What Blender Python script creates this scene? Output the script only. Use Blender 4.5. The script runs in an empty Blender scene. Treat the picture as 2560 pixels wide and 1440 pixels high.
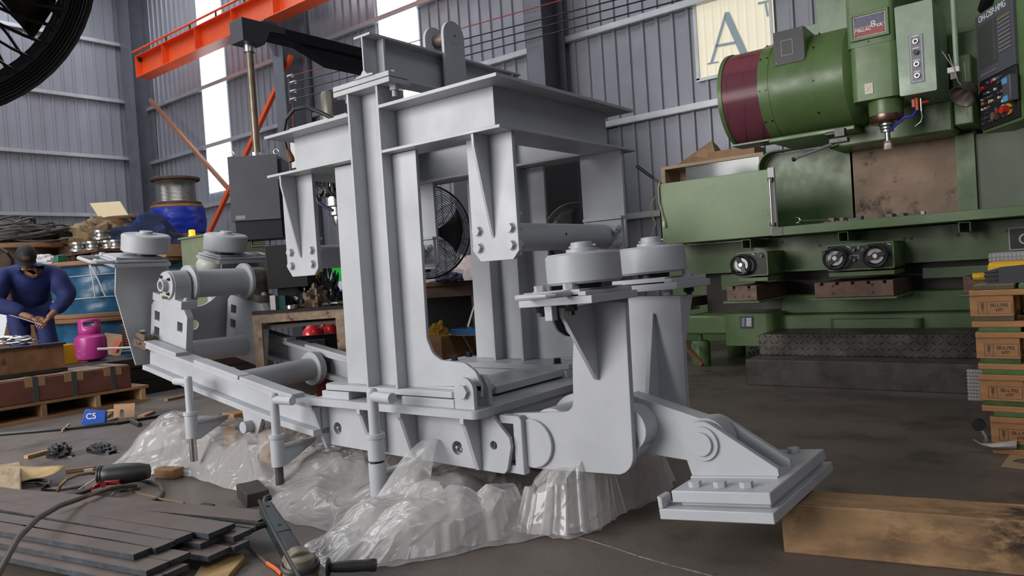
import bpy, bmesh, math, random
from mathutils import Vector, Matrix, noise
from mathutils.geometry import tessellate_polygon
random.seed(7)
R = math.radians
PI = math.pi
sc = bpy.context.scene
COL = sc.collection

# ------------------------------------------------------------------ camera
FPX, YAW, PITCH, ROLL = 1868.29, -0.67347, -0.02112, -0.06637
CAMP = Vector((0, 0, 0.95))
cf = Vector((math.sin(YAW)*math.cos(PITCH), math.cos(YAW)*math.cos(PITCH), math.sin(PITCH)))
cr0 = Vector((math.cos(YAW), -math.sin(YAW), 0)); cu0 = cr0.cross(cf)
cr = math.cos(ROLL)*cr0 + math.sin(ROLL)*cu0
cu = -math.sin(ROLL)*cr0 + math.cos(ROLL)*cu0
cam = bpy.data.cameras.new('camera'); co = bpy.data.objects.new('camera', cam); COL.objects.link(co)
co.matrix_world = Matrix(((cr.x, cu.x, -cf.x, CAMP.x), (cr.y, cu.y, -cf.y, CAMP.y), (cr.z, cu.z, -cf.z, CAMP.z), (0, 0, 0, 1)))
cam.sensor_fit = 'HORIZONTAL'; cam.sensor_width = 36; cam.lens = 36*FPX/2560; cam.clip_start = 0.05; cam.clip_end = 200
sc.camera = co

def at(px, py, x=None, y=None, z=None):
    """a point measured on the photograph, on the real plane x=, y= or z= it lies on"""
    r = cf + cr*((px-1280)/FPX) - cu*((py-720)/FPX)
    if x is not None: t = (x-CAMP.x)/r.x
    elif y is not None: t = (y-CAMP.y)/r.y
    else: t = (z-CAMP.z)/r.z
    return CAMP + r*t

# ------------------------------------------------------------------ materials
def lin(h):
    if isinstance(h, (tuple, list)): return (*h[:3], 1)
    h = h.lstrip('#'); v = [int(h[i:i+2], 16)/255 for i in (0, 2, 4)]
    return (*[c/12.92 if c <= 0.04045 else ((c+0.055)/1.055)**2.4 for c in v], 1)
MATS = {}
def mk(name, color, rough=0.5, metal=0.0, var=0.0, vscale=6.0, dark=None, bump=0.0, bscale=40.0, stretch=(1, 1, 1), spec=0.5,
       stain=None, stain_lo=0.55, stain_hi=0.7, stain_scale=3.0, stain_stretch=None, coat=0.0, rvar=0.0, emit=None, estr=0.0, alpha=None):
    m = bpy.data.materials.new(name); m.use_nodes = True
    nt = m.node_tree; N = nt.nodes; L = nt.links
    b = N['Principled BSDF']
    b.inputs['Base Color'].default_value = lin(color); b.inputs['Roughness'].default_value = rough
    b.inputs['Metallic'].default_value = metal; b.inputs['Specular IOR Level'].default_value = spec
    b.inputs['Coat Weight'].default_value = coat
    if emit is not None:
        b.inputs['Emission Color'].default_value = lin(emit); b.inputs['Emission Strength'].default_value = estr
    tc = mp = None
    def coords(st):
        tc = N.new('ShaderNodeTexCoord'); mp = N.new('ShaderNodeMapping'); mp.inputs['Scale'].default_value = st
        L.new(tc.outputs['Object'], mp.inputs['Vector']); return mp.outputs['Vector']
    out = None
    if var > 0 or dark is not None or stain is not None:
        src = lin(color)
        if var > 0 or dark is not None:
            n = N.new('ShaderNodeTexNoise'); n.inputs['Scale'].default_value = vscale; n.inputs['Detail'].default_value = 7; n.inputs['Roughness'].default_value = .62
            L.new(coords(stretch), n.inputs['Vector'])
            rp = N.new('ShaderNodeValToRGB'); L.new(n.outputs['Fac'], rp.inputs['Fac'])
            d = lin(dark) if dark is not None else tuple(c*(1-var) for c in src[:3])+(1,)
            u = src if dark is not None else tuple(min(1, c*(1+var*.6)) for c in src[:3])+(1,)
            rp.color_ramp.elements[0].position = .33; rp.color_ramp.elements[1].position = .67
            rp.color_ramp.elements[0].color = d; rp.color_ramp.elements[1].color = u
            out = rp.outputs['Color']
        if stain is not None:
            n2 = N.new('ShaderNodeTexNoise'); n2.inputs['Scale'].default_value = stain_scale; n2.inputs['Detail'].default_value = 9; n2.inputs['Roughness'].default_value = .7
            L.new(coords(stain_stretch or stretch), n2.inputs['Vector'])
            r2 = N.new('ShaderNodeMapRange'); r2.inputs['From Min'].default_value = stain_lo; r2.inputs['From Max'].default_value = stain_hi
            L.new(n2.outputs['Fac'], r2.inputs['Value'])
            mx = N.new('ShaderNodeMix'); mx.data_type = 'RGBA'
            L.new(r2.outputs['Result'], mx.inputs['Factor'])
            if out is not None: L.new(out, mx.inputs[6])
            else: mx.inputs[6].default_value = src
            mx.inputs[7].default_value = lin(stain)
            out = mx.outputs[2]
        L.new(out, b.inputs['Base Color'])
    if rvar > 0:
        n3 = N.new('ShaderNodeTexNoise'); n3.inputs['Scale'].default_value = vscale*1.7; n3.inputs['Detail'].default_value = 4
        L.new(coords((1, 1, 1)), n3.inputs['Vector'])
        r3 = N.new('ShaderNodeMapRange'); r3.inputs['To Min'].default_value = max(.02, rough-rvar); r3.inputs['To Max'].default_value = min(1, rough+rvar)
        r3.inputs['From Min'].default_value = .3; r3.inputs['From Max'].default_value = .7
        L.new(n3.outputs['Fac'], r3.inputs['Value']); L.new(r3.outputs['Result'], b.inputs['Roughness'])
    if bump > 0:
        n4 = N.new('ShaderNodeTexNoise'); n4.inputs['Scale'].default_value = bscale; n4.inputs['Detail'].default_value = 5
        L.new(coords(stretch), n4.inputs['Vector'])
        bp = N.new('ShaderNodeBump'); bp.inputs['Strength'].default_value = bump; bp.inputs['Distance'].default_value = .004
        L.new(n4.outputs['Fac'], bp.inputs['Height']); L.new(bp.outputs['Normal'], b.inputs['Normal'])
    MATS[name] = m
    return m

# ------------------------------------------------------------------ mesh builder
def frame_of(d):
    d = Vector(d).normalized()
    a = Vector((0, 0, 1)) if abs(d.z) < .9 else Vector((1, 0, 0))
    u = a.cross(d).normalized(); return u, d.cross(u), d
class MB:
    def __init__(s, M=None): s.v = []; s.f = []; s.M = M
    def add(s, vs, fs, M=None):
        n = len(s.v)
        for p in vs:
            p = Vector(p)
            if M is not None: p = M @ p
            if s.M is not None: p = s.M @ p
            s.v.append(p)
        s.f += [tuple(i+n for i in f) for f in fs]; return s
    def box(s, x0, x1, y0, y1, z0, z1, M=None):
        vs = [(x, y, z) for z in (z0, z1) for y in (y0, y1) for x in (x0, x1)]
        return s.add(vs, [(0, 2, 3, 1), (4, 5, 7, 6), (0, 1, 5, 4), (2, 6, 7, 3), (0, 4, 6, 2), (1, 3, 7, 5)], M)
    def bar(s, p0, p1, w, h, up=(0, 0, 1)):
        p0 = Vector(p0); p1 = Vector(p1); d = (p1-p0).normalized(); u = Vector(up)
        a = d.cross(u).normalized(); b = a.cross(d)
        vs = [p+a*(i*w/2)+b*(j*h/2) for p in (p0, p1) for (i, j) in ((-1, -1), (1, -1), (1, 1), (-1, 1))]
        return s.add(vs, [(3, 2, 1, 0), (4, 5, 6, 7), (0, 1, 5, 4), (1, 2, 6, 5), (2, 3, 7, 6), (3, 0, 4, 7)])
    def hexa(s, pts):  # 8 points: bottom 4 (ccw), top 4
        return s.add(pts, [(3, 2, 1, 0), (4, 5, 6, 7), (0, 1, 5, 4), (1, 2, 6, 5), (2, 3, 7, 6), (3, 0, 4, 7)])
    def prism(s, out, ax, a0, a1, holes=(), M=None):
        """2D outline (+ holes) pushed along axis ax; 2D coords are the two other axes in xyz order"""
        def P(q, a):
            return {'x': (a, q[0], q[1]), 'y': (q[0], a, q[1]), 'z': (q[0], q[1], a)}[ax]
        loops = [list(out)]+[list(h) for h in holes]
        flat = [q for l in loops for q in l]; n = len(flat)
        tris = tessellate_polygon([[Vector((q[0], q[1], 0)) for q in l] for l in loops])
        vs = [P(q, a0) for q in flat]+[P(q, a1) for q in flat]
        fs = []
        if not holes:
            fs += [tuple(range(n)), tuple(range(2*n-1, n-1, -1))] if n <= 8 and convex(out) else [t for t in tris]+[tuple(i+n for i in reversed(t)) for t in tris]
        else: fs += [t for t in tris]+[tuple(i+n for i in reversed(t)) for t in tris]
        k = 0
        for l in loops:
            m = len(l)
            for i in range(m):
                j = (i+1) % m; fs.append((k+i, k+j, k+j+n, k+i+n))
            k += m
        return s.add(vs, fs, M)
    def cyl(s, p0, p1, r0, r1=None, seg=20, caps=True):
        r1 = r0 if r1 is None else r1
        p0 = Vector(p0); p1 = Vector(p1); u, w, d = frame_of(p1-p0)
        vs = []
        for p, r in ((p0, r0), (p1, r1)):
            for i in range(seg):
                a = 2*PI*i/seg; vs.append(p+u*(r*math.cos(a))+w*(r*math.sin(a)))
        fs = [(i, (i+1) % seg, (i+1) % seg+seg, i+seg) for i in range(seg)]
        if caps: fs += [tuple(range(seg-1, -1, -1)), tuple(range(seg, 2*seg))]
        return s.add(vs, fs)
    def lathe(s, prof, base, axis=(0, 0, 1), seg=28, closed=False):
        base = Vector(base); u, w, d = frame_of(axis); n = len(prof)
        vs = [base+d*h+u*(r*math.cos(2*PI*i/seg))+w*(r*math.sin(2*PI*i/seg)) for (r, h) in prof for i in range(seg)]
        fs = []
        for k in range(n if closed else n-1):
            k2 = (k+1) % n
            for i in range(seg):
                j = (i+1) % seg; fs.append((k*seg+i, k*seg+j, k2*seg+j, k2*seg+i))
        if not closed:
            if prof[0][0] > 1e-5: fs.append(tuple(range(seg-1, -1, -1)))
            if prof[-1][0] > 1e-5: fs.append(tuple((n-1)*seg+i for i in range(seg)))
        return s.add(vs, fs)
    def tube(s, p0, p1, ro, ri, seg=24):
        L_ = (Vector(p1)-Vector(p0)).length
        return s.lathe([(ri, 0), (ro, 0), (ro, L_), (ri, L_)], p0, Vector(p1)-Vector(p0), seg, True)
    def path(s, pts, r, seg=8, closed=False, taper=None, flat=1.0):
        pts = [Vector(p) for p in pts]; n = len(pts); vs = []; prev = None
        for i, p in enumerate(pts):
            a = pts[(i-1) % n] if (closed or i > 0) else p
            b = pts[(i+1) % n] if (closed or i < n-1) else p
            d = (b-a).normalized() if (b-a).length > 1e-9 else Vector((0, 0, 1))
            if prev is None: u, w, _ = frame_of(d)
            else:
                u = (prev-d*prev.dot(d))
                u = u.normalized() if u.length > 1e-6 else frame_of(d)[0]
                w = d.cross(u)
            prev = u; rr = r*(taper[i] if taper else 1)
            for k in range(seg):
                t = 2*PI*k/seg; vs.append(p+u*(rr*math.cos(t))+w*(rr*flat*math.sin(t)))
        fs = []
        for i in range(n if closed else n-1):
            i2 = (i+1) % n
            for k in range(seg):
                k2 = (k+1) % seg; fs.append((i*seg+k, i*seg+k2, i2*seg+k2, i2*seg+k))
        if not closed: fs += [tuple(range(seg-1, -1, -1)), tuple((n-1)*seg+k for k in range(seg))]
        return s.add(vs, fs)
    def ball(s, c, r, sx=1, sy=1, sz=1, seg=16, rings=10, M=None):
        c = Vector(c); vs = [c+Vector((0, 0, -r*sz))]
        for j in range(1, rings):
            t = PI*j/rings
            for i in range(seg):
                a = 2*PI*i/seg; vs.append(c+Vector((r*sx*math.sin(t)*math.cos(a), r*sy*math.sin(t)*math.sin(a), -r*sz*math.cos(t))))
        vs.append(c+Vector((0, 0, r*sz))); fs = []
        for i in range(seg):
            j = (i+1) % seg; fs.append((0, 1+j, 1+i)); fs.append((len(vs)-1, 1+(rings-2)*seg+i, 1+(rings-2)*seg+j))
        for k in range(rings-2):
            for i in range(seg):
                j = (i+1) % seg; fs.append((1+k*seg+i, 1+k*seg+j, 1+(k+1)*seg+j, 1+(k+1)*seg+i))
        return s.add(vs, fs, M)
    def grid(s, pts, nu, nv, closed_u=False):
        fs = []
        for j in range(nv-1):
            for i in range(nu if closed_u else nu-1):
                i2 = (i+1) % nu; fs.append((j*nu+i, j*nu+i2, (j+1)*nu+i2, (j+1)*nu+i))
        return s.add(pts, fs)
    def hexbolt(s, p, d, r=.015, h=.011, shank=0.0, washer=True):
        p = Vector(p); d = Vector(d).normalized()
        if washer: s.cyl(p, p+d*.003, r*1.18, seg=16); p = p+d*.003
        s.cyl(p, p+d*h, r, seg=6)
        if shank > 0: s.cyl(p+d*h, p+d*(h+shank), r*.55, seg=10)
        return s
def convex(o):
    sg = 0; n = len(o)
    for i in range(n):
        a, b, c = o[i], o[(i+1) % n], o[(i+2) % n]
        z = (b[0]-a[0])*(c[1]-b[1])-(b[1]-a[1])*(c[0]-b[0])
        if abs(z) < 1e-12: continue
        if sg == 0: sg = 1 if z > 0 else -1
        elif (z > 0) != (sg > 0): return False
    return True
def circle(cx, cy, r, n=20, a0=0.0, a1=2*PI, end=False):
    m = n if not end else n-1
    return [(cx+r*math.cos(a0+(a1-a0)*i/m), cy+r*math.sin(a0+(a1-a0)*i/m)) for i in range(n)]
def fillet(pts, rads, n=6):
    """2D polyline corners rounded by rads[i] (0 keeps the corner)"""
    out = []; m = len(pts)
    for i, p in enumerate(pts):
        r = rads[i] if isinstance(rads, (list, tuple)) else rads
        if r <= 0: out.append(p); continue
        p = Vector(p); a = (Vector(pts[(i-1) % m])-p); b = (Vector(pts[(i+1) % m])-p)
        la, lb = a.length, b.length; a.normalize(); b.normalize()
        ang = math.acos(max(-1, min(1, a.dot(b)))); t = min(r/math.tan(ang/2), la*.49, lb*.49); r = t*math.tan(ang/2)
        c = p+(a+b).normalized()*(r/math.sin(ang/2)); s0 = p+a*t-c; s1 = p+b*t-c
        a0 = math.atan2(s0.y, s0.x); a1 = math.atan2(s1.y, s1.x); da = (a1-a0+PI) % (2*PI)-PI
        for k in range(n+1):
            q = a0+da*k/n; out.append((c.x+r*math.cos(q), c.y+r*math.sin(q)))
    return out

# ------------------------------------------------------------------ objects
WM = {}
def smooth(me, ang=38):
    if not me.polygons: return
    me.polygons.foreach_set('use_smooth', [True]*len(me.polygons)); me.set_sharp_from_angle(angle=R(ang))
def obj(name, mb, mat, parent=None, local=False, ang=38, bev=0.0, loc=None):
    """links mb as ONE mesh object; mb holds world coordinates (or the thing's own when local=True)"""
    W = WM.get(parent.name, Matrix()) if parent is not None else Matrix()
    if parent is None and loc is not None: W = Matrix.Translation(Vector(loc))
    vs = mb.v if (local and parent is not None) else [W.inverted() @ p for p in mb.v]
    me = bpy.data.meshes.new(name); me.from_pydata([tuple(p) for p in vs], [], mb.f)
    bm = bmesh.new(); bm.from_mesh(me); bmesh.ops.recalc_face_normals(bm, faces=bm.faces); bm.to_mesh(me); bm.free()
    if ang: smooth(me, ang)
    if mat is not None: me.materials.append(mat)
    o = bpy.data.objects.new(name, me); COL.objects.link(o)
    if parent is not None: o.parent = parent; WM[o.name] = W
    else:
        if loc is not None: o.location = loc
        WM[o.name] = W
    if bev > 0:
        b = o.modifiers.new('edge', 'BEVEL'); b.width = bev; b.segments = 2; b.limit_method = 'ANGLE'; b.angle_limit = R(40)
    return o
def tag(o, label=None, cat=None, group=None, kind=None):
    if label: o['label'] = label
    if cat: o['category'] = cat
    if group: o['group'] = group
    if kind: o['kind'] = kind
    return o
def thing(name, label, cat, loc=(0, 0, 0), rotz=0.0, group=None, M=None):
    o = bpy.data.objects.new(name, None); COL.objects.link(o); o.empty_display_size = .1
    if M is None: M = Matrix.Translation(Vector(loc)) @ Matrix.Rotation(rotz, 4, 'Z')
    o.matrix_world = M; WM[o.name] = M.copy()
    return tag(o, label, cat, group)
def struct(name, mb, mat, ang=38, bev=0.0, parent=None):
    o = obj(name, mb, mat, parent, ang=ang, bev=bev)
    if parent is None: o['kind'] = 'structure'
    return o
def one(name, mb, mat, label, cat, group=None, ang=38, bev=0.0, kind=None, loc=None):
    if loc is None:
        n = len(mb.v); loc = (sum(p.x for p in mb.v)/n, sum(p.y for p in mb.v)/n, min(p.z for p in mb.v))
    return tag(obj(name, mb, mat, None, ang=ang, bev=bev, loc=loc), label, cat, group, kind)
def dup(root, M, label=None, group=None):
    r = root.copy(); COL.objects.link(r); r.matrix_world = M; WM[r.name] = M.copy()
    if label: r['label'] = label
    if group: r['group'] = group
    for ch in list(root.children):
        c = ch.copy(); COL.objects.link(c); c.parent = r
        for g in list(ch.children):
            d = g.copy(); COL.objects.link(d); d.parent = c
    return r
def text_mesh(txt, size, M, name, mat, parent, depth=.0008, bold=False, xs=1.0, shear=0.0):
    """lettering as a thin raised mesh; M places its local xy plane (x along the line, y up)"""
    cu_ = bpy.data.curves.new(name, 'FONT'); cu_.body = txt; cu_.size = size; cu_.extrude = depth; cu_.align_x = 'CENTER'; cu_.align_y = 'CENTER'; cu_.shear = shear
    if bold: cu_.offset = size*.02
    to = bpy.data.objects.new('tmp', cu_); COL.objects.link(to)
    dg = bpy.context.evaluated_depsgraph_get(); me = bpy.data.meshes.new_from_object(to.evaluated_get(dg))
    bpy.data.objects.remove(to); bpy.data.curves.remove(cu_)
    mb = MB(); mb.add([M @ Vector((v.co.x*xs, v.co.y, v.co.z)) for v in me.vertices], [tuple(p.vertices) for p in me.polygons])
    bpy.data.meshes.remove(me)
    return obj(name, mb, mat, parent, ang=0)
def planeM(o, xd, yd):
    xd = Vector(xd).normalized(); z = xd.cross(Vector(yd)).normalized(); y = z.cross(xd)
    return Matrix(((xd.x, y.x, z.x, o[0]), (xd.y, y.y, z.y, o[1]), (xd.z, y.z, z.z, o[2]), (0, 0, 0, 1)))
def crumple(p, amp, sc_, seed=0):
    q = Vector(p)*sc_+Vector((seed*3.1, seed*1.7, seed*.9))
    return amp*(noise.noise(q)+.5*noise.noise(q*2.1)+.25*abs(noise.noise(q*4.3)))
# ================================================================== materials
paint = mk('grey_paint', (.43, .44, .465), .42, var=.10, vscale=3.2, bump=.05, bscale=60, rvar=.1)
paint_edge = paint
sheet = mk('wall_sheet', (.27, .275, .315), .38, metal=.25, var=.10, vscale=1.5, stretch=(1, 1, .25), rvar=.08)
galv = mk('galvanised', (.47, .48, .50), .36, metal=.5, var=.12, vscale=5)
colgrey = mk('column_paint', (.125, .13, .158), .5, var=.15, vscale=3)
concrete = mk('concrete', (.135, .108, .090), .5, var=.35, vscale=.9, stain=(.035, .028, .024), stain_lo=.5, stain_hi=.72, stain_scale=2.2, bump=.25, bscale=90, rvar=.16)
ceilm = mk('ceiling_sheet', (.30, .31, .33), .6)
orange = mk('crane_orange', (.78, .095, .018), .42, var=.08, vscale=3)
black = mk('black_plastic', (.012, .012, .013), .42)
steel = mk('bright_steel', (.55, .54, .53), .28, metal=1, var=.12, vscale=20)
darksteel = mk('dark_steel', (.10, .095, .095), .45, metal=.7, var=.3, vscale=14)
blackbolt = mk('black_oxide', (.018, .018, .02), .4, metal=.5)
winW = mk('translucent_sheet_white', (.9, .95, 1), .4, emit=(.93, .97, 1), estr=2.2)
winC = mk('translucent_sheet_cream', (.62, .58, .46), .4, emit=(.80, .73, .55), estr=.55)
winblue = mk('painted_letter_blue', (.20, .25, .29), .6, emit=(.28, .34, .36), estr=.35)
rust = mk('rusty_steel', (.17, .075, .038), .7, var=.4, vscale=10, bump=.3)

# ================================================================== room shell
YB, XL, XR, YF, ZC = 8.8, -17.99, 7.0, -5.2, 8.6
def ribs(a0, a1, pitch, depth, rw):
    out = []; a = a0
    while a < a1:
        out += [(a, 0), (a+pitch-rw, 0), (a+pitch-rw*.78, depth), (a+pitch-rw*.22, depth)]; a += pitch
    out.append((a1, 0)); return out
fl = MB(); fl.box(XL-.2, XR+.2, YF-3, YB+.2, -.2, 0); struct('floor', fl, concrete)
b = MB(); ck = [at(x, y, z=0) for x, y in ((1418, 1338), (1470, 1350), (1530, 1368), (1600, 1392), (1680, 1414), (1800, 1445))]
for p_, q_ in zip(ck, ck[1:]): b.bar(p_, q_, .005, .0016)
struct('floor_crack', b, mk('crack_dust', (.30, .26, .23), .8, var=.6, vscale=40))
prof = ribs(XL, XR, .21, .028, .062)
b = MB(); pts = [(x, YB-d, z) for z in (0, ZC) for (x, d) in prof]; b.grid(pts, len(prof), 2); struct('wall_back', b, sheet, ang=10)
prof = ribs(YF, YB, .236, .028, .065)
b = MB(); pts = [(XL+d, y, z) for z in (0, ZC) for (y, d) in prof]; b.grid(pts, len(prof), 2); struct('wall_left', b, sheet, ang=10)
b = MB(); b.box(XR, XR+.1, YF, YB, 0, ZC); struct('wall_right', b, sheet)
b = MB(); b.box(XL, XR, YF, YB, ZC, ZC+.1); struct('ceiling', b, ceilm)
# translucent strips in the back wall
def strip(name, x0, x1, z0, z1, mat):
    pr = ribs(x0, x1, .105, .012, .03); b = MB()
    b.grid([(x, YB-.034-d, z) for z in (z0, z1) for (x, d) in pr], len(pr), 2)
    n = len(b.v); b.box(x0, x1, YB-.030, YB-.026, z0, z1)
    return struct(name, b, mat, ang=10)
strip('window_1', -15.24, -14.30, 3.10, 8.5, winW)
strip('window_2', -9.51, -8.60, 3.10, 8.5, winW)
wc = strip('window_3', -3.82, -2.93, 3.17, 8.5, winC)
b = MB(); b.box(-3.86, -3.82, YB-.06, YB-.03, 3.15, 8.5); b.box(-2.93, -2.90, YB-.06, YB-.03, 3.15, 8.5); b.box(-3.86, -2.9, YB-.06, YB-.03, 3.13, 3.17)
struct('trim_1', b, galv)
# big painted letter seen through the cream strip: a roman A, thin left leg, thick right leg
def quad(b, pts, y0, y1): b.prism([(p.x, p.z) for p in pts], 'y', y0, y1)
def wp(px, py): return at(px, py, y=YB-.055)
b = MB(); Y0, Y1 = YB-.056, YB-.053
quad(b, [wp(1812, 32), wp(1815, 45), wp(1783, 155), wp(1775, 158)], Y0, Y1)
quad(b, [wp(1812, 30), wp(1823, 30), wp(1872, 138), wp(1853, 142), wp(1813, 52)], Y0, Y1)
quad(b, [wp(1789, 112), wp(1838, 103), wp(1838, 110), wp(1789, 119)], Y0, Y1)
quad(b, [wp(1768, 158), wp(1796, 153), wp(1796, 157), wp(1768, 162)], Y0, Y1)
quad(b, [wp(1845, 143), wp(1885, 135), wp(1885, 139), wp(1845, 147)], Y0, Y1)
quad(b, [wp(1894, 6), wp(1922, 0), wp(1922, 5), wp(1916, 7), wp(1922, 40), wp(1917, 42), wp(1911, 8), wp(1895, 12)], Y0, Y1)
tag(obj('painted_letter', b, winblue, ang=0), kind='structure')
# wall girts
n = 2
for z in (6.66, 5.39, 4.13, 2.87, 1.62):
    b = MB(); b.box(XL+.1, XR, YB-.125, YB-.03, z-.012, z+.0); b.box(XL+.1, XR, YB-.125, YB-.117, z-.075, z-.012); b.box(XL+.1, XR, YB-.125, YB-.03, z-.08, z-.072)
    struct('trim_%d' % n, b, galv if z < 5 else galv); n += 1
for z in (8.25, 6.91, 5.58, 4.25, 2.91, 1.6):
    b = MB(); b.box(XL+.03, XL+.125, YF, YB-.1, z-.012, z); b.box(XL+.117, XL+.125, YF, YB-.1, z-.075, z-.012); b.box(XL+.03, XL+.125, YF, YB-.1, z-.08, z-.072)
    struct('trim_%d' % n, b, galv); n += 1
# H columns
def hcol(x0, x1, y0, y1, web='y', t=.014):
    global n
    b = MB()
    if web == 'y':
        b.box(x0, x1, y0, y0+t, 0, ZC); b.box(x0, x1, y1-t, y1, 0, ZC); b.box((x0+x1)/2-.006, (x0+x1)/2+.006, y0+t, y1-t, 0, ZC)
    else:
        b.box(x0, x0+t, y0, y1, 0, ZC); b.box(x1-t, x1, y0, y1, 0, ZC); b.box(x0+t, x1-t, (y0+y1)/2-.006, (y0+y1)/2+.006, 0, ZC)
    o = struct('trim_%d' % n, b, colgrey); n += 1; return o
hcol(-17.85, -17.35, 8.3, 8.75, 'y')
hcol(-11.66, -11.36, 8.12, 8.66, 'y')
hcol(-5.98, -5.70, 8.14, 8.66, 'y')
# crane brackets on the columns (structure)
for xc in (-11.51, -5.84):
    b = MB(); zt = at(585, 107, y=8.1).z
    b.prism([(7.80, zt-.015), (8.12, zt-.015), (8.12, zt-.55), (8.06, zt-.55), (7.82, zt-.14)], 'x', xc-.012, xc+.012)
    b.box(xc-.14, xc+.14, 7.80, 8.12, zt-.015, zt-.001)
    struct('trim_%d' % n, b, colgrey); n += 1

# ================================================================== crane runway
zt = at(585, 107, y=8.1).z
T = thing('crane_runway_beam', 'long orange crane runway beam crossing the upper left of the hall', 'beam', (-11, 7.95, zt))
xa = at(342, 203, y=7.8).x; xb = XR-.05
b = MB(); b.box(xa, xb, 7.80, 8.10, zt, zt+.016); b.box(xa, xb, 7.80, 8.10, zt+.44, zt+.456); b.box(xa, xb, 7.944, 7.956, zt+.016, zt+.44)
b.box(xa-.012, xa, 7.80, 8.10, zt, zt+.456)
obj('girder', b, orange, T)
b = MB(); b.box(xa, xb, 7.925, 7.975, zt+.456, zt+.53); obj('crane_rail', b, orange, T)
x = xa+1.15
for k in range(14):
    b = MB(); b.box(x-.006, x+.006, 7.80, 7.944, zt+.016, zt+.44); obj('stiffener', b, orange, T); x += 1.3
b = MB(); b.path([(xa-.1, 7.80, zt+.555), (xb, 7.80, zt+.555)], .022, 6); obj('conductor_bar', b, orange, T)
x = xa+.4
for k in range(16):
    b = MB(); b.box(x-.012, x+.012, 7.79, 7.82, zt+.45, zt+.55); obj('conductor_clip', b, darksteel, T); x += .95
b = MB(); b.box(xa-.16, xa+.02, 7.86, 8.0, zt+.36, zt+.44); b.cyl((xa-.2, 7.9, zt+.4), (xa-.1, 7.9, zt+.4), .04, seg=10); obj('end_stop', b, black, T)
# wall braces
b = MB(); b.bar(at(728, 140, y=8.28), at(520, 590, y=8.28), .075, .075)
one('diagonal_brace', b, orange, 'orange diagonal brace slanting down from the column behind the grey cabinet', 'brace')
b = MB(); b.bar(at(376, 250, y=8.3), at(600, 505, y=8.3), .07, .07)
one('diagonal_brace', b, mk('primer_brown', (.30, .13, .075), .6, var=.2), 'rusty brown diagonal brace starting at the corner column', 'brace')
# conductor wires strung between the columns and their insulator bracket
T = thing('wire_bracket', 'insulator bracket on the column with four wires leaving it', 'bracket', at(728, 220, y=8.02))
b = MB(); b.box(at(725, 190, y=8.1).x-.03, at(725, 190, y=8.1).x+.03, 8.06, 8.12, at(728, 258, y=8.05).z, at(728, 182, y=8.05).z); obj('bracket_plate', b, darksteel, T)
ends = [(728, 190, 1390, 0), (735, 206, 1507, 0), (735, 228, 1580, 0), (735, 248, 1667, 0)]
for i, (x0, y0, x1, y1) in enumerate(ends):
    p = at(x0, y0, y=8.02); b = MB(); b.cyl(p+Vector((-.09, 0, 0)), p+Vector((.03, 0, 0)), .035, seg=10); obj('insulator', b, steel, T)
redwire = mk('red_wire', (.32, .035, .03), .5)
for i, (x0, y0, x1, y1) in enumerate(ends):
    p = at(x0, y0, y=8.0); q = at(x1, y1, y=8.0); q = p+(q-p)*((XR-p.x)/(q.x-p.x)); q.z = q.z*.5+p.z*.5 if False else q.z
    L_ = [p+(q-p)*t+Vector((0, 0, -.12*4*t*(1-t)*(.2 if i == 0 else .35))) for t in [k/14 for k in range(15)]]
    b = MB(); b.path(L_, .009 if i else .007, 6)
    one('trolley_wire', b, redwire if i == 0 else black, ['thin red wire, topmost of four strung along the back wall', 'black wire just below the red wire along the back wall', 'third wire down of the four strung along the back wall', 'lowest of the four wires strung along the back wall'][i], 'wire', 'wires strung along the back wall')
# ================================================================== the grey painted carriage in the middle
MM = Matrix.Translation((-1.87, 2.076, 0)) @ Matrix.Rotation(.0126, 4, 'Z')
CR = thing('portal_carriage', 'big light grey painted steel carriage with portal frame and curved rails, standing mid floor', 'machine', M=MM)
def cp(name, b, mat=paint, bev=.0015, parent=None, ang=38, label=None):
    o = obj(name, b, mat, parent or CR, local=True, ang=ang, bev=bev)
    if label: o['label'] = label
    return o
# ---- chassis box ---------------------------------------------------------
b = MB()
b.prism(fillet([(-1.0, 0), (0, 0), (0, 1.06), (-1.0, 1.06), (-1.0, .82), (-.2, .82), (-.2, .24), (-1.0, .24)], [0, .03, .03, 0, 0, 0, 0, 0]), 'z', .405, .436)
cp('chassis_deck', b)
for yw in (.1, .96):
    b = MB(); hol = [circle(-.93, .285, .028), circle(-.19, .262, .028)]
    b.prism([(-1.0, .205), (.0, .185), (.045, .185), (.06, .20), (.085, .29), (.08, .325), (.0, .405), (-1.0, .405)], 'y', yw-.009, yw+.009, hol+[circle(.0, .29, .017)])
    side = cp('side_web', b)
    for hx, hz in ((-.93, .285), (-.19, .262)):
        b = MB(); b.tube((hx, yw+.009, hz), (hx, yw+.06, hz), .032, .024); b.cyl((hx, yw+.03, hz), (hx, yw+.05, hz), .026, seg=18)
        b.cyl((hx-.013, yw+.0, hz), (hx-.013, yw+.05, hz), .006, seg=8); b.bar((hx-.01, yw+.02, hz-.015), (hx+.014, yw+.02, hz+.012), .008, .006, (0, 1, 0))
        cp('grease_port', b, bev=0, parent=side)
for gx in (-1.0, -.67, -.42, -.075):
    b = MB()
    b.prism([(.0, .405), (.0, .385), (.012, .372), (.07, .20), (.075, .19), (.091, .19), (.091, .405)], 'x', gx-.01, gx+.01)
    cp('gusset', b)
b = MB(); b.box(-.64, -.60, .03, .09, .215, .395); cp('web_stiffener', b)
b = MB(); b.box(-1.0, -.02, .30, .318, .2, .405); b.box(-1.0, -.02, .74, .758, .2, .405); b.box(-.03, -.01, .11, .95, .2, .405); cp('inner_beam', b)
b = MB(); b.box(-.40, -.14, .30, .80, .447, .478); b.box(-.38, -.2, .34, .78, .436, .447); cp('slide_plate', b)
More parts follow.
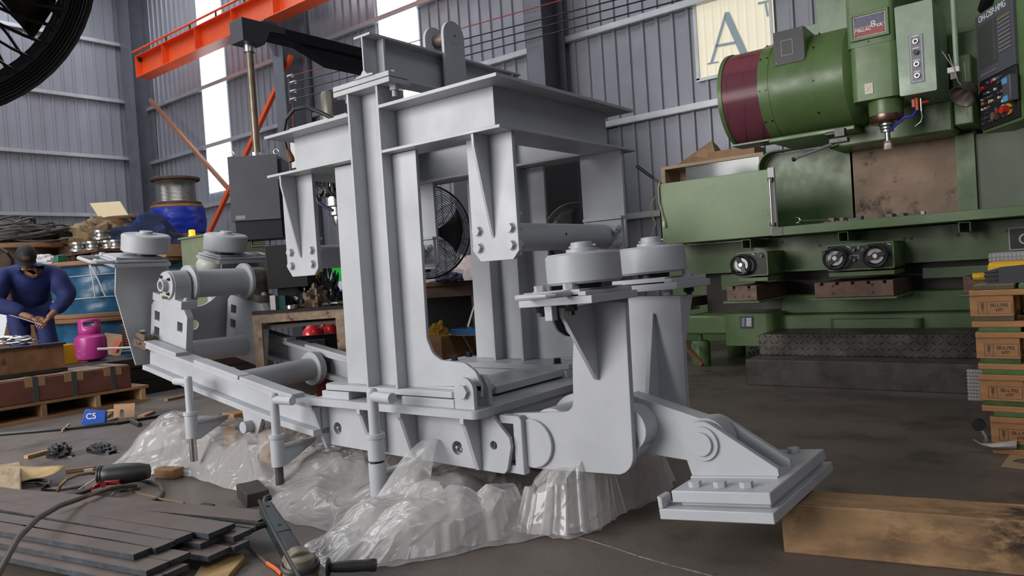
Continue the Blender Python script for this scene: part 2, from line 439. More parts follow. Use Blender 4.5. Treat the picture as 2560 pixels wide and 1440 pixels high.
b = MB(); b.prism([(-.95, .80), (-.12, .80), (-.12, 1.03), (-.95, 1.03)], 'z', .436, .472, [[(-.74, .81), (-.4, .81), (-.4, 1.02), (-.74, 1.02)]]); cp('pad_block', b)
# ---- near and far portal sides ------------------------------------------
def side_frame(near):
    """near: y grows inward; far side is the mirror image about y=.54"""
    Y = (lambda y: y) if near else (lambda y: 1.08-y)
    def bx(b, x0, x1, y0, y1, z0, z1):
        a, c = sorted((Y(y0), Y(y1))); b.box(x0, x1, a, c, z0, z1)
    def pr(b, out, y0, y1, holes=()):
        a, c = sorted((Y(y0), Y(y1))); b.prism(out, 'y', a, c, holes)
    # base pads and base plate
    if near:
        for x0, x1 in ((-.945, -.76), (-.425, -.135)):
            b = MB(); bx(b, x0, x1, .03, .26, .436, .470); cp('pad_block', b)
    b = MB(); a, c = sorted((Y(.035), Y(.29)))
    b.prism(fillet([(-.95, a+.03), (-.92, a), (-.15, a), (-.12, a+.03), (-.12, c-.03), (-.15, c), (-.92, c), (-.95, c-.03)], 0), 'z', .474, .499)
    base = cp('base_plate', b)
    for bx_, by_ in ((-.87, .23), (-.2, .235), (-.9, .08), (-.2, .075)):
        if near: continue
        b = MB(); b.hexbolt((bx_, Y(by_), .499), (0, 0, 1), .017, .022); cp('base_bolt', b, blackbolt, bev=0, parent=base, label='black unpainted bolt')
    # H post
    b = MB(); bx(b, -.637, -.625, .03, .18, .499, 1.752); bx(b, -.455, -.443, .03, .18, .499, 1.752); bx(b, -.625, -.455, .101, .109, .499, 1.752)
    cp('post', b)
    # wing plates either side of the post; the right one flares into a lug
    b = MB(); o_ = [(-.443, .499), (-.135, .499), (-.135, .475), (-.04, .475), (-.036, .52), (-.06, .575), (-.115, .607), (-.24, .615), (-.285, .64), (-.312, .70), (-.302, 1.472), (-.443, 1.472)]
    pr(b, fillet(o_, [0, 0, 0, 0, .02, .05, .05, .05, .06, .05, 0, 0]), .084, .10, [] if near else [circle(-.185, .665, .05)])
    cp('wing_plate', b)
    b = MB(); pr(b, [(-.825, .499), (-.637, .499), (-.637, 1.468), (-.812, 1.468)], .084, .10); cp('wing_plate', b)
    # pivot lug with bolt
    b = MB()
    for y0, y1 in ((.028, .048), (.118, .138)):
        pr(b, [(-.13, .436), (-.028, .436)]+circle(-.079, .508, .05, 14, 0, PI, True), y0, y1)
    lug = cp('pivot_lug', b)
    b = MB(); b.cyl((-.079, Y(.02), .505), (-.079, Y(.15), .505), .022, seg=18); b.hexbolt((-.079, Y(.03), .505), (0, -1 if near else 1, 0), .029, .016); cp('pivot_bolt', b, bev=0, parent=lug)
    # ring beam pieces of this side (I sections)
    for x0, x1 in ((-1.245, -.637), (-.443, .18)):
        b = MB(); bx(b, x0, x1, .03, .19, 1.658, 1.672); bx(b, x0, x1, .03, .19, 1.474, 1.486)
        bx(b, x0+(.10 if x0 < -1 else 0), x1-(.095 if x1 > 0 else 0), .126, .134, 1.486, 1.658); cp('ring_beam', b)
    # hanging bracket plates with their ribs and bolts
    for cx, w in ((.05, .112), (-1.145, .118)):
        b = MB(); o_ = [(cx-w, 1.474), (cx-w, 1.04), (cx-w+.035, .998), (cx+w-.03, .998), (cx+w, 1.03), (cx+w, 1.474)]
        pr(b, o_, .122, .140); br = cp('hanger_plate', b)
        b = MB(); o_ = [(Y(.035), 1.474), (Y(.035), 1.43), (Y(.112), 1.10), (Y(.121), 1.085), (Y(.122), 1.474)]
        b.prism(o_, 'x', cx-.012, cx-.0); cp('hanger_rib', b, parent=br)
        for dx in (-.082, .078):
            for z in (1.052, 1.117):
                b = MB(); b.hexbolt((cx+dx, Y(.122), z), (0, -1 if near else 1, 0), .0185, .014); b.hexbolt((cx+dx, Y(.155), z), (0, 1 if near else -1, 0), .0185, .014, .014)
                cp('hanger_bolt', b, bev=0, parent=br)
        b = MB(); bx(b, cx-w+.02, cx+w-.012, .140, .155, 1.012, 1.16); bx(b, cx-w+.01, cx+w-.006, .14, .165, 1.162, 1.176); cp('tube_flange', b)
    # two layer head plate and its bolts
    b = MB(); bx(b, -.715, -.365, .025, .145, 1.752, 1.773); bx(b, -.715, -.365, .025, .145, 1.776, 1.797); hp = cp('head_plate', b)
    for x in (-.40, -.68):
        b = MB(); b.hexbolt((x, Y(.085), 1.752), (0, 0, -1), .019, .018, .026); b.hexbolt((x, Y(.085), 1.797), (0, 0, 1), .019, .010); cp('head_bolt', b, bev=0, parent=hp)
side_frame(True); side_frame(False)
# end beams of the ring
for x0, x1, xw in ((-.02, .18, .082), (-1.245, -1.045, -1.145)):
    b = MB(); b.box(x0, x1, .19, .89, 1.658, 1.672); b.box(x0, x1, .19, .89, 1.474, 1.486); b.box(xw-.004, xw+.004, .134, .946, 1.486, 1.658); cp('ring_beam', b)
# cross tubes between hangers
for cx in (.05, -1.145):
    b = MB(); b.cyl((cx, .155, 1.087), (cx, .925, 1.087), .057, seg=36)
    t_ = cp('cross_tube', b, bev=0)
    if cx > 0:
        b = MB(); b.cyl((cx+.053, .53, 1.095), (cx+.0578, .53, 1.095), .0055, seg=10); cp('drain_hole', b, black, bev=0, parent=t_)
# ---- top beam with sheave ------------------------------------------------
b = MB(); xc = -.505
b.box(xc-.05, xc+.05, .02, 1.05, 1.797, 1.806); b.box(xc-.05, xc+.05, .02, 1.05, 1.962, 1.972); b.box(xc-.004, xc+.004, .02, 1.05, 1.806, 1.962)
b.prism([(xc-.07, 1.797), (xc+.055, 1.797), (xc+.05, 1.806), (xc+.02, 1.808), (xc+.004, 1.825), (xc-.004, 1.825), (xc-.02, 1.808)], 'y', .018, .024)
tb = cp('top_beam', b)
for y in (.10, .98):
    b = MB(); b.box(xc+.004, xc+.048, y-.006, y+.006, 1.806, 1.962); b.box(xc-.048, xc-.004, y-.006, y+.006, 1.806, 1.962); cp('stiffener', b, parent=tb)
sh = None
for x0, x1 in ((xc+.05, xc+.066), (xc-.066, xc-.05)):
    b = MB(); b.prism([(.455, 1.80), (.597, 1.80)]+circle(.526, 2.052, .071, 16, 0, PI, True), 'x', x0, x1); p_ = cp('sheave_plate', b)
    if sh is None: sh = p_
b = MB(); b.cyl((xc-.062, .53, 2.055), (xc+.062, .53, 2.055), .03, seg=24); cp('sheave_pin', b, mk('worn_pin', (.16, .12, .10), .5, metal=.4, var=.4, vscale=25), bev=0, label='worn brown pin between the two plates')
b = MB(); b.cyl((xc+.064, .53, 2.055), (xc+.0675, .53, 2.055), .036, seg=28); pc = cp('pin_cap', b, bev=.001)
b = MB(); b.cyl((xc+.067, .53, 2.055), (xc+.0682, .53, 2.055), .005, seg=10); cp('pin_hole', b, black, bev=0, parent=pc)
# ---- curved rails --------------------------------------------------------
RZ = [(-1.0, .262), (-1.25, .292), (-1.6, .352), (-2.0, .422), (-2.3, .478), (-2.56, .528)]
def rz(x):
    for (xa_, za), (xb_, zb) in zip(RZ, RZ[1:]):
        if x >= xb_: return za+(zb-za)*(xa_-x)/(xa_-xb_)
    return RZ[-1][1]
def rail_sweep(b, y0, y1, h0, h1, xa_=-.99, xb_=-2.56, n=26):
    vs = []
    for i in range(n+1):
        x = xa_+(xb_-xa_)*i/n; z = (rz(x-.06)+2*rz(x)+rz(x+.06))/4; t = .2*min(1, max(0, (-x-1)/.8))
        for (y, h) in ((y0, h0), (y1, h0), (y1, h1), (y0, h1)): vs.append((x+h*t, y, z+h))
    fs = [(i*4+k, i*4+(k+1) % 4, (i+1)*4+(k+1) % 4, (i+1)*4+k) for i in range(n) for k in range(4)]
    fs += [(3, 2, 1, 0), tuple(n*4+k for k in range(4))]; b.add(vs, fs)
for ya, yb, yw in ((.0, .105, .05), (.72, .825, .77)):
    b = MB(); rail_sweep(b, ya, yb, 0, .028); rail_sweep(b, yw-.006, yw+.006, .028, .128); rail_sweep(b, ya, yb, .128, .150)
    rl = cp('curved_rail', b)
    for x0, x1 in ((-2.2, -2.555), (-1.60, -2.02), (-1.14, -1.585)):
        b = MB(); rail_sweep(b, ya+.002, yb-.03, .150, .168, x0, x1, 12); cp('rail_pad', b, parent=rl)
# cross tubes between the rails
b = MB(); b.cyl((-1.86, .1, .44), (-1.86, .66, .455), .066, seg=32); cp('cross_tube', b, bev=0)
b = MB(); b.cyl((-1.86, .655, .455), (-1.86, .70, .455), .10, seg=36); b.cyl((-1.86, .70, .455), (-1.86, .715, .455), .085, seg=30); cp('tube_collar', b, bev=.004)
b = MB(); b.cyl((-1.86, .105, .44), (-1.86, .15, .44), .10, seg=36); cp('tube_collar', b, bev=.004)
# ---- rear assembly, square to the raised rail ends ----------------------
RM = Matrix.Translation((-2.45, 0, .60)) @ Matrix.Rotation(R(12), 4, 'Y')
def MR(): return MB(RM)
for y0, y1 in ((.10, .14), (.60, .642)):
    b = MR(); o_ = fillet([(-.205, -.10), (.2, -.10), (.2, .262), (.165, .30), (-.17, .30), (-.205, .262)], 0)
    hs = [[(x-.03, z), (x+.03, z), (x+.03, z+.055), (x-.03, z+.055)] for (x, z) in ((-.135, .18), (.125, .165), (-.135, .085))]
    b.prism(o_, 'y', y0, y1, hs); cp('pedestal_plate', b, bev=.002)
    b = MR(); yy0, yy1 = (y0-.012, y1+.045) if y0 < .3 else (y0-.01, y1+.06)
    b.prism([(-.17, .30), (.155, .30), (.155, .345), (.085, .345), (.085, .42)]+circle(0, .415, .085, 16, 0, PI, True)+[(-.085, .42), (-.085, .345), (-.17, .345)], 'y', yy0, yy1)
    brg = cp('bearing_block', b, paint if y0 < .3 else mk('bare_bearing', (.23, .19, .16), .45, metal=.4, var=.35, vscale=18), bev=.002)
    for x in (-.13, .12):
        b = MR(); b.hexbolt((x, (yy0+yy1)/2, .345), (0, 0, 1), .016, .012); cp('bearing_bolt', b, bev=0, parent=brg)
    if y0 < .3:
        b = MR(); b.cyl((0, yy0-.014, .415), (0, yy0, .415), .081, seg=36); b.tube((0, yy0-.045, .415), (0, yy0-.01, .415), .036, .024, 24); b.cyl((0, yy0-.016, .415), (0, yy0-.012, .415), .03, seg=20)
        cov = cp('bearing_cover', b, bev=.002)
        for q in range(4):
            a = PI/4+q*PI/2; b = MR(); b.hexbolt((.06*math.cos(a), yy0-.014, .415+.06*math.sin(a)), (0, -1, 0), .0085, .007, .006); cp('cover_bolt', b, darksteel, bev=0, parent=cov, label='dark unpainted bolt')
        b = MR(); b.cyl((-.02, yy0-.016, .345), (.03, yy0-.022, .348), .007, seg=8); b.cyl((.005, yy0-.03, .345), (.005, yy0-.012, .345), .009, seg=6); cp('grease_nipple', b, mk('brass', (.45, .28, .09), .35, metal=1), bev=0, parent=cov, label='brass grease fitting')
b = MR(); b.cyl((0, .215, .415), (0, .585, .415), .083, seg=44); dr = cp('winch_drum', b, bev=0)
for y in (.20, .565):
    b = MR(); b.lathe([(.088, 0), (.112, .006), (.112, .026), (.10, .036), (.085, .036)], (0, y, .415), (0, 1, 0), 44); cp('drum_flange', b, bev=0, parent=dr)
b = MR(); b.cyl((0, .10, .415), (0, .205, .415), .05, seg=24); b.cyl((0, .60, .415), (0, .86, .415), .06, seg=24); cp('drum_shaft', b, darksteel, bev=0)
# bulkhead with two towers
b = MR()
arc = [(.40+.175*math.cos(a), .36+.145*math.sin(a)) for a in [PI+k*PI/14 for k in range(15)]]
b.prism([(.04, -.115), (.76, -.115), (.89, .33), (.89, .49), (.575, .49)]+[(.575, .36)]+list(reversed(arc))[1:-1]+[(.225, .36), (.225, .49), (-.09, .49), (-.09, .335)], 'x', -.262, -.25, [circle(.40, .10, .032)])
cp('bulkhead', b)
def roller(b, c, r, h, top=True):
    """guide wheel with hub on top"""
    b.lathe([(r*.35, 0), (r*.93, .0), (r, .008), (r, h-.008), (r*.93, h), (r*.36, h+.003), (.05, h+.004)], c, (0, 0, 1), 56)
def rear_wheel(y0, y1, wy, hside):
    b = MR(); b.box(-.43, -.16, y0, y1, .50, .522); b.box(-.43, -.165, y0+.012, y1-.012, .525, .537); b.box(-.40, -.20, y0+.03, y1-.03, .537, .550); pl = cp('wheel_plate', b, bev=.002)
    b = MR(); roller(b, (-.29, wy, .568), .134, .105); wl = cp('guide_wheel', b, bev=0)
    b = MR(); b.cyl((-.29, wy, .545), (-.29, wy, .57), .06, seg=24); cp('axle', b, black, bev=0, parent=wl)
    b = MR(); b.lathe([(.0, 0), (.056, 0), (.056, .006), (.036, .008), (.036, .02), (.02, .021), (0, .021)], (-.29, wy, .673), (0, 0, 1), 32); cp('hub_cap', b, bev=0, parent=wl)
    for x in (-.39, -.21):
        for yy in ((y0+.035,) if hside < 0 else (y1-.035,)):
            b = MR(); b.hexbolt((x, yy, .537), (0, 0, 1), .018, .014); cp('plate_bolt', b, paint, bev=0, parent=pl)
    ye = y0 if hside < 0 else y1; d = hside
    b = MR(); b.path([(-.38, ye-d*.02, .53), (-.38, ye+d*.09, .53), (-.365, ye+d*.105, .53), (-.195, ye+d*.105, .53), (-.18, ye+d*.09, .53), (-.18, ye-d*.02, .53)], .010, 10); cp('pull_handle', b, bev=0, parent=pl)
    
rear_wheel(-.14, .19, .10, -1); rear_wheel(.50, .83, .62, 1)
b = MR(); b.cyl((.0, .14, -.0), (.0, .60, -.0), .066, seg=32); cp('cross_tube', b, bev=0)
# brown clamp lying on the near rail end belongs to the brake: bolted block
brown = mk('bare_brown_casting', (.17, .115, .08), .5, metal=.3, var=.4, vscale=22)
b = MR(); b.box(-.21, -.06, .0, .085, .022, .07); b.box(-.19, -.1, .01, .06, .07, .105); b.cyl((-.22, .03, .085), (-.13, .03, .085), .014, seg=10); ck = cp('rail_clamp', b, brown, bev=.004, label='bare brown casting clamped on the rail end')
for p in ((-.215, .035, .05), (-.13, .0, .06), (-.17, .03, .115)):
    b = MR(); b.cyl(Vector(p)+Vector((0, -.016, 0)), Vector(p)+Vector((0, .012, 0)), .013, seg=10); cp('clamp_screw', b, steel, bev=0, parent=ck)
# lifting lug with pin under the rail
b = MB(); b.prism([(-1.62, .34), (-1.44, .32), (-1.50, .22)]+circle(-1.53, .24, .045, 10, 1.2*PI, 1.9*PI, True)[:0]+[(-1.56, .205), (-1.6, .22)], 'y', .04, .06); b.cyl((-1.545, -.01, .262), (-1.545, .10, .262), .03, seg=22); cp('tow_lug', b)
# ---- three jacking rods hung outside the near rail ----------------------
def rod(x, y, zt_, zs, zb, ze, hdir, tipmat, rr=.02, split=False, hl=.13):
    b = MB(); b.cyl((x, y, zs), (x, y, zt_), rr, seg=20); b.ball((x, y, zt_), rr, 1, 1, .6); b.cyl((x, y, zt_-.02), (x+hdir[0]*hl, y+hdir[1]*hl, zt_-.02+hdir[2]*hl), rr*.95, seg=18)
    rd = cp('jack_rod', b, bev=0)
    b = MB(); b.cyl((x, y, zb), (x, y, zs-.012), rr*1.52, seg=24); b.cyl((x, y, zs-.014), (x, y, zs+.004), rr*1.75, seg=24); cp('jack_sleeve', b, bev=.0015, parent=rd)
    if split:
        b = MB(); b.cyl((x, y, zb-.01), (x, y, zb), rr*1.2, seg=20); cp('sleeve_gap', b, black, bev=0, parent=rd); b = MB(); b.cyl((x, y, ze+.008), (x, y, zb-.01), rr*1.55, seg=24); cp('jack_sleeve', b, bev=.001, parent=rd)
        b = MB(); b.cyl((x, y, ze), (x, y, zb-.01), rr*.95, seg=18); cp('jack_tip', b, tipmat, bev=0, parent=rd)
    else:
        b = MB(); b.cyl((x, y, ze), (x, y, zb+.02), rr*.92, seg=18); cp('jack_tip', b, tipmat, bev=0, parent=rd, label='bare steel rod end')
    zm = zs-.06 if not split else zb-.06
    b = MB(); b.prism([(y+.02, zm-.085), (y+.045, zm-.085), (.10, zm-.012), (.10, zm), (y+.02, zm)], 'x', x-.006, x+.006); ja = cp('jack_arm', b)
    b = MB(); b.box(x-.02, x+.02, y+.02, .10, zm, zm+.010); cp('arm_flange', b, parent=ja)
rod(-1.86, -.105, .515, .338, .205, .085, (-1, 0, .0), steel, .0205)
rod(-1.12, -.105, .462, .280, .138, .022, (1, .05, 0), darksteel, .0205)
rod(-.45, -.105, .512, .338, .235, .082, (1, -.1, 0), darksteel, .0225, True)
# ---- front assembly ------------------------------------------------------
b = MB()   # near L plate: block end, arm and upright
b.prism(fillet([(.06, .20), (.52, .226), (.582, .262), (.58, .822), (.37, .822), (.345, .60), (.338, .432), (.05, .41)], [0, .0, .0, 0, 0, .3, .04, 0]) if False else
        fillet([(.06, .198), (.572, .222), (.578, .822), (.375, .826), (.347, .60), (.338, .430), (.055, .405)], [0, .075, 0, 0, .2, .045, 0]), 'y', .15, .178)
cp('roller_arm', b, bev=.004)
b = MB(); b.prism(fillet([(.10, .2), (.63, .24), (.632, .822), (.415, .826), (.39, .60), (.385, .445), (.10, .42)], [0, .02, 0, 0, .2, .045, 0]), 'y', .47, .498); cp('roller_arm', b, bev=.004)
for yc_ in (.15, .47):   # diagonal gussets on the uprights
    xg = .44 if yc_ < .3 else .505
    b = MB(); b.prism([(yc_, .55), (yc_, .82), (yc_-.20, .82), (yc_-.195, .79), (yc_-.012, .555)], 'x', xg, xg+.016) if yc_ < .3 else b.prism([(yc_, .43), (yc_, .75), (yc_-.01, .76), (yc_-.07, .52), (yc_-.085, .46), (yc_-.13, .44)], 'x', xg, xg+.018)
    cp('arm_gusset', b)
b = MB(); b.prism([(.46, .60), (.63, .822), (.66, .845), (.645, .72)], 'y', .498, .51) if False else b.prism([(.498, .62), (.498, .82), (.60, .82)], 'x', .61, .625); cp('arm_gusset', b)
def front_wheel(x0, x1, y0, y1, wx, wy, z0, hs):
    T_ = Matrix.Translation((x0, 0, z0)) @ Matrix.Rotation(R(-1.8), 4, 'Y') @ Matrix.Translation((-x0, 0, -z0))
    def M_(): return MB(T_)
    b = M_(); b.box(x0, x1, y0, y1, z0-.026, z0); b.box(x0+.015, x1-.05, y0+.012, y1-.012, z0+.004, z0+.022); b.box(x1-.05, x1-.02, y0, y1, z0, z0+.014); pl = cp('wheel_plate', b, bev=.002)
    b = M_(); zw = z0+.038; roller(b, (wx, wy, zw), .127, .103); wl = cp('guide_wheel', b, bev=0)
    b = M_(); b.cyl((wx, wy, z0+.02), (wx, wy, zw+.01), .06, seg=24); cp('axle', b, black, bev=0, parent=wl)
    b = M_(); b.lathe([(0, 0), (.054, 0), (.054, .014), (.037, .016), (.037, .034), (.034, .037), (0, .037)], (wx, wy, zw+.103), (0, 0, 1), 32); b.cyl((wx-.05, wy, zw+.126), (wx+.05, wy+.01, zw+.126), .004, seg=8); cp('hub_cap', b, bev=0, parent=wl)
    for (px_, py_) in ((x0+.07, y0+.035), (x0+.19, y0+.03)) if hs < 0 else ((x1-.07, y1-.05),):
        b = M_(); b.hexbolt((px_, py_, z0+.022), (0, 0, 1), .021, .018); cp('plate_bolt', b, bev=0, parent=pl)
        b = M_(); b.hexbolt((px_, py_, z0-.026), (0, 0, -1), .020, .018, .014); cp('plate_nut', b, blackbolt, bev=0, parent=pl, label='black unpainted nut')
    b = M_(); ye = y0+.02 if hs < 0 else y1-.02
    b.path([(x0+.05, ye, z0+.010), (x0+.05, ye+hs*.09, z0+.010), (x0+.065, ye+hs*.105, z0+.010), (x0+.18, ye+hs*.105, z0+.010), (x0+.195, ye+hs*.09, z0+.010), (x0+.2, ye, z0+.010)], .0105, 10); cp('pull_handle', b, bev=0, parent=pl)
    b = M_(); b.box(x0+.10, x0+.13, y0+.005 if hs < 0 else y1-.035, y0+.035 if hs < 0 else y1-.005, z0-.075, z0-.026); cp('stop_block', b, parent=pl)
front_wheel(.312, .602, -.10, .20, .487, .05, .853, -1)
front_wheel(.365, .655, .40, .70, .515, .50, .866, 1)
# bosses, bearing bracket and the tow arm
b = MB(); b.cyl((.15, .135, .30), (.15, .15, .30), .092, seg=32); cp('pivot_boss', b, bev=.003); b = MB(); b.prism([(.02, .375), (.085, .375), (.085, .215), (.0, .215), (.0, .186), (.125, .182), (.125, .39), (.115, .405), (.02, .405)], 'y', .112, .15); cp('pivot_bracket', b, bev=.004)
b = MB(); b.cyl((.22, .178, .33), (.22, .47, .33), .10, seg=36); b.cyl((.22, .36, .33), (.22, .40, .33), .125, seg=36); b.cyl((.50, .178, .33), (.50, .47, .33), .085, seg=32); cp('cross_tube', b, bev=0)
ya, yb = .268, .345
b = MB()
b.prism([(.50, .275), (.735, .262), (.83, .275)]+circle(.79, .336, .078, 14, -.9, PI*.5+.22, True)+[(.50, .482)], 'y', ya, yb)
b.cyl((.535, ya-.09, .375), (.535, ya, .375), .078, seg=36)
cp('tow_arm', b, bev=.005)
# pivoting foot, resting tilted on the timber
FM = Matrix.Translation((.79, 0, .336)) @ Matrix.Rotation(R(-6.2), 4, 'Y') @ Matrix.Translation((-.79, 0, -.336))
def MF(): return MB(FM)
b = MF(); b.box(.70, 1.07, .035, .66, .138, .172); b.prism([(.70, .172), (.716, .172), (.716, .206), (.70, .212)], 'y', .035, .10); ft = cp('foot_plate', b, bev=.003)
b = MF(); b.box(.74, 1.06, .06, .63, .186, .224); b.box(.76, 1.05, .08, .61, .172, .186); up = cp('upper_foot_plate', b, bev=.004)
for yy in (.115, .575):
    for x in (.80, .885, .97):
        b = MF(); b.hexbolt((x, yy, .224), (0, 0, 1), .0215, .018, washer=False); cp('foot_bolt', b, bev=.001, parent=up)
for y0 in (.235, .353):
    b = MF(); b.prism([(.735, .224), (1.03, .224), (1.03, .25)]+circle(.79, .336, .073, 14, PI*.33, PI*1.02, True)[0:]+[(.72, .30)], 'y', y0, y0+.025); cp('foot_cheek', b, bev=.003)
b = MF(); b.box(.735, 1.03, .22, .39, .218, .229); cp('weld_bead', b)
b = MF(); b.cyl((.79, .215, .336), (.79, .395, .336), .040, seg=32); b.cyl((.79, .225, .336), (.79, .236, .336), .058, seg=36); b.path([(.79+.036*math.cos(a), .219, .336+.036*math.sin(a)) for a in [k*.3-.5 for k in range(13)]], .003, 6)
cp('foot_pin', b, bev=.002)
# ================================================================== the green milling machine
green = mk('machine_green', (.105, .175, .06), .36, var=.16, vscale=3.5, stain=(.06, .07, .03), stain_lo=.60, stain_hi=.80, stain_scale=4, bump=.06, bscale=25, rvar=.1)
greenL = mk('machine_green_light', (.26, .345, .235), .33, var=.2, vscale=4, stain=(.10, .14, .07), stain_lo=.58, stain_hi=.8, stain_scale=3, rvar=.1)
greenD = mk('cover_grey_green', (.17, .20, .14), .5, var=.15, vscale=3)
iron = mk('oily_iron', (.15, .085, .062), .42, metal=.35, var=.3, vscale=12, stain=(.05, .03, .025), stain_lo=.55, stain_hi=.75, stain_scale=8, rvar=.12)
ironD = mk('dark_slideway', (.03, .022, .02), .4, metal=.3, var=.3, vscale=10)
dusty = mk('rust_stained_guard', (.40, .27, .19), .65, var=.3, vscale=2.5, stain=(.022, .018, .018), stain_lo=.54, stain_hi=.66, stain_scale=3.2, bump=.2, bscale=30)
panelgrey = mk('panel_grey', (.17, .165, .20), .4)
white = mk('off_white', (.62, .60, .57), .5)
silver = mk('silver_plate', (.42, .41, .42), .35, metal=.5)
redp = mk('signal_red', (.55, .03, .02), .4)
orangep = mk('valve_orange', (.75, .13, .02), .4)
bluep = mk('hose_blue', (.02, .03, .45), .45)
printw = mk('printed_white', (.75, .75, .75), .5)
MILL = thing('milling_machine', 'big green vertical milling machine with a round tool drum, standing by the back wall', 'machine', (-1.6, 6.4, 0))
def mp(name, b, mat=green, bev=0.0, parent=None, label=None, ang=38):
    o = obj(name, b, mat, parent or MILL, bev=bev, ang=ang)
    if label: o['label'] = label
    return o
def rbox(x0, x1, y0, y1, z0, z1, r=.03, ax='z', n=5):
    b = MB()
    if ax == 'z': b.prism(fillet([(x0, y0), (x1, y0), (x1, y1), (x0, y1)], [r, r, 0, 0], n), 'z', z0, z1)
    elif ax == 'y': b.prism(fillet([(x0, z0), (x1, z0), (x1, z1), (x0, z1)], r, n), 'y', y0, y1)
    return b
# --- base
for x, y in ((-2.89, 6.28), (-2.83, 6.95), (-1.9, 6.5), (.3, 6.5)):
    b = MB(); b.lathe([(.075, 0), (.085, .02), (.085, .2), (.07, .225), (.025, .225), (.025, .29)], (x, y, 0), seg=28); mp('levelling_foot', b)
b = MB(); b.box(-2.99, -2.55, 6.2, 7.9, .285, .455); mp('base_casting', b, bev=.02)
b = rbox(-2.60, -2.17, 6.12, 7.9, .20, .47, .06); mp('base_casting', b)
b = MB(); b.box(-2.2, 2.4, 6.3, 8.2, .0, .44); mp('base_casting', b, bev=.01)
b = rbox(-1.75, -1.10, 6.2, 6.4, .2, .405, .05); mp('base_casting', b)
b = MB(); b.box(-2.2, 2.4, 6.42, 8.2, .44, .60); mp('base_casting', b, bev=.01)
b = MB(); b.box(-2.24, -2.12, 6.26, 6.5, .0, .3); mp('base_leg', b)
b = MB(); b.box(-2.95, 2.4, 6.62, 8.2, .45, .84); mp('saddle_body', b, ironD)
b = MB(); b.box(-2.75, -2.44, 6.5, 6.62, .66, .80); mp('saddle_cover', b)
b = MB(); b.box(-1.12, -.4, 6.5, 6.62, .69, .77); mp('saddle_cover', b)
# type plate on the base
b = MB(); b.box(*sorted((at(1850, 800, y=6.115).x, at(1882, 800, y=6.115).x)), 6.112, 6.119, at(1865, 821, y=6.115).z, at(1865, 791, y=6.115).z); tp = mp('type_plate', b, mk('plate_blue', (.012, .022, .085), .4), label='dark blue printed type plate')
for k in range(6):
    p = at(1858, 796+k*3.6, y=6.11); b = MB(); b.box(p.x-.012, p.x+.012, 6.1095, 6.112, p.z-.003, p.z+.002); q = at(1872, 796+k*3.6, y=6.11); b.box(q.x-.022, q.x+.022, 6.1095, 6.112, q.z-.005, q.z+.004); mp('printed_line', b, printw, parent=tp)
# --- T slot slideways with brown ends
for x0, x1, z0, z1 in ((-2.425, -2.18, .60, .716), (-1.735, -1.195, .605, .716), (-.765, -.30, .605, .717), (-3.35, -3.0, .52, .61)):
    y0 = 5.83 if x0 > -3 else 6.25
    b = MB(); w_ = x1-x0; nsl = max(2, int(w_/.1)); o_ = [(x0, z0), (x1, z0), (x1, z1)]
    for k in range(nsl, 0, -1):
        c = x0+w_*(k-.5)/nsl; o_ += [(c+.012, z1), (c+.012, z1-.022), (c-.012, z1-.022), (c-.012, z1)]
    o_ += [(x0, z1)]; b.prism(o_, 'y', y0, 6.75); sl = mp('slideway', b, iron)
    for sx in (.25, .75):
        for sz in (.25, .75):
            b = MB(); b.cyl((x0+w_*sx, y0-.001, z0+(z1-z0)*sz), (x0+w_*sx, y0+.002, z0+(z1-z0)*sz), .011, seg=12); mp('end_bolt', b, black, parent=sl)
    b = MB(); b.box(x0-.03, x1+.025, y0-.02, 6.5, z0-.022, z0-.004); mp('drip_tray', b, bev=.004)
# --- table apron and chip tray
b = MB(); b.box(-3.05, 2.4, 6.40, 6.62, .818, 1.09); mp('table_apron', b)
for px, py in ((1880, 622), (2050, 614), (2261, 597), (2278, 596), (2396, 587), (2520, 577), (1955, 606)):
    p = at(px, py, y=6.398); b = MB(); b.cyl((p.x, 6.397, p.z), (p.x, 6.402, p.z), .013, seg=12); mp('apron_bolt', b, black)
b = MB(); b.box(-2.5, -1.72, 6.33, 6.40, .800, .818); mp('apron_ledge', b)
for px in (1866, 2108, 2411):
    p = at(px, 600-(px-1866)*.082, y=6.05); b = MB()
    b.box(p.x-.036, p.x+.036, 6.04, 6.4, 1.085, 1.09); b.box(p.x-.036, p.x-.031, 6.04, 6.4, 1.022, 1.085); b.box(p.x+.031, p.x+.036, 6.04, 6.4, 1.022, 1.085); mp('tray_bracket', b)
b = MB(); b.box(-2.09, 2.4, 5.99, 6.012, 1.098, 1.168); b.box(-2.09, 2.4, 6.012, 7.0, 1.098, 1.112); mp('chip_tray', b, bev=.004)
b = MB(); b.box(-2.088, -2.0, 5.984, 5.991, 1.10, 1.166); mp('tray_end_plate', b, greenD)
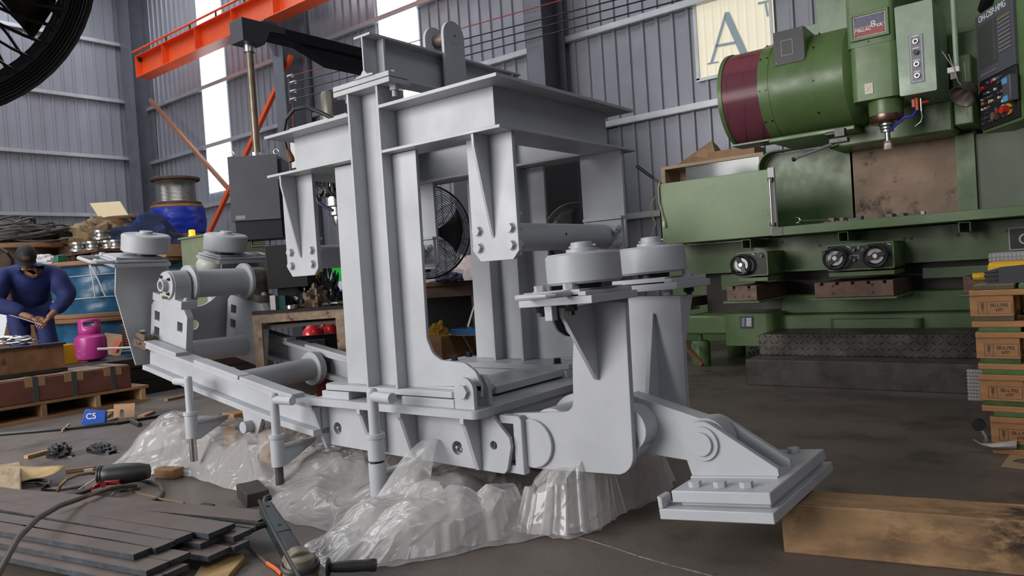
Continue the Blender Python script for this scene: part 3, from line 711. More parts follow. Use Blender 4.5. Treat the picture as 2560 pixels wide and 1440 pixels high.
# --- control boxes with handwheels
rubber = mk('wheel_black', (.02, .02, .022), .35)
def cbox(x0, x1, z0, z1, wheels, dials):
    b = MB(); b.prism(fillet([(x0, z0), (x1, z0), (x1, z1), (x0, z1)], .015, 4), 'y', 6.0, 6.4, [fillet([(x0+.01, z0+.01), (x1-.01, z0+.01), (x1-.01, z1-.01), (x0+.01, z1-.01)], .01, 3)]); cb = mp('control_box', b)
    b = MB(); b.box(x0+.008, x1-.008, 6.012, 6.02, z0+.008, z1-.008); mp('control_panel', b, black, parent=cb, label='black control panel')
    b = MB(); b.box(x0+.01, x1-.002, 5.99, 6.35, z0-.045, z0-.012); mp('box_bracket', b, bev=.003)
    for wx, wz, a0 in wheels:
        b = MB(); n_ = 36; rr = .078; b.path([(wx+rr*math.cos(2*PI*k/n_), 5.952, wz+rr*math.sin(2*PI*k/n_)) for k in range(n_)], .0125, 8, True)
        hw = mp('handwheel', b, rubber)
        b = MB(); b.cyl((wx, 5.955, wz), (wx, 6.01, wz), .030, seg=20); mp('wheel_hub', b, darksteel, parent=hw); b = MB(); b.cyl((wx, 5.945, wz), (wx, 5.955, wz), .016, seg=16); mp('hub_cap', b, steel, parent=hw)
        for s_ in (0, PI):
            b = MB(); c_, d_ = math.cos(a0+s_), math.sin(a0+s_); b.bar((wx+c_*.02, 5.955, wz+d_*.02), (wx+c_*.07, 5.952, wz+d_*.07), .012, .034, (-d_, 0, c_)); mp('spoke', b, rubber, parent=hw)
        b = MB(); b.cyl((wx, 5.965, wz), (wx, 5.97, wz), .055, seg=28); mp('scale_disc', b, silver, parent=hw)
        b = MB(); c_, d_ = math.cos(a0+PI*.55), math.sin(a0+PI*.55); b.cyl((wx+c_*.078, 5.94, wz+d_*.078), (wx+c_*.078, 5.88, wz+d_*.078), .011, .014, seg=12); mp('crank_handle', b, rubber, parent=hw)
    for k, (dx, dz) in enumerate(dials):
        b = MB(); b.cyl((dx, 6.012, dz), (dx, 5.995, dz), .013, seg=14); dl = mp('dial', b, rubber)
        b = MB(); b.bar((dx-.006, 5.994, dz-.008), (dx+.006, 5.994, dz+.008), .003, .002, (0, 1, 0)); mp('pointer', b, printw, parent=dl)
        b = MB(); b.box(dx-.03, dx+.03, 6.0105, 6.012, dz+.033, dz+.036); b.box(dx-.03, dx-.027, 6.0105, 6.012, dz+.008, dz+.03); b.box(dx+.027, dx+.03, 6.0105, 6.012, dz+.008, dz+.03); mp('printed_scale', b, printw, parent=dl)
    for wx, wz, a0 in wheels:
        b = MB(); b.bar((wx+.072, 6.0115, wz+.087), (wx+.098, 6.0115, wz+.076), .001, .008, (0, 0, 1)); mp('printed_arrow', b, printw)
cbox(-2.397, -2.139, .788, .984, [(-2.345, .885, 2.0)], [(-2.19, .948)])
cbox(-1.683, -1.212, .795, .994, [(-1.612, .892, .7), (-1.330, .892, .3)], [(-1.487, .945), (-1.424, .945), (-1.487, .87)])
b = MB(); p = at(2543, 600, y=6.39); b.box(p.x-.05, p.x+.25, 6.385, 6.40, p.z-.07, p.z+.09); sg = mp('apron_sign', b, white); b = MB(); b.box(p.x-.042, p.x+.24, 6.382, 6.385, p.z-.062, p.z+.082); mp('sign_face', b, black, parent=sg)
text_mesh('O', .11, planeM((p.x+.05, 6.381, p.z), (1, 0, 0), (0, 0, 1)), 'sign_letter', printw, sg)
# --- splash guards
b = MB(); b.box(-3.068, -2.092, 6.0, 6.02, 1.103, 1.637); b.box(-3.068, -3.05, 6.0, 6.9, 1.103, 1.637); b.box(-3.05, -2.092, 6.02, 6.9, 1.103, 1.12); mp('splash_cover', b, mk('cover_green', (.185, .26, .125), .42, var=.14, vscale=2.2, stain=(.08, .10, .04), stain_lo=.6, stain_hi=.8, stain_scale=3), bev=.004)
b = MB(); b.box(-2.092, -2.044, 5.985, 6.02, 1.113, 1.645); st = mp('cover_end_strip', b, white, label='off white end strip')
b = MB(); b.cyl((-2.068, 5.955, 1.19), (-2.068, 5.955, 1.55), .011, seg=12); mp('strip_handle', b, steel, parent=st)
for z in (1.19, 1.55):
    b = MB(); b.box(-2.085, -2.048, 5.945, 5.985, z-.014, z+.014); mp('handle_mount', b, black, parent=st)
b = MB(); b.prism(fillet([(-2.47, 1.112), (-1.68, 1.112), (-1.68, 1.88), (-2.47, 1.88)], [0, 0, 0, .14], 8), 'y', 7.0, 7.02); mp('back_guard', b)
rim = fillet([(-2.47, 1.112), (-1.60, 1.112), (-1.60, 1.88), (-2.47, 1.88)], [0, 0, 0, .14], 8)[2:]
b = MB(); pth = [(x, 6.93, z) for x, z in fillet([(-1.60, 1.89), (-2.48, 1.89), (-2.48, 1.112), (-2.0, 1.0)], [0, .14, 0, 0], 8)[:-1]]
for p, q in zip(pth, pth[1:]): b.bar(Vector(p), Vector(q), .14, .012, (0, 0, 1) if abs(q[2]-p[2]) < .05 else (1, 0, 0))
mp('guard_rim', b)
b = MB(); b.box(-1.70, -.905, 6.99, 7.0, 1.112, 1.835); mp('column_guard', b, dusty, label='rust stained brown guard plate')
b = MB(); b.box(-1.72, -.78, 7.0, 8.4, .6, 3.4); mp('column', b)
b = MB(); b.box(-.78, .6, 6.94, 6.96, 1.2, 1.79); mp('right_cover', b, greenD)
b = MB(); b.box(-.36, -.2, 6.90, 6.94, 1.74, 1.765); mp('cover_clip', b, white)
b = MB(); b.box(-.91, -.78, 6.9, 7.0, 1.112, 1.8); mp('guide_rail', b)
# --- ram and head
b = MB(); b.box(-1.78, -.87, 6.58, 7.4, 1.795, 2.12); mp('ram', b, bev=.02)
b = MB(); b.box(-.862, -.735, 6.55, 7.4, 1.83, 2.35); mp('ram_end', b, bev=.01)
b = MB(); b.box(-1.5, -.25, 6.95, 8.2, 1.9, 3.5); mp('head_housing', b, bev=.01)
b = MB(); b.box(-.9, .5, 6.7, 6.95, 2.05, 2.55); mp('head_housing', b, bev=.01)
b = rbox(-1.452, -1.128, 6.0, 7.0, 2.436, 3.5, .035); mp('head_upper', b)
b = rbox(-1.436, -1.115, 5.985, 6.9, 2.035, 2.432, .05); mp('head_lower', b, bev=.006)
b = MB(); b.lathe([(.10, -.115), (.112, -.11), (.118, -.06), (.118, .03)], (-1.24, 6.14, 2.02), seg=40); mp('spindle_nose', b)
b = MB(); b.lathe([(.07, 0), (.105, .004), (.116, .02), (.116, .062)], (-1.24, 6.14, 1.865), seg=48); mp('spindle_ring', b, mk('oiled_ring', (.22, .13, .10), .3, metal=.9))
b = MB(); b.lathe([(.03, -.062), (.045, -.06), (.045, -.05), (.04, -.047), (.05, -.036), (.05, -.028), (.044, -.025), (.057, -.012), (.057, 0), (.06, .02)], (-1.24, 6.14, 1.865), seg=32); th = mp('tool_holder', b, steel)
b = MB(); b.cyl((-1.24, 6.14, 1.72), (-1.24, 6.14, 1.81), .019, seg=20); mp('tool_shank', b, steel, parent=th)
b = MB(); b.lathe([(.03, -.045), (.032, -.02), (.026, 0), (.032, .008), (.02, .02)], (-1.24, 6.14, 1.72), seg=8); mp('cutter', b, mk('cutter_pale', (.6, .48, .40), .35, metal=.4), parent=th)
b = MB(); p = at(2173, 222, y=5.98); b.box(p.x-.03, p.x+.026, 5.978, 5.984, p.z-.037, p.z+.04); sk = mp('paper_sticker', b, mk('sticker_paper', (.72, .66, .56), .7), label='cream square sticker with a thin cross')
b = MB(); b.bar((p.x-.014, 5.9775, p.z+.018), (p.x+.014, 5.9775, p.z-.02), .0006, .0022, (0, 1, 0)); b.bar((p.x-.016, 5.9775, p.z-.018), (p.x+.012, 5.9775, p.z+.024), .0006, .0022, (0, 1, 0)); mp('pen_cross', b, mk('pen_red', (.45, .13, .06), .6), parent=sk, ang=0)
# name plate
b = MB(); x0, x1, z0, z1 = -1.402, -1.182, 2.500, 2.655
b.prism([(x0-.022, z0-.022), (x1+.022, z0-.022), (x1+.022, z1+.022), (x0-.022, z1+.022)], 'y', 5.98, 6.0, [[(x0, z0), (x1, z0), (x1, z1), (x0, z1)]]); npf = mp('name_plate', b, bev=.004)
b = MB(); b.box(x0, x1, 5.992, 5.998, z0, z1); mp('plate_border', b, mk('plate_cream', (.6, .55, .47), .5), parent=npf)
zm = z0+.072; b = MB(); b.box(x0+.008, x1-.008, 5.990, 5.993, zm+.002, z1-.007); mp('plate_blue_half', b, mk('faded_navy', (.10, .095, .16), .45, var=.2, vscale=40), parent=npf)
b = MB(); b.box(x0+.008, x1-.008, 5.990, 5.993, z0+.007, zm-.002); mp('plate_red_half', b, mk('faded_red', (.32, .045, .05), .45, var=.2, vscale=40), parent=npf)
text_mesh('MILLAC', .034, planeM((x0+.066, 5.9885, zm-.022), (1, 0, 0), (0, 0, 1)), 'plate_lettering', printw, npf, shear=.3, bold=True)
text_mesh('8', .066, planeM((x0+.138, 5.9885, zm+.004), (1, 0, 0), (0, 0, 1)), 'plate_lettering', printw, npf, xs=1.15)
text_mesh('VA', .034, planeM((x0+.178, 5.9885, zm-.012), (1, 0, 0), (0, 0, 1)), 'plate_lettering', printw, npf, bold=True)
for x in (x0+.014, x1-.014):
    for z in (z0+.014, z1-.014):
        b = MB(); b.cyl((x, 5.986, z), (x, 5.993, z), .005, seg=8); mp('plate_screw', b, black, parent=npf)
b = MB(); b.cyl((-1.304, 5.996, 2.462), (-1.304, 6.002, 2.462), .007, seg=10); mp('head_screw', b, black)
# electrical box beside the head
b = MB(); b.prism(fillet([(-1.118, 2.022), (-.882, 2.022), (-.884, 2.66), (-1.124, 2.66)], .012, 3), 'y', 6.0, 6.55); eb = mp('switch_box', b, greenL, bev=.004)
b = MB(); b.box(-1.042, -.953, 5.994, 6.0, 2.098, 2.432); mp('switch_panel', b, panelgrey, parent=eb)
for z in (2.385, 2.225, 2.145):
    b = MB(); b.tube((-.998, 5.978, z), (-.998, 5.994, z), .0175, .012, 20); mp('push_button', b, steel, parent=eb); b = MB(); b.cyl((-.998, 5.982, z), (-.998, 5.994, z), .012, seg=16); mp('button_cap', b, black, parent=eb)
b = MB(); b.cyl((-.998, 5.972, 2.308), (-.998, 5.994, 2.308), .017, seg=18); mp('selector_switch', b, black, parent=eb)
for z in (2.425, 2.34, 2.255, 2.175):
    b = MB(); b.box(-1.02, -.978, 5.9925, 5.994, z-.003, z+.003); mp('printed_legend', b, printw, parent=eb)
b = MB(); b.prism([(-1.034, 2.106), (-.961, 2.106), (-.961, 2.424), (-1.034, 2.424)], 'y', 5.9928, 5.994, [[(-1.031, 2.109), (-.964, 2.109), (-.964, 2.421), (-1.031, 2.421)]]); mp('panel_line', b, printw, parent=eb, ang=0)
# --- tool drum
xc, yc, zc, rd = -2.52, 6.5, 2.325, .40
def shell(x0, x1, a0, a1, r, t=.008, n_=40):
    vs = []; 
    for i in range(n_+1):
        a = a0+(a1-a0)*i/n_
        for (x, rr) in ((x0, r), (x1, r), (x1, r-t), (x0, r-t)): vs.append((x, yc-rr*math.cos(a), zc+rr*math.sin(a)))
    fs = [(i*4+k, i*4+(k+1) % 4, (i+1)*4+(k+1) % 4, (i+1)*4+k) for i in range(n_) for k in range(4)]+[(3, 2, 1, 0), tuple(n_*4+k for k in range(4))]
    b = MB(); b.add(vs, fs); return b
mp('drum_rim', shell(xc, xc+.035, -PI/2, PI/2, rd, .012))
purp = bpy.data.materials.new('tinted_perspex'); purp.use_nodes = True; nt = purp.node_tree; pb = nt.nodes['Principled BSDF']
pb.inputs['Base Color'].default_value = (.30, .10, .13, 1); pb.inputs['Roughness'].default_value = .25
tr = nt.nodes.new('ShaderNodeBsdfTransparent'); tr.inputs['Color'].default_value = (.42, .20, .25, 1); ms = nt.nodes.new('ShaderNodeMixShader'); ms.inputs[0].default_value = .38
nt.links.new(tr.outputs[0], ms.inputs[1]); nt.links.new(pb.outputs[0], ms.inputs[2]); nt.links.new(ms.outputs[0], nt.nodes['Material Output'].inputs['Surface'])
mp('drum_window', shell(xc+.035, xc+.36, -PI/2, PI/2, rd-.008, .006), purp, label='purple tinted window')
mp('drum_band', shell(xc+.345, xc+.43, -PI/2, PI/2, rd+.004, .01))
mp('drum_cover', shell(xc+.43, xc+.78, -PI/2, PI/2, rd, .01)); mp('drum_cover', shell(xc+.78, xc+1.0, -PI/2, PI/2, rd-.001, .01))
b = MB(); b.lathe([(rd-.02, 0), (rd, .0), (rd-.03, .06), (rd-.10, .10)], (xc+1.0, yc, zc), (1, 0, 0), 48); mp('drum_back_ring', b)
for x in (xc+.36, xc+.415, xc+.78):
    for a in (-.75, -.1, .6, 1.2):
        b = MB(); b.cyl((x, yc-(rd+.002)*math.cos(a), zc+(rd+.002)*math.sin(a)), (x, yc-(rd+.01)*math.cos(a), zc+(rd+.01)*math.sin(a)), .007, seg=8); mp('drum_screw', b, black)
b = MB(); b.box(xc, xc+.62, yc-.16, yc+.1, zc-rd-.012, zc-rd+.002); mp('drum_floor', b)
b = MB(); b.cyl((xc+.52, yc, zc), (xc+1.3, yc, zc), .24, seg=36); mg = mp('tool_magazine', b, ironD)
b = MB(); b.cyl((xc+.30, yc-.2, zc+.02), (xc+.52, yc-.2, zc+.02), .05, seg=20); mp('tool_pot', b, ironD, parent=mg); b = MB(); b.cyl((xc+.1, yc-.2, zc+.02), (xc+.30, yc-.2, zc+.02), .012, seg=12); mp('magazine_tool', b, darksteel, parent=mg)
# terminal box on the drum
p = [at(1931, 80, y=6.12), at(2009, 66, y=6.12), at(2010, 152, y=6.12), at(1939, 166, y=6.12)]
x0 = p[0].x; x1 = p[1].x; z1 = (p[0].z+p[1].z)/2; z0 = (p[2].z+p[3].z)/2
b = MB(); b.hexa([(x0, 6.125, z0), (x1, 6.125, z0), (x1, 6.42, z0), (x0, 6.42, z0), (x0, 6.125, z1), (x1, 6.125, z1), (x1, 6.5, z1-.02), (x0, 6.5, z1-.02)]); tb_ = mp('terminal_box', b, bev=.003)
b = MB(); b.box(x0+.004, x1-.004, 6.117, 6.125, z0+.004, z1-.004); mp('terminal_lid', b, black, parent=tb_, label='black terminal lid')
b = MB(); xa_, za_ = (x0+x1)/2-.02, (z0+z1)/2; b.prism([(xa_-.04, za_-.065), (xa_+.05, za_-.065), (xa_+.05, za_+.055), (xa_-.04, za_+.055)], 'y', 6.1155, 6.117, [[(xa_-.037, za_-.062), (xa_+.047, za_-.062), (xa_+.047, za_+.052), (xa_-.037, za_+.052)]]); mp('lid_print', b, mk('print_dim', (.4, .38, .3), .5), parent=tb_, ang=0)
for x in (x0+.02, x1-.02):
    for z in (z0+.02, z1-.02):
        b = MB(); b.cyl((x, 6.112, z), (x, 6.118, z), .007, seg=8); mp('lid_screw', b, iron, parent=tb_)
# cabinets behind the drum
b = MB(); b.box(-1.98, -1.84, 6.85, 7.2, 2.3, 2.93); mp('side_cabinet', b, greenL, bev=.004)
b = MB(); b.box(-1.86, -1.5, 6.75, 7.2, 2.3, 3.4); mp('side_cabinet', b, greenL, bev=.01)
# lever valve under the drum
p = at(2095, 332, y=6.15); b = MB(); b.box(p.x-.02, p.x+.05, 6.13, 6.2, p.z-.03, p.z+.03); b.cyl((p.x-.09, 6.15, p.z), (p.x-.02, 6.15, p.z), .018, seg=12); mp('air_valve', b, darksteel)
b = MB(); b.box(p.x-.06, p.x+.07, 6.12, 6.2, p.z-.075, p.z-.045); mp('valve_bracket', b, darksteel)
b = MB(); b.box(-2.18, -1.5, 6.3, 6.9, 1.885, 1.925); mp('magazine_arm', b, bev=.01)
b = MB(); b.bar(at(2085, 358, y=6.5), at(1985, 397, y=6.5), .03, .02); b.ball(at(1985, 398, y=6.5), .02); mp('shift_lever', b, black)
# coolant valves and hoses
p = at(2292, 255, y=6.12); b = MB(); b.cyl((p.x, 6.12, p.z-.06), (p.x, 6.12, p.z+.03), .012, seg=12); va = mp('coolant_valve', b, orangep, label='orange coolant valve'); b = MB(); b.box(p.x-.03, p.x-.01, 6.1, 6.13, p.z-.035, p.z+.02); mp('valve_lever', b, redp, parent=va)
b = MB(); b.path([p+Vector((0, 0, -.05)), p+Vector((-.03, -.02, -.1)), at(2262, 293, y=6.1), at(2240, 312, y=6.1), at(2226, 326, y=6.08)], .009, 8); mp('coolant_hose', b, bluep, label='blue segmented coolant hose')
q = at(2302, 246, y=6.1); b = MB(); b.cyl(q, q+Vector((0, 0, -.09)), .008, seg=10); vb = mp('air_valve', b, steel); b = MB(); b.cyl(q+Vector((.005, 0, -.03)), q+Vector((.05, 0, -.03)), .008, seg=8); mp('valve_lever', b, redp, parent=vb)
b = MB(); b.path([q+Vector((0, 0, -.09)), at(2303, 275, y=6.1), at(2306, 292, y=6.1), at(2302, 305, y=6.1), at(2287, 317, y=6.1)], .0055, 8); mp('air_tube', b, steel)
# lamp on its pole
lp = at(2386, 60, y=5.95); b = MB(); b.cyl((lp.x, 5.95, at(2392, 168, y=5.95).z), (lp.x, 5.95, 3.3), .017, seg=14); mp('lamp_pole', b, greenL)
p = at(2385, 182, y=5.95); b = MB(); b.box(p.x-.035, p.x+.035, 5.92, 5.98, p.z+.0, p.z+.035); mp('lamp_bracket', b, white); b = MB(); b.box(p.x-.02, p.x+.02, 5.93, 5.97, p.z-.045, p.z); mp('lamp_joint', b, darksteel)
c = at(2418, 228, y=5.95); d = (at(2385, 262, y=5.86)-c).normalized()
b = MB(); b.lathe([(.0, -.062), (.03, -.058), (.055, -.035), (.065, .0), (.07, .04), (.082, .055), (.086, .062), (.078, .062), (.06, .03), (.03, -.03), (0, -.04)], c, d, 36); ls = mp('lamp_shade', b, mk('lamp_pewter', (.20, .165, .14), .35, metal=.8, var=.2, vscale=20))
for k, (x, y) in enumerate(((2355, 128), (2371, 135))):
    b = MB(); b.path([at(x, y, y=5.92), at(2385, 172, y=5.91), at(2396, 205, y=5.92), at(2408, 216, y=5.93)], .0028, 6); mp('lamp_wire', b, mk('bare_wire%d' % k, (.35, .30, .25), .5))
b = MB(); b.path([at(2411, 155, y=6.2), at(2415, 200, y=6.2), at(2418, 290, y=6.2)], .004, 6); mp('lamp_cable', b, greenL)
# --- operator pendant, turned to face left
d = Vector((-.506, .862, 0)); nrm = Vector((-.862, -.506, 0)); P0_ = at(2446, 207, y=6.0)
def pl(px, py, off=0.0):
    r = cf+cr*((px-1280)/FPX)-cu*((py-720)/FPX); t = (P0_+nrm*off-CAMP).dot(nrm)/r.dot(nrm); return CAMP+r*t
w_ = (pl(2538, 150)-P0_).length
def pan(u, z): return P0_-d*u+Vector((0, 0, z-P0_.z))
zt_, zm_, zb_ = pl(2439, 45).z, P0_.z, pl(2457, 325).z
def slab(u0, u1, z0, z1, o0, o1):
    b = MB(); b.hexa([pan(u0, z0)+nrm*o0, pan(u1, z0)+nrm*o0, pan(u1, z0)+nrm*o1, pan(u0, z0)+nrm*o1, pan(u0, z1)+nrm*o0, pan(u1, z1)+nrm*o0, pan(u1, z1)+nrm*o1, pan(u0, z1)+nrm*o1]); return b
mp('pendant_housing', slab(-.02, w_+.25, zb_-.02, zt_+.02, -.22, -.02), green, bev=.005)
pg = mk('pendant_grey', (.075, .075, .09), .45)
pu = mp('pendant_panel', slab(0, w_, zm_, zt_, -.02, 0), pg, bev=.002)
mp('pendant_screen', slab(w_*.08, w_*.54, zm_+(zt_-zm_)*.20, zm_+(zt_-zm_)*.80, -.001, .004), mk('crt_glass', (.06, .068, .058), .12, coat=.5), parent=pu)
mp('screen_frame', slab(w_*.05, w_*.57, zm_+(zt_-zm_)*.17, zm_+(zt_-zm_)*.83, -.002, .002), mk('bezel', (.055, .055, .07), .4), parent=pu)
for r_ in range(9):
    z = zm_+(zt_-zm_)*(.74-.058*r_); mp('key_row', slab(w_*.62, w_*.93, z, z+.014, 0, .005), mk('keys%d' % r_, (.16, .155, .165) if r_ else (.22, .16, .08), .5), parent=pu)
for k in range(8):
    u = w_*(.10+.055*k); mp('soft_key', slab(u, u+w_*.035, zm_+(zt_-zm_)*.06, zm_+(zt_-zm_)*.09, 0, .006), panelgrey, parent=pu)
text_mesh('OH-OSP-HMG', .062, planeM(pan(w_*.47, zt_-.032)+nrm*.001, -d, (0, 0, 1)), 'pendant_lettering', printw, pu, xs=.92)
pk = mp('pendant_keyboard', slab(0, w_, zb_, zm_-.004, -.02, -.004), black, bev=.002)
rnd = random.Random(4)
for r_ in range(9):
    for k in range(9):
        if rnd.random() < .3: continue
        u = w_*(.08+.095*k); z = zm_-.03-(zm_-zb_-.05)*r_/8.6; c_ = rnd.choice([pg, panelgrey, white, darksteel, steel, pg, pg]); rr = rnd.uniform(.006, .010)
        b = MB(); b.cyl(pan(u, z)+nrm*-.004, pan(u, z)+nrm*.008, rr, seg=10); mp('push_button', b, c_, parent=pk)
for u, z, c_ in ((.12, zm_-.05, redp), (.42, zm_-.035, redp), (.5, zb_+.085, redp), (.12, zb_+.17, orangep), (.32, zb_+.165, mk('amber_cap', (.6, .35, .1), .4))):
    b = MB(); b.cyl(pan(w_*u, z)-nrm*.004, pan(w_*u, z)+nrm*.012, .012, seg=12); mp('push_button', b, c_, parent=pk)
b = MB(); b.cyl(pan(w_*.78, zb_+.07)-nrm*.004, pan(w_*.78, zb_+.07)+nrm*.005, .036, seg=20); es = mp('emergency_stop', b, mk('estop_yellow', (.7, .42, .02), .4)); b = MB(); b.cyl(pan(w_*.78, zb_+.07), pan(w_*.78, zb_+.07)+nrm*.045, .024, seg=18); mp('stop_button', b, redp, parent=es)
b = MB(); b.cyl(pan(w_*.42, zb_+.06)-nrm*.004, pan(w_*.42, zb_+.06)+nrm*.02, .026, seg=18); mp('feed_knob', b, mk('knob_brown', (.16, .09, .06), .5))
bt = mp('pendant_holder', slab(w_*.86, w_*1.05, zm_-.22, zm_-.06, .0, .05), pg, bev=.006)
for z in (zm_-.09, zm_-.2): mp('holder_label', slab(w_*.86, w_*.99, z-.018, z+.018, .05, .0515), mk('label_blue%d' % int(z*100), (.10, .33, .60), .5), parent=bt)
b = MB(); b.box(-.30, -.10, 5.9, 6.3, 1.75, 2.45); mp('pendant_support', b, green, bev=.01)
b = MB(); p = at(2557, 60, y=5.6); b.box(p.x-.02, p.x+.3, 5.6, 5.7, p.z-.22, p.z+.35); mp('door_window', b, black)
b = MB(); q = at(2470, -4, y=6.3); b.path([q+Vector((0, 0, .35)), q, at(2462, 22, y=6.4)], .045, 12); mp('cable_conduit', b, black)

# ------------------------------------------------------------------ things on and around the mill
checker = bpy.data.materials.new('checker_plate'); checker.use_nodes = True
def checker_mat(m):
    nt = m.node_tree; N, L = nt.nodes, nt.links; b = N['Principled BSDF']; b.inputs['Roughness'].default_value = .42; b.inputs['Metallic'].default_value = .55
    tc = N.new('ShaderNodeTexCoord'); sx = N.new('ShaderNodeSeparateXYZ'); L.new(tc.outputs['Object'], sx.inputs[0])
    def M(op, a, b_=None, c=None):
        n = N.new('ShaderNodeMath'); n.operation = op
        for i, v in enumerate((a, b_, c)):
            if v is None: continue
            if isinstance(v, (int, float)): n.inputs[i].default_value = v
            else: L.new(v, n.inputs[i])
        return n.outputs[0]
    Y = M('ADD', sx.outputs['Y'], sx.outputs['Z'])
    u = M('MULTIPLY', sx.outputs['X'], 22.0); v = M('MULTIPLY', Y, 22.0)
    fu = M('SUBTRACT', M('FRACT', u), .5); fv = M('SUBTRACT', M('FRACT', v), .5)
    par = M('MODULO', M('ADD', M('FLOOR', u), M('FLOOR', v)), 2.0); sg = M('SUBTRACT', M('MULTIPLY', M('ABSOLUTE', par), 2.0), 1.0)
    a1 = M('MULTIPLY', M('ADD', fu, M('MULTIPLY', fv, sg)), .7071); a2 = M('MULTIPLY', M('SUBTRACT', fv, M('MULTIPLY', fu, sg)), .7071)
    dd = M('ADD', M('POWER', M('MULTIPLY', a1, 2.1), 2.0), M('POWER', M('MULTIPLY', a2, 8.0), 2.0))
    hgt = M('SUBTRACT', 1.0, M('MINIMUM', dd, 1.0))
    bp = N.new('ShaderNodeBump'); bp.inputs['Strength'].default_value = .9; bp.inputs['Distance'].default_value = .004; L.new(hgt, bp.inputs['Height']); L.new(bp.outputs['Normal'], b.inputs['Normal'])
    nz = N.new('ShaderNodeTexNoise'); nz.inputs['Scale'].default_value = 5; nz.inputs['Detail'].default_value = 7; L.new(tc.outputs['Object'], nz.inputs['Vector'])
    rp = N.new('ShaderNodeValToRGB'); rp.color_ramp.elements[0].color = (.035, .026, .022, 1); rp.color_ramp.elements[1].color = (.13, .115, .10, 1); rp.color_ramp.elements[0].position = .35; rp.color_ramp.elements[1].position = .7
    L.new(nz.outputs['Fac'], rp.inputs['Fac']); L.new(rp.outputs['Color'], b.inputs['Base Color'])
checker_mat(checker)
stepm = mk('dirty_step_plate', (.095, .082, .072), .5, metal=.4, var=.35, vscale=6, stain=(.03, .024, .02), stain_lo=.5, stain_hi=.75, stain_scale=4)
b = MB(); b.box(-2.13, 1.2, 5.39, 5.66, 0, .187); b.box(-2.05, 1.2, 5.66, 6.18, 0, .187)
ST = thing('platform_step', 'two step checker plate platform in front of the green mill', 'step', (-1, 5.6, 0))
b = MB(); b.box(-2.13, 1.2, 5.385, 6.05, 0, .187); obj('lower_step', b, stepm, ST, bev=.004)
b = MB(); b.box(-2.12, 1.2, 5.65, 6.12, .187, .345); obj('upper_step', b, checker, ST, bev=.004)
# wooden cabinet behind the splash cover
plyw = mk('pale_ply', (.50, .36, .24), .6, var=.15, vscale=4, stretch=(1, 6, 6)); kraft = mk('kraft_cardboard', (.36, .20, .10), .65, var=.15, vscale=5)
glassy = mk('cabinet_glass', (.17, .19, .19), .12, spec=.8)
x0, x1 = at(1652, 420, y=8.2).x, at(1908, 385, y=8.2).x
CB = thing('wooden_cabinet', 'pale wooden cabinet with sliding glass doors behind the green mill', 'cabinet', ((x0+x1)/2, 8.4, 0))
b = MB(); b.box(x0, x1, 8.2, 8.62, 2.05, 2.085); b.box(x0, x0+.05, 8.2, 8.62, 1.0, 2.05); b.box(x1-.05, x1, 8.2, 8.62, 1.0, 2.05); b.box(x0, x1, 8.2, 8.62, 1.02, 1.055); b.box(x0, x1, 8.6, 8.62, 0, 2.05); obj('carcass', b, plyw, CB)
b = MB(); b.box(x0, x1, 8.22, 8.6, 0, 1.02); obj('lower_body', b, green, CB)
b = MB(); b.box(x0+.3, x0+.72, 8.24, 8.246, 1.055, 2.05); obj('sliding_door', b, glassy, CB); b = MB(); b.box(x0+.6, x1-.05, 8.225, 8.231, 1.055, 2.05); obj('sliding_door', b, glassy, CB)
rnd = random.Random(3)
bcol = [white, redp, orangep, black, silver, kraft, mk('bottle_amber', (.3, .12, .03), .3)]
for k in range(13):
    x = x0+.12+k*.085; h = rnd.uniform(.06, .13); b = MB(); r_ = rnd.uniform(.018, .03)
    b.lathe([(r_, 0), (r_, h*.7), (r_*.5, h*.85), (r_*.5, h), (0, h)], (x, 8.215 if False else 8.29+.03*rnd.random(), 1.055), seg=12)
    one('bottle', b, bcol[k % 7] if k != 6 else orangep, 'small bottle or tin in the row on the lower cabinet shelf below the green cover', 'bottle', 'bottles on the cabinet shelf')
b = MB(); p0 = at(1780, 392, y=8.35); b.box(p0.x, p0.x+.55, 8.22, 8.56, 2.085, 2.175); one('cardboard_box', b, kraft, 'flat brown cardboard box on top of the wooden cabinet', 'box', bev=.003)
b = MB(); A = at(1683, 405, y=8.28); B = at(1780, 356, y=8.3); C = at(1790, 385, y=8.22)
A.z = 2.088; C.z = 2.088
b.add([A, C+Vector((.0, -.0, .0)), (C.x, 8.58, 2.088), (A.x+.1, 8.5, 2.088), (B.x, 8.3, 2.32), (B.x-.02, 8.5, 2.28), (A.x+.05, 8.33, 2.12), ((A.x+C.x)/2, 8.235, 2.16)], [(0, 7, 6), (0, 1, 7), (1, 4, 7), (7, 4, 6), (6, 4, 5, 3), (0, 6, 3), (1, 2, 5, 4), (3, 5, 2), (0, 3, 2, 1)])
one('paper_bag', b, mk('brown_paper', (.34, .20, .095), .55, var=.3, vscale=8, bump=.3), 'crumpled brown paper bag leaning on the cardboard box', 'bag', ang=20)
b = MB(); b.cyl(at(1596, 418, y=7.6), at(1668, 470, y=7.6), .016, seg=12)
hb = thing('pry_bar', 'orange bar with a black tip sticking up behind the green cover', 'bar', at(1668, 470, y=7.6)); a_, b_ = at(1592, 415, y=7.6), at(1690, 487, y=7.6)
m_ = a_.lerp(b_, .45); bb = MB(); bb.cyl(m_, b_, .016, seg=12); obj('shaft', bb, rust, hb); bb = MB(); bb.cyl(a_, m_, .021, .017, seg=12); obj('grip', bb, black, hb)
b = MB(); b.path([at(1649, 455, y=5.985), at(1646, 470, y=5.98), at(1648, 505, y=5.98), at(1655, 535, y=5.98), at(1661, 552, y=5.98)], .006, 8)
cw = thing('plug_cable', 'cream cable with a plug hanging over the left end of the green cover', 'cable', at(1660, 552, y=5.98)); obj('cable', b, mk('cream_cable', (.42, .38, .25), .5), cw)
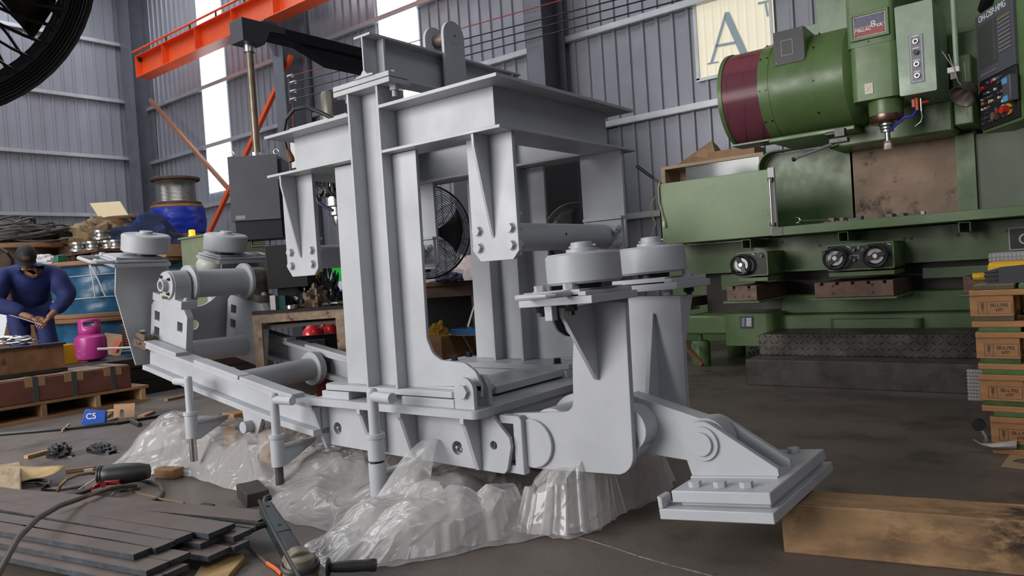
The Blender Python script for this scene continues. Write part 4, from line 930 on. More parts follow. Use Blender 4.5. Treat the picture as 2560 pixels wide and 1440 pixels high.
p = at(1660, 556, y=5.98); b = MB(); b.lathe([(.012, -.045), (.016, -.03), (.013, .0), (.007, .012)], p, seg=12); obj('plug', b, white, cw)
b = MB(); b.path([at(1640, 490, y=6.4), at(1628, 510, y=6.4), at(1630, 540, y=6.4), at(1640, 558, y=6.4), at(1630, 590, y=6.4), at(1615, 606, y=6.4), at(1614, 640, y=6.5)], .006, 8); one('hanging_cable', b, mk('tan_cable', (.28, .19, .12), .5), 'thin tan cable looping down left of the green cover', 'cable')
# vice jaws and spanner on the tray
b = MB(); b.path([at(2002, 552, y=6.25), at(2068, 550, y=6.25)], .009, 8, flat=.6); p = at(1997, 551, y=6.25)
for s_ in (1, -1): b.path([p+Vector((.01, 0, 0)), p+Vector((0, 0, .02*s_)), p+Vector((-.025, 0, .022*s_))], .008, 6)
wr = one('spanner', b, steel, 'bright open-ended spanner lying on the chip tray', 'tool')
for k, (xa_, xb_, yy) in enumerate(((2066, 2155, 6.35), (2206, 2312, 6.55))):
    p = at(xa_, 548-k*13, y=yy); q = at(xb_, 540-k*13, y=yy); ln = q.x-p.x
    V = thing('clamp_vice', ['greasy machine vice behind the spanner on the tray', 'greasy machine vice with a white end under the brown guard'][k], 'vice', (p.x, yy, 1.112))
    b = MB(); b.box(p.x, p.x+ln*.62, yy-.05, yy+.08, 1.112, 1.19); b.box(p.x+ln*.1, p.x+ln*.28, yy-.06, yy+.09, 1.112, 1.215); b.box(p.x+ln*.42, p.x+ln*.55, yy-.06, yy+.09, 1.112, 1.21); obj('vice_body', b, mk('greasy_iron%d' % k, (.14, .115, .10), .45, metal=.4, var=.5, vscale=25), V, bev=.004)
    b = MB(); b.box(p.x+ln*.62, p.x+ln*.92, yy-.03, yy+.06, 1.13, 1.2); obj('jaw_block', b, darksteel, V, bev=.003)
    b = MB(); b.box(p.x+ln*.92, p.x+ln, yy-.03, yy+.06, 1.12, 1.21); obj('end_pad', b, white if k else darksteel, V)
    b = MB(); b.cyl((p.x+ln*.05, yy-.07, 1.16), (p.x+ln*.05, yy-.05, 1.16), .03, seg=16); obj('clamp_nut', b, iron, V)
# orange prop and swarf under the mill
b = MB(); b.bar(at(1702, 852, y=6.0), at(1757, 912, y=5.9), .035, .035); one('steel_prop', b, rust, 'rusty orange bar leaning under the left end of the mill', 'bar')
b = MB(); rnd = random.Random(11)
for k in range(260):
    x = rnd.uniform(-2.95, -2.3); y = rnd.uniform(6.9, 7.8); z = rnd.uniform(.0, .22*max(.1, (y-6.8))); s_ = rnd.uniform(.012, .03); a = rnd.random()*6
    b.add([(x, y, z), (x+s_*math.cos(a), y+s_*math.sin(a), z+rnd.uniform(0, .02)), (x+s_*math.cos(a+1), y+s_*math.sin(a+1), z+rnd.uniform(0, .03))], [(0, 1, 2)])
one('metal_swarf', b, steel, 'glittering metal chips heaped under the green mill', 'swarf', kind='stuff', ang=0)
# ================================================================== left and middle background
def atd(px, py, d):
    """point at forward distance d from the camera, measured on the photograph"""
    return CAMP+(cf+cr*((px-1280)/FPX)-cu*((py-720)/FPX))*d
wood = mk('reel_wood', (.30, .155, .07), .65, var=.35, vscale=3, stretch=(1, 1, 8), bump=.2)
woodD = mk('old_wood', (.095, .05, .03), .7, var=.4, vscale=5)
woodL = mk('pale_wood', (.48, .31, .16), .65, var=.25, vscale=3, stretch=(6, 6, 1), bump=.15)
wrapB = mk('blue_plastic_wrap', (.02, .115, .23), .3, var=.35, vscale=4, bump=1.0, bscale=9, stretch=(1, 1, 1.6), spec=.5)
wrapB2 = mk('deep_blue_wrap', (.012, .035, .40), .38, var=.3, vscale=3, bump=.8, bscale=5)
band = mk('white_band', (.62, .64, .66), .5)
wire = bpy.data.materials.new('silver_wire_winding')
mkw = mk('wire_rope', (.40, .385, .36), .3, metal=.9, var=.3, vscale=14, stretch=(1, 1, 6)); 
def reel(name, label, c, z0, h, rf, rc, mat, group=None, flange=wood, straps=(), core=None, cords=(), t=.05):
    T = thing(name, label, 'reel', (c[0], c[1], z0), 0, group)
    for z in (z0, z0+h-t):
        b = MB(); b.lathe([(0, 0), (rf-.01, 0), (rf, .008), (rf, t-.008), (rf-.01, t), (0, t)], (c[0], c[1], z), seg=48); obj('flange', b, flange, T)
    b = MB(); n_ = 12; hh = h-2*t
    if core == 'wire':
        pr = []; m = max(6, int(hh/.022))
        for k in range(m): pr += [(rc-.006, hh*k/m), (rc, hh*(k+.5)/m)]
        pr += [(rc-.006, hh)]
        b.lathe(pr, (c[0], c[1], z0+t), seg=40); obj('wire_winding', b, mat, T)
    else:
        vs = []; seg = 72; nv = 14
        for j in range(nv+1):
            for i in range(seg):
                a = 2*PI*i/seg; r_ = rc+.018*math.sin(PI*j/nv)+crumple((math.cos(a)*3, math.sin(a)*3, j*.3), .022, 1.0, z0)
                vs.append((c[0]+r_*math.cos(a), c[1]+r_*math.sin(a), z0+t+hh*j/nv))
        b.grid(vs, seg, nv+1, True); obj('wrapping', b, mat, T, ang=60)
    for f_ in straps:
        b = MB(); z = z0+t+hh*f_; b.path([(c[0]+(rc+.035)*math.cos(a), c[1]+(rc+.035)*math.sin(a), z+.012*math.sin(a*2+f_*9)) for a in [2*PI*k/48 for k in range(48)]], .013, 6, True, flat=.5); obj('strap', b, band, T)
    return T
RC = (-9.53, 4.30)
reel('cable_reel', 'blue wrapped cable reel at the bottom of the stack behind the pink gas cylinder', RC, 0, .75, .90, .80, wrapB, 'blue wrapped reels in a stack', straps=(.45,))
UR = reel('cable_reel', 'blue wrapped cable reel with two white straps, upper one beside the worker', RC, .752, .648, .90, .80, wrapB, 'blue wrapped reels in a stack', straps=(.3, .8))
for (xa_, ya_, xb_, yb_) in ((222, 655, 238, 745), (222, 655, 264, 742)):
    b = MB(); p, q = atd(xa_, ya_, 8.42), atd(xb_, yb_, 8.42); b.path([p, p.lerp(q, .5)+Vector((.02, 0, 0)), q], .008, 6); obj('tie_cord', b, band, UR)
# board and rope sheaves on the upper reel
b = MB(); b.box(-10.05, -9.0, 3.75, 4.8, 1.401, 1.44); b.box(-9.95, -9.75, 3.8, 4.7, 1.44, 1.50); b.box(-9.3, -9.1, 3.8, 4.7, 1.44, 1.50); b.box(-10.05, -9.0, 3.75, 4.8, 1.50, 1.535)
one('wooden_pallet', b, woodD, 'old wooden pallet lying on the upper blue reel under the silver sheaves', 'pallet')
for k, (px, py, dz) in enumerate(((198, 628, 0), (234, 626, 0), (272, 623, 0), (292, 619, 0), (256, 606, .125))):
    p = atd(px, py, 8.95); b = MB(); r_ = .105 if k != 2 else .09
    b.lathe([(r_*.4, 0), (r_, .0), (r_, .02), (r_*.75, .045), (r_*.75, .065), (r_, .09), (r_, .11), (r_*.4, .11)], (p.x, p.y, 1.536+dz), seg=32)
    one('rope_sheave', b, mk('sheave_steel%d' % k, (.42, .40, .38), .3, metal=.85), ['silver rope sheave, leftmost on the pallet over the blue reel', 'second silver rope sheave from the left on the pallet', 'darker silver sheave third from the left on the pallet', 'small silver sheave beside the blue tarpaulin', 'silver sheave stacked on top of the others'][k], 'sheave', 'rope sheaves on the pallet')
p = atd(150, 648, 8.75); b = MB(); b.box(p.x-.06, p.x+.06, p.y-.05, p.y+.05, 1.402, 1.50)
one('paint_tin', b, mk('tin_green', (.03, .16, .10), .3, metal=.4), 'small green and silver tin on the reel edge beside the worker', 'tin', bev=.01)
p = atd(105, 640, 8.95)
def lump(name, c, sx, sy, sz, mat, label, cat, amp=.25, seed=1, ang=30, f=2.2):
    b = MB(); n_, m = 28, 16; vs = []
    for j in range(m+1):
        t = PI*.5*j/m
        for i in range(n_):
            a = 2*PI*i/n_; d_ = Vector((math.cos(a)*math.sin(t), math.sin(a)*math.sin(t), math.cos(t))); k = 1+crumple(d_*1.5, amp, f, seed)
            vs.append((c[0]+sx*d_.x*k, c[1]+sy*d_.y*k, c[2]+max(0, sz*d_.z*k)))
    b.grid(vs, n_, m+1, True); b.f.append(tuple(m*n_+i for i in range(n_))); return one(name, b, mat, label, cat, ang=ang)
lump('plastic_bag', (p.x, p.y, 1.401), .26, .2, .13, mk('white_bag', (.55, .53, .52), .35), 'white plastic bag on the reel right behind the worker', 'bag', seed=4)
# rear reel with a heap of cable
RB = (-11.15, 3.62)
reel('cable_reel', 'bare wooden cable drum carrying a heap of grey cable', RB, .0, 1.72, .68, .5, woodD, flange=wood, t=.06)
rnd = random.Random(5); b = MB()
for k in range(60):
    r0 = rnd.uniform(.25, .62); cx, cy = RB[0]+rnd.uniform(-.15, .15), RB[1]+rnd.uniform(-.2, .2); a0 = rnd.random()*6; zz = rnd.uniform(0, 1); tl = rnd.uniform(-.5, .5)
    pts = []
    for i in range(14):
        a = a0+i*.33; hgt = (1-min(1, r0*.9/.62))*.45*zz+.03
        pts.append((cx+r0*math.cos(a), cy+r0*math.sin(a), 1.745+hgt+.05*math.sin(a*2+k)+.05*zz))
    b.path(pts, rnd.uniform(.012, .02), 5)
one('cable_heap', b, mk('cable_grey', (.075, .068, .062), .55, var=.4, vscale=3), 'tangled heap of grey cables on the wooden drum behind the worker', 'cable')
p = atd(242, 590, 9.9); lump('packing_paper', (p.x, p.y, p.z-.12), .32, .3, .3, mk('dirty_paper', (.21, .135, .06), .6, var=.4, vscale=6), 'crumpled yellow brown packing paper left of the silver reel', 'paper', .45, 9)
b = MB(); b.box(p.x-.35, p.x+.35, p.y-.35, p.y+.35, 0, p.z-.122); one('wooden_crate', b, woodD, 'dark wooden crate under the crumpled packing paper', 'crate')
# crate with silver reel and the tarpaulin over its front
SC = atd(328, 560, 11.3)
b = MB(); b.box(SC.x-.5, SC.x+.5, SC.y-.5, SC.y+.5, 0, 1.42); one('wooden_crate', b, woodD, 'wooden crate hidden behind the blue tarpaulin under the silver wire reel', 'crate')
reel('wire_reel', 'silver wire reel with one wide wooden flange behind the blue tarpaulin', (SC.x, SC.y), 1.422, .74, .36, .30, mkw, 'silver wire reels', flange=mk('flange_brown', (.13, .055, .028), .6, var=.3, vscale=4), core='wire')
p = atd(262, 535, 11.3); b = MB(); A, B, C, D_ = atd(224, 508, 11.4), atd(300, 503, 11.4), atd(325, 545, 11.0), atd(250, 548, 11.0)
b.add([A, B, C, D_]+[v+Vector((-.02, .03, -.03)) for v in (A, B, C, D_)], [(0, 1, 2, 3), (7, 6, 5, 4), (0, 4, 5, 1), (1, 5, 6, 2), (2, 6, 7, 3), (3, 7, 4, 0)])
one('plywood_sheet', b, mk('ply_cream', (.56, .43, .24), .6), 'cream plywood sheet leaning at the left of the silver reel', 'board')
p = atd(252, 556, 10.9); b = MB(); b.box(p.x-.2, p.x+.15, p.y-.1, p.y+.35, 0, p.z+.06); one('wooden_crate', b, wood, 'orange brown wooden box under the leaning plywood sheet', 'crate')
tarp = mk('tarpaulin', (.010, .015, .045), .75, var=.5, vscale=1.5, stain=(.008, .05, .22), stain_lo=.54, stain_hi=.58, stain_scale=1.3, spec=.12)
rows = [[(275, 650, 9.9), (300, 650, 10.4), (345, 650, 10.4), (385, 650, 10.4), (425, 650, 10.4), (455, 655, 10.2), (485, 650, 9.9), (497, 640, 9.3)],
        [(275, 572, 9.6), (302, 566, 9.7), (335, 560, 9.7), (362, 541, 9.7), (398, 543, 9.7), (425, 562, 9.6), (458, 586, 9.5), (496, 596, 9.2)],
        [(276, 590, 9.3), (305, 590, 9.4), (335, 580, 9.45), (365, 560, 9.45), (402, 562, 9.4), (428, 580, 9.35), (462, 600, 9.3), (494, 604, 9.1)],
        [(274, 606, 9.2), (300, 612, 9.2), (335, 604, 9.25), (370, 590, 9.25), (405, 592, 9.2), (432, 605, 9.2), (462, 615, 9.15), (480, 618, 9.05)],
        [(276, 622, 9.15), (298, 634, 9.1), (330, 636, 9.1), (370, 632, 9.1), (405, 632, 9.1), (436, 630, 9.1), (458, 634, 9.0), (470, 634, 9.0)]]
def cat_surf(rows, nu, nv, amp, f, seed, matname=None):
    P = [[Vector(atd(*q)) for q in r] for r in rows]
    def cr_(p0, p1, p2, p3, t): return .5*((2*p1)+(p2-p0)*t+(2*p0-5*p1+4*p2-p3)*t*t+(3*p1-p0-3*p2+p3)*t**3)
    def samp(L_, t):
        n_ = len(L_)-1; x = min(t*n_, n_-1e-6); i = int(x); g = lambda k: L_[max(0, min(n_, k))]
        return cr_(g(i-1), g(i), g(i+1), g(i+2), x-i)
    vs = []
    for j in range(nv):
        for i in range(nu):
            p = samp([samp(r, i/(nu-1)) for r in P], j/(nv-1)); e = min(1, 4*min(i, nu-1-i)/nu+.3)
            vs.append(p+Vector((crumple(p, amp, f, seed), crumple(p, amp, f, seed+5), crumple(p, amp, f, seed+9)))*e)
    return vs
b = MB(); b.grid(cat_surf(rows, 64, 40, .045, 3.2, 2), 64, 40)
tp_ = one('tarpaulin', b, tarp, 'blue and navy tarpaulin crumpled over the crate between the reels', 'tarpaulin', ang=50)
sm = tp_.modifiers.new('thick', 'SOLIDIFY'); sm.thickness = .006
# right hand stack of reels by the corner
RS = (-12.1, 6.36)
reel('cable_reel', 'bare wooden drum at the foot of the tall reel stack in the corner', RS, 0, .96, .45, .36, woodD, flange=wood)
reel('cable_reel', 'second wooden drum from the floor in the tall reel stack', RS, .962, .94, .45, .36, woodD, flange=wood)
reel('cable_reel', 'deep blue wrapped reel in the tall stack under the silver reel', RS, 1.904, .52, .41, .42, wrapB2, flange=wood)
reel('wire_reel', 'silver wire reel on top of the tall stack near the corner', RS, 2.426, .46, .385, .315, mkw, 'silver wire reels', flange=woodD, core='wire')
# carton, green motor cabinet and amber beacon beyond the tarpaulin
p = atd(418, 640, 8.95); b = MB(); b.box(p.x-.15, p.x+.18, p.y-.1, p.y+.2, 1.402, p.z+.13); cb_ = one('cardboard_box', b, kraft, 'small orange brown carton behind the nearer left guide wheel', 'box')
p = atd(520, 600, 8.4); gz = atd(520, 592, 8.4).z
pale = mk('pale_green_cabinet', (.23, .27, .17), .5, var=.2, vscale=3)
b = MB(); b.box(p.x-.42, p.x+.35, p.y-.1, p.y+.5, 0, gz); T = thing('motor_cabinet', 'pale green motor cabinet standing behind the two left guide wheels', 'cabinet', (p.x, p.y+.2, 0)); obj('cabinet_body', b, pale, T, bev=.01)
b = MB(); b.box(p.x-.44, p.x+.37, p.y-.12, p.y+.52, gz, gz+.02); obj('cabinet_top', b, pale, T)
q = atd(461, 590, 8.45); b = MB(); b.lathe([(.042, 0), (.042, .02), (.036, .022), (.036, .075), (.03, .085), (0, .087)], (p.x-.30, p.y-.02, gz+.02), seg=20)
one('warning_beacon', b, mk('amber_beacon', (.8, .30, .02), .3, emit=(1, .42, .03), estr=1.4), 'glowing amber warning beacon behind the tarpaulin', 'lamp')
q = atd(525, 662, 7.9); b = MB(); b.ball(q, .14, 1, 1, .8); b.cyl((q.x, q.y, 0), (q.x, q.y, q.z-.1), .05, seg=12); one('white_dome', b, mk('dome_white', (.5, .52, .45), .4), 'whitish rounded cover just below the second left guide wheel', 'cover')
# ------------------------------------------------------------------ gas cylinder, drum and plates
pink = mk('cylinder_pink', (.50, .045, .27), .33, var=.12, vscale=3, stain=(.45, .33, .30), stain_lo=.60, stain_hi=.66, stain_scale=4.5)
c = (-7.783, 3.115); z0 = .37
T = thing('gas_cylinder', 'bright pink gas cylinder with scuffed paint left of the carriage', 'cylinder', (c[0], c[1], z0))
b = MB(); b.lathe([(.10, 0), (.13, .012), (.142, .04), (.142, .19), (.135, .222), (.10, .25), (.05, .262), (0, .264)], (c[0], c[1], z0), seg=48); obj('body', b, pink, T)
b = MB(); n_ = 40; vs = []; fs = []
for j, z in enumerate((.25, .29, .33, .375, .40)):
    for i in range(n_):
        a = 2*PI*i/n_; vs.append((c[0]+.098*math.cos(a), c[1]+.098*math.sin(a), z0+z))
        
ang0 = math.atan2(-c[1], -c[0])
for j in range(4):
    for i in range(n_):
        a = ((2*PI*(i+.5)/n_-ang0+PI) % (2*PI))-PI
        if j == 2 and (abs(a) < .62 or abs(abs(a)-PI) < .62): continue
        fs.append((j*n_+i, j*n_+(i+1) % n_, (j+1)*n_+(i+1) % n_, (j+1)*n_+i))
b.add(vs, fs); cl_ = obj('collar', b, pink, T); s_ = cl_.modifiers.new('thick', 'SOLIDIFY'); s_.thickness = .006
b = MB(); b.cyl((c[0], c[1], z0+.26), (c[0], c[1], z0+.33), .02, seg=12); b.cyl((c[0], c[1], z0+.31), (c[0]+.05, c[1]-.02, z0+.31), .012, seg=10); obj('valve', b, darksteel, T)
plate = mk('black_plate', (.045, .038, .038), .5, metal=.3, var=.4, vscale=5)
for k, (x0, x1, y0, y1, z0_, z1_) in enumerate(((-8.05, -7.4, 2.7, 3.75, .26, .36), (-8.0, -7.42, 2.75, 3.7, .13, .26), (-8.05, -7.4, 2.7, 3.75, 0, .13))):
    b = MB(); b.box(x0, x1, y0, y1, z0_, z1_-.001); one('steel_plate_stack', b, plate, ['top layer of dark steel bars under the pink cylinder', 'middle layer of dark steel bars under the pink cylinder', 'bottom layer of dark steel bars under the pink cylinder'][k], 'steel', 'dark steel under the cylinder', bev=.006)
for k in range(5):
    y0 = 3.78+.02*(k % 2); b = MB(); b.box(-8.1+.02*k, -7.05, y0, y0+.75, .02+.085*k, .10+.085*k); one('dark_plank', b, mk('tarred_wood%d' % k, (.06+.006*k, .04, .032), .6, var=.35, vscale=4), ['lowest dark plank behind the left end of the rail', 'second dark plank from the floor behind the rail end', 'third dark plank from the floor behind the rail end', 'fourth dark plank from the floor behind the rail end', 'topmost dark plank behind the rail end'][k], 'plank', 'dark planks behind the rail end', bev=.004)
c2 = atd(322, 866, 7.6)
for k in range(9):
    b = MB(); b.path([(c2.x+.10*math.cos(a), c2.y+.06+.10*math.sin(a), .455+.027*k) for a in [2*PI*i/24 for i in range(24)]], .014, 6, True); one('steel_ring', b, rust, 'brown ring in the coil stack beside the pink gas cylinder', 'ring', 'stack of brown rings')
b = MB(); b.cyl(atd(243, 873, 6.6), atd(352, 868, 6.75), .011, seg=12); T = one('steel_rod', b, mk('bright_rod', (.62, .62, .64), .3, metal=.6), 'bright steel rod lying in front of the pink cylinder', 'rod')
A, B, C, D_ = atd(250, 880, 7.9), atd(300, 893, 7.9), atd(312, 838, 8.0), atd(262, 832, 8.0)
b = MB(); b.add([A, B, C, D_]+[v+Vector((-.03, .02, 0)) for v in (A, B, C, D_)], [(0, 1, 2, 3), (7, 6, 5, 4), (0, 4, 5, 1), (1, 5, 6, 2), (2, 6, 7, 3), (3, 7, 4, 0)]); T = thing('carton_sheet', 'torn cardboard sheet with a red print behind the pink cylinder', 'cardboard', (A+B)/2); obj('sheet', b, kraft, T)
off = Vector((.02, -.02, .004)); P4 = [A.lerp(B, .55).lerp(D_.lerp(C, .55), .15), A.lerp(B, .8).lerp(D_.lerp(C, .8), .15), A.lerp(B, .95).lerp(D_.lerp(C, .95), .72), A.lerp(B, .65).lerp(D_.lerp(C, .65), .72)]
b = MB(); b.add([v+off for v in P4]+[v+off*.8 for v in P4], [(0, 1, 2, 3), (7, 6, 5, 4), (0, 4, 5, 1), (1, 5, 6, 2), (2, 6, 7, 3), (3, 7, 4, 0)]); obj('printed_panel', b, mk('print_red', (.55, .09, .05), .6), T)
yel = mk('machine_yellow', (.65, .36, .01), .4, var=.15, vscale=4)
p = atd(172, 888, 7.2); T = thing('hose_drum', 'yellow hose drum with a dark face left of the pink cylinder', 'drum', (p.x, p.y, 0))
b = MB(); b.box(p.x-.1, p.x+.05, p.y-.12, p.y+.12, 0, atd(172, 860, 7.2).z); obj('frame', b, yel, T, bev=.01)
q = atd(200, 882, 7.25); b = MB(); ax = Vector((.8, -.55, .1)).normalized(); b.lathe([(.07, 0), (.115, 0), (.12, .02), (.115, .04), (.10, .02), (.07, .015)], q, ax, 32); obj('rim', b, mk('drum_cream', (.5, .40, .2), .5), T)
b = MB(); b.cyl(q-ax*.03, q+ax*.018, .105, seg=32); obj('face', b, mk('drum_dark', (.03, .012, .012), .5), T)
# ------------------------------------------------------------------ pallet with strapped plates and the steel channel
XF = -6.88
T = thing('pallet', 'wooden pallet on the floor at far left under strapped red brown plates', 'pallet', (-7.4, 2.2, 0))
b = MB(); b.box(-7.95, XF, .9, 3.22, .122, .145); obj('deck', b, wood, T)
b = MB(); b.box(-7.95, XF, .9, 3.23, 0, .022); obj('bottom_board', b, wood, T)
for y in (1.0, 2.02, 2.36, 2.78, 3.17):
    b = MB(); b.box(-7.95, XF-.004, y-.02, y+.02, .022, .122); obj('stringer', b, woodL if y > 2.7 else wood, T)
redwood = mk('oxide_plates', (.15, .052, .034), .6, var=.3, vscale=4, stain=(.07, .03, .02), stain_lo=.55, stain_hi=.75, stain_scale=5, bump=.2)
T = thing('plate_pack', 'strapped pack of red brown plates lying on the left pallet', 'pack', (-7.4, 2.1, .146))
b = MB(); b.box(-7.9, XF-.02, .9, 3.08, .146, .342); obj('plates', b, redwood, T, bev=.008)
for k in range(7):
    x = -7.82+k*.13; b = MB(); b.box(x, x+.115, .9, 3.075, .342, .350); obj('top_board', b, mk('dusty_board%d' % k, (.27, .20, .16), .6, var=.3, vscale=5), T, bev=.003)
for k, px in enumerate((88, 186, 284)):
    y = at(px, 960, x=XF-.02).y; b = MB(); b.box(XF-.02, XF-.016, y-.02, y+.02, .14, .35); b.box(-7.9, XF-.016, y-.02, y+.02, .350, .354); obj('steel_strap', b, mk('strap_grey', (.06, .065, .06), .5), T)
    b = MB(); b.box(XF-.022, XF-.018, y-.075, y+.075, .275, .352); b.box(XF-.13, XF-.018, y-.075, y+.075, .350, .353); obj('edge_card', b, kraft, T)
XC = -7.1
T = thing('steel_channel', 'short brown steel channel beam lying on the left plate pack', 'beam', (XC, 1.9, .356))
b = MB(); b.box(XC-.006, XC, .7, 2.62, .385, .585); obj('web', b, mk('channel_rust', (.24, .115, .05), .65, var=.35, vscale=7, stain=(.04, .025, .02), stain_lo=.58, stain_hi=.7, stain_scale=6), T)
b = MB(); b.box(XC-.13, XC+.03, .7, 2.63, .585, .603); obj('flange', b, plate, T); b = MB(); b.box(XC-.13, XC+.03, .7, 2.63, .356, .385); obj('flange', b, plate, T)
p = atd(30, 862, 6.7); lump('metal_offcut', (p.x, p.y, .604), .12, .2, .07, steel, 'shiny curled metal offcut on the brown channel', 'offcut', .3, 3)
b = MB(); A, B, C, D_ = atd(-40, 880, 7.3), atd(6, 860, 7.3), atd(26, 760, 7.5), atd(-20, 765, 7.5)
b.add([A, B, C, D_]+[v+Vector((-.02, -.01, 0)) for v in (A, B, C, D_)], [(0, 1, 2, 3), (7, 6, 5, 4), (0, 4, 5, 1), (1, 5, 6, 2), (2, 6, 7, 3), (3, 7, 4, 0)]); one('white_board', b, band, 'white board leaning at the left edge beside the worker', 'board')
p = atd(30, 830, 8.6); b = MB(); b.box(p.x-.4, p.x+.2, p.y-.55, p.y+.25, 0, atd(30, 812, 8.6).z); one('wooden_crate', b, kraft, 'brown open crate behind the worker at the left edge', 'crate')
b = MB(); b.path([atd(-20, 610, 7.9), atd(0, 620, 7.9), atd(18, 632, 7.9), atd(30, 648, 7.95), atd(34, 700, 8.0), atd(30, 800, 8.0)], .016, 8); one('black_hose', b, black, 'black hose arching behind the shoulder of the worker', 'hose')
b = MB(); b.path([atd(80, 640, 9.5), atd(66, 600, 9.6), atd(80, 590, 9.7), atd(105, 600, 9.8), atd(112, 612, 9.9)], .014, 8); one('black_cable', b, black, 'single black cable loop standing up behind the cap of the worker', 'cable')
# ------------------------------------------------------------------ grey machining centre with its hanging pendant
mgrey = mk('machine_dark_grey', (.048, .048, .060), .5, var=.12, vscale=6, bump=.1, bscale=120)
mdark = mk('machine_navy', (.007, .008, .014), .5, spec=.25)
GM = thing('machining_centre', 'dark grey machining centre whose hanging control box and arm show left of the portal frame', 'machine', (-7.2, 6.2, 0))
r_ = Vector((.743, .669, 0)); dd_ = Vector((-.669, .743, 0)); B0 = atd(567, 388, 6); B1 = atd(690, 388, 6); wd = (B1-B0).dot(r_); zt_ = (B0.z+B1.z)/2; zb_ = atd(640, 598, 6).z; zs_ = atd(640, 550, 6).z
def gbox(u0, u1, d0, d1, z0, z1):
    b = MB(); O_ = Vector((B0.x, B0.y, 0)); b.hexa([O_+r_*u+dd_*d+Vector((0, 0, z)) for z in (z0, z1) for (u, d) in ((u0, d0), (u1, d0), (u1, d1), (u0, d1))]); return b
pb_ = obj('control_box', gbox(0, wd, 0, .26, zs_, zt_), mgrey, GM, bev=.004)
obj('box_base', gbox(.02, wd, .02, .26, zb_, zs_), mdark, GM, bev=.003)
obj('box_label', gbox(.035, .11, -.002, 0, zs_+.015, zs_+.045), mk('worn_label', (.25, .22, .18), .6), pb_)
obj('box_face', gbox(wd, wd+.035, .04, .25, zb_+.03, zt_-.03), mgrey, GM, bev=.003)
for k in range(6): obj('face_button', gbox(wd+.035, wd+.045, .08, .11, zs_+.02+.07*k, zs_+.045+.07*k), [black, redp, black, white, black, black][k], GM)
for u in (.03, wd-.01):
    b = MB(); O_ = Vector((B0.x, B0.y, zt_+.025))+r_*u+dd_*.03; b.path([O_+r_*(.02*math.cos(a))+Vector((0, 0, .02*math.sin(a))) for a in [2*PI*k/14 for k in range(14)]], .004, 6, True); obj('eye_bolt', b, steel, pb_)
b = MB(); O_ = Vector((B0.x, B0.y, zb_)); b.path([O_+r_*.12+dd_*.1, O_+r_*.12+dd_*.1+Vector((0, 0, -.05)), O_+r_*.26+dd_*.1+Vector((0, 0, -.05)), O_+r_*.26+dd_*.1], .011, 8); obj('pull_handle', b, black, pb_)
pipe_top = atd(604, 112, 6.1); pb0 = Vector((B0.x, B0.y, zt_))+r_*(wd*.52)+dd_*.13; pipe_top = Vector((pb0.x, pb0.y, pipe_top.z))
b = MB(); b.cyl(pb0, pipe_top, .030, seg=20); obj('pendant_pipe', b, mk('pipe_bronze', (.20, .155, .11), .4, metal=.6, var=.3, vscale=8), GM)
b = MB(); b.cyl(pb0, pb0+Vector((0, 0, .04)), .052, seg=20); obj('pipe_collar', b, steel, GM); b = MB(); b.cyl(pipe_top-Vector((0, 0, .06)), pipe_top, .045, seg=20); obj('pipe_collar', b, steel, GM)
zt2 = atd(605, 55, 6.1).z; e = pipe_top
b = MB(); zz = pipe_top.z; b.prism([(e.y-.11, zt2), (e.y-.11, zz+.0), (e.y+.09, zz), (e.y+.15, zz+.12), (e.y+.3, zt2-.06), (e.y+.3, zt2)], 'x', e.x-.09, e.x+.09); obj('arm_elbow', b, mgrey, GM, bev=.004)
b = MB(); b.box(e.x-.085, e.x+.085, e.y+.05, e.y+3.0, zt2-.10, zt2-.005); obj('support_arm', b, mdark, GM, bev=.01)
b = MB(); b.prism([(e.y+.45, zt2-.1), (e.y+.8, zt2-.22), (e.y+3.0, zt2-.22), (e.y+3.0, zt2-.1)], 'x', e.x-.06, e.x+.06); obj('arm_gusset', b, mdark, GM)
b = MB(); b.box(e.x-.5, e.x+.5, e.y+2.9, e.y+4.0, 0, zt2-.3); obj('column', b, mgrey, GM)
sp = atd(843, 500, 5.9); b = MB(); b.lathe([(.03, -.2), (.045, -.17), (.045, -.13), (.07, -.12), (.07, -.06), (.10, -.05), (.10, .02), (.15, .03), (.15, .12)], sp, seg=32); obj('spindle', b, steel, GM)
b = MB(); b.box(sp.x-.16, sp.x+.6, sp.y-.18, sp.y+.6, sp.z+.12, sp.z+.3); obj('spindle_head', b, mk('olive_head', (.10, .10, .075), .5), GM)
b = MB(); b.box(sp.x-.42, sp.x+.3, sp.y-.1, sp.y+.5, sp.z+.3, sp.z+.62); obj('head_cover', b, white, GM)
rnd = random.Random(8)
for k in range(6):
    x = 790+k*10; b = MB(); b.path([atd(x, 446, 5.55), atd(x+rnd.uniform(-6, 10), 462, 5.5), atd(x+rnd.uniform(0, 16), 478, 5.5), atd(x+rnd.uniform(4, 24), 488+rnd.uniform(-6, 4), 5.5), atd(850, 470+rnd.uniform(-15, 10), 5.6)], .016, 6); obj('head_cable', b, black, GM)
b = MB(); b.path([atd(790, 488, 5.6), atd(795, 505, 5.6), atd(812, 517, 5.6), atd(834, 527, 5.6)], .012, 8); obj('coolant_hose', b, mk('hose_navy', (.03, .03, .07), .4), GM)
m_ = atd(826, 300, 6.0); b = MB(); b.lathe([(.075, -.3), (.075, -.02), (.082, 0), (.082, .03)], m_, seg=24); b.lathe([(.065, .03), (.065, .2), (.055, .22), (0, .222)], m_, seg=24); obj('spindle_motor', b, mk('motor_olive', (.17, .17, .14), .4, metal=.4), GM)
b = MB(); q = atd(866, 285, 6.0); b.box(q.x-.1, q.x+.3, q.y-.1, q.y+.3, q.z-.25, q.z+.09); obj('motor_mount', b, mdark, GM)
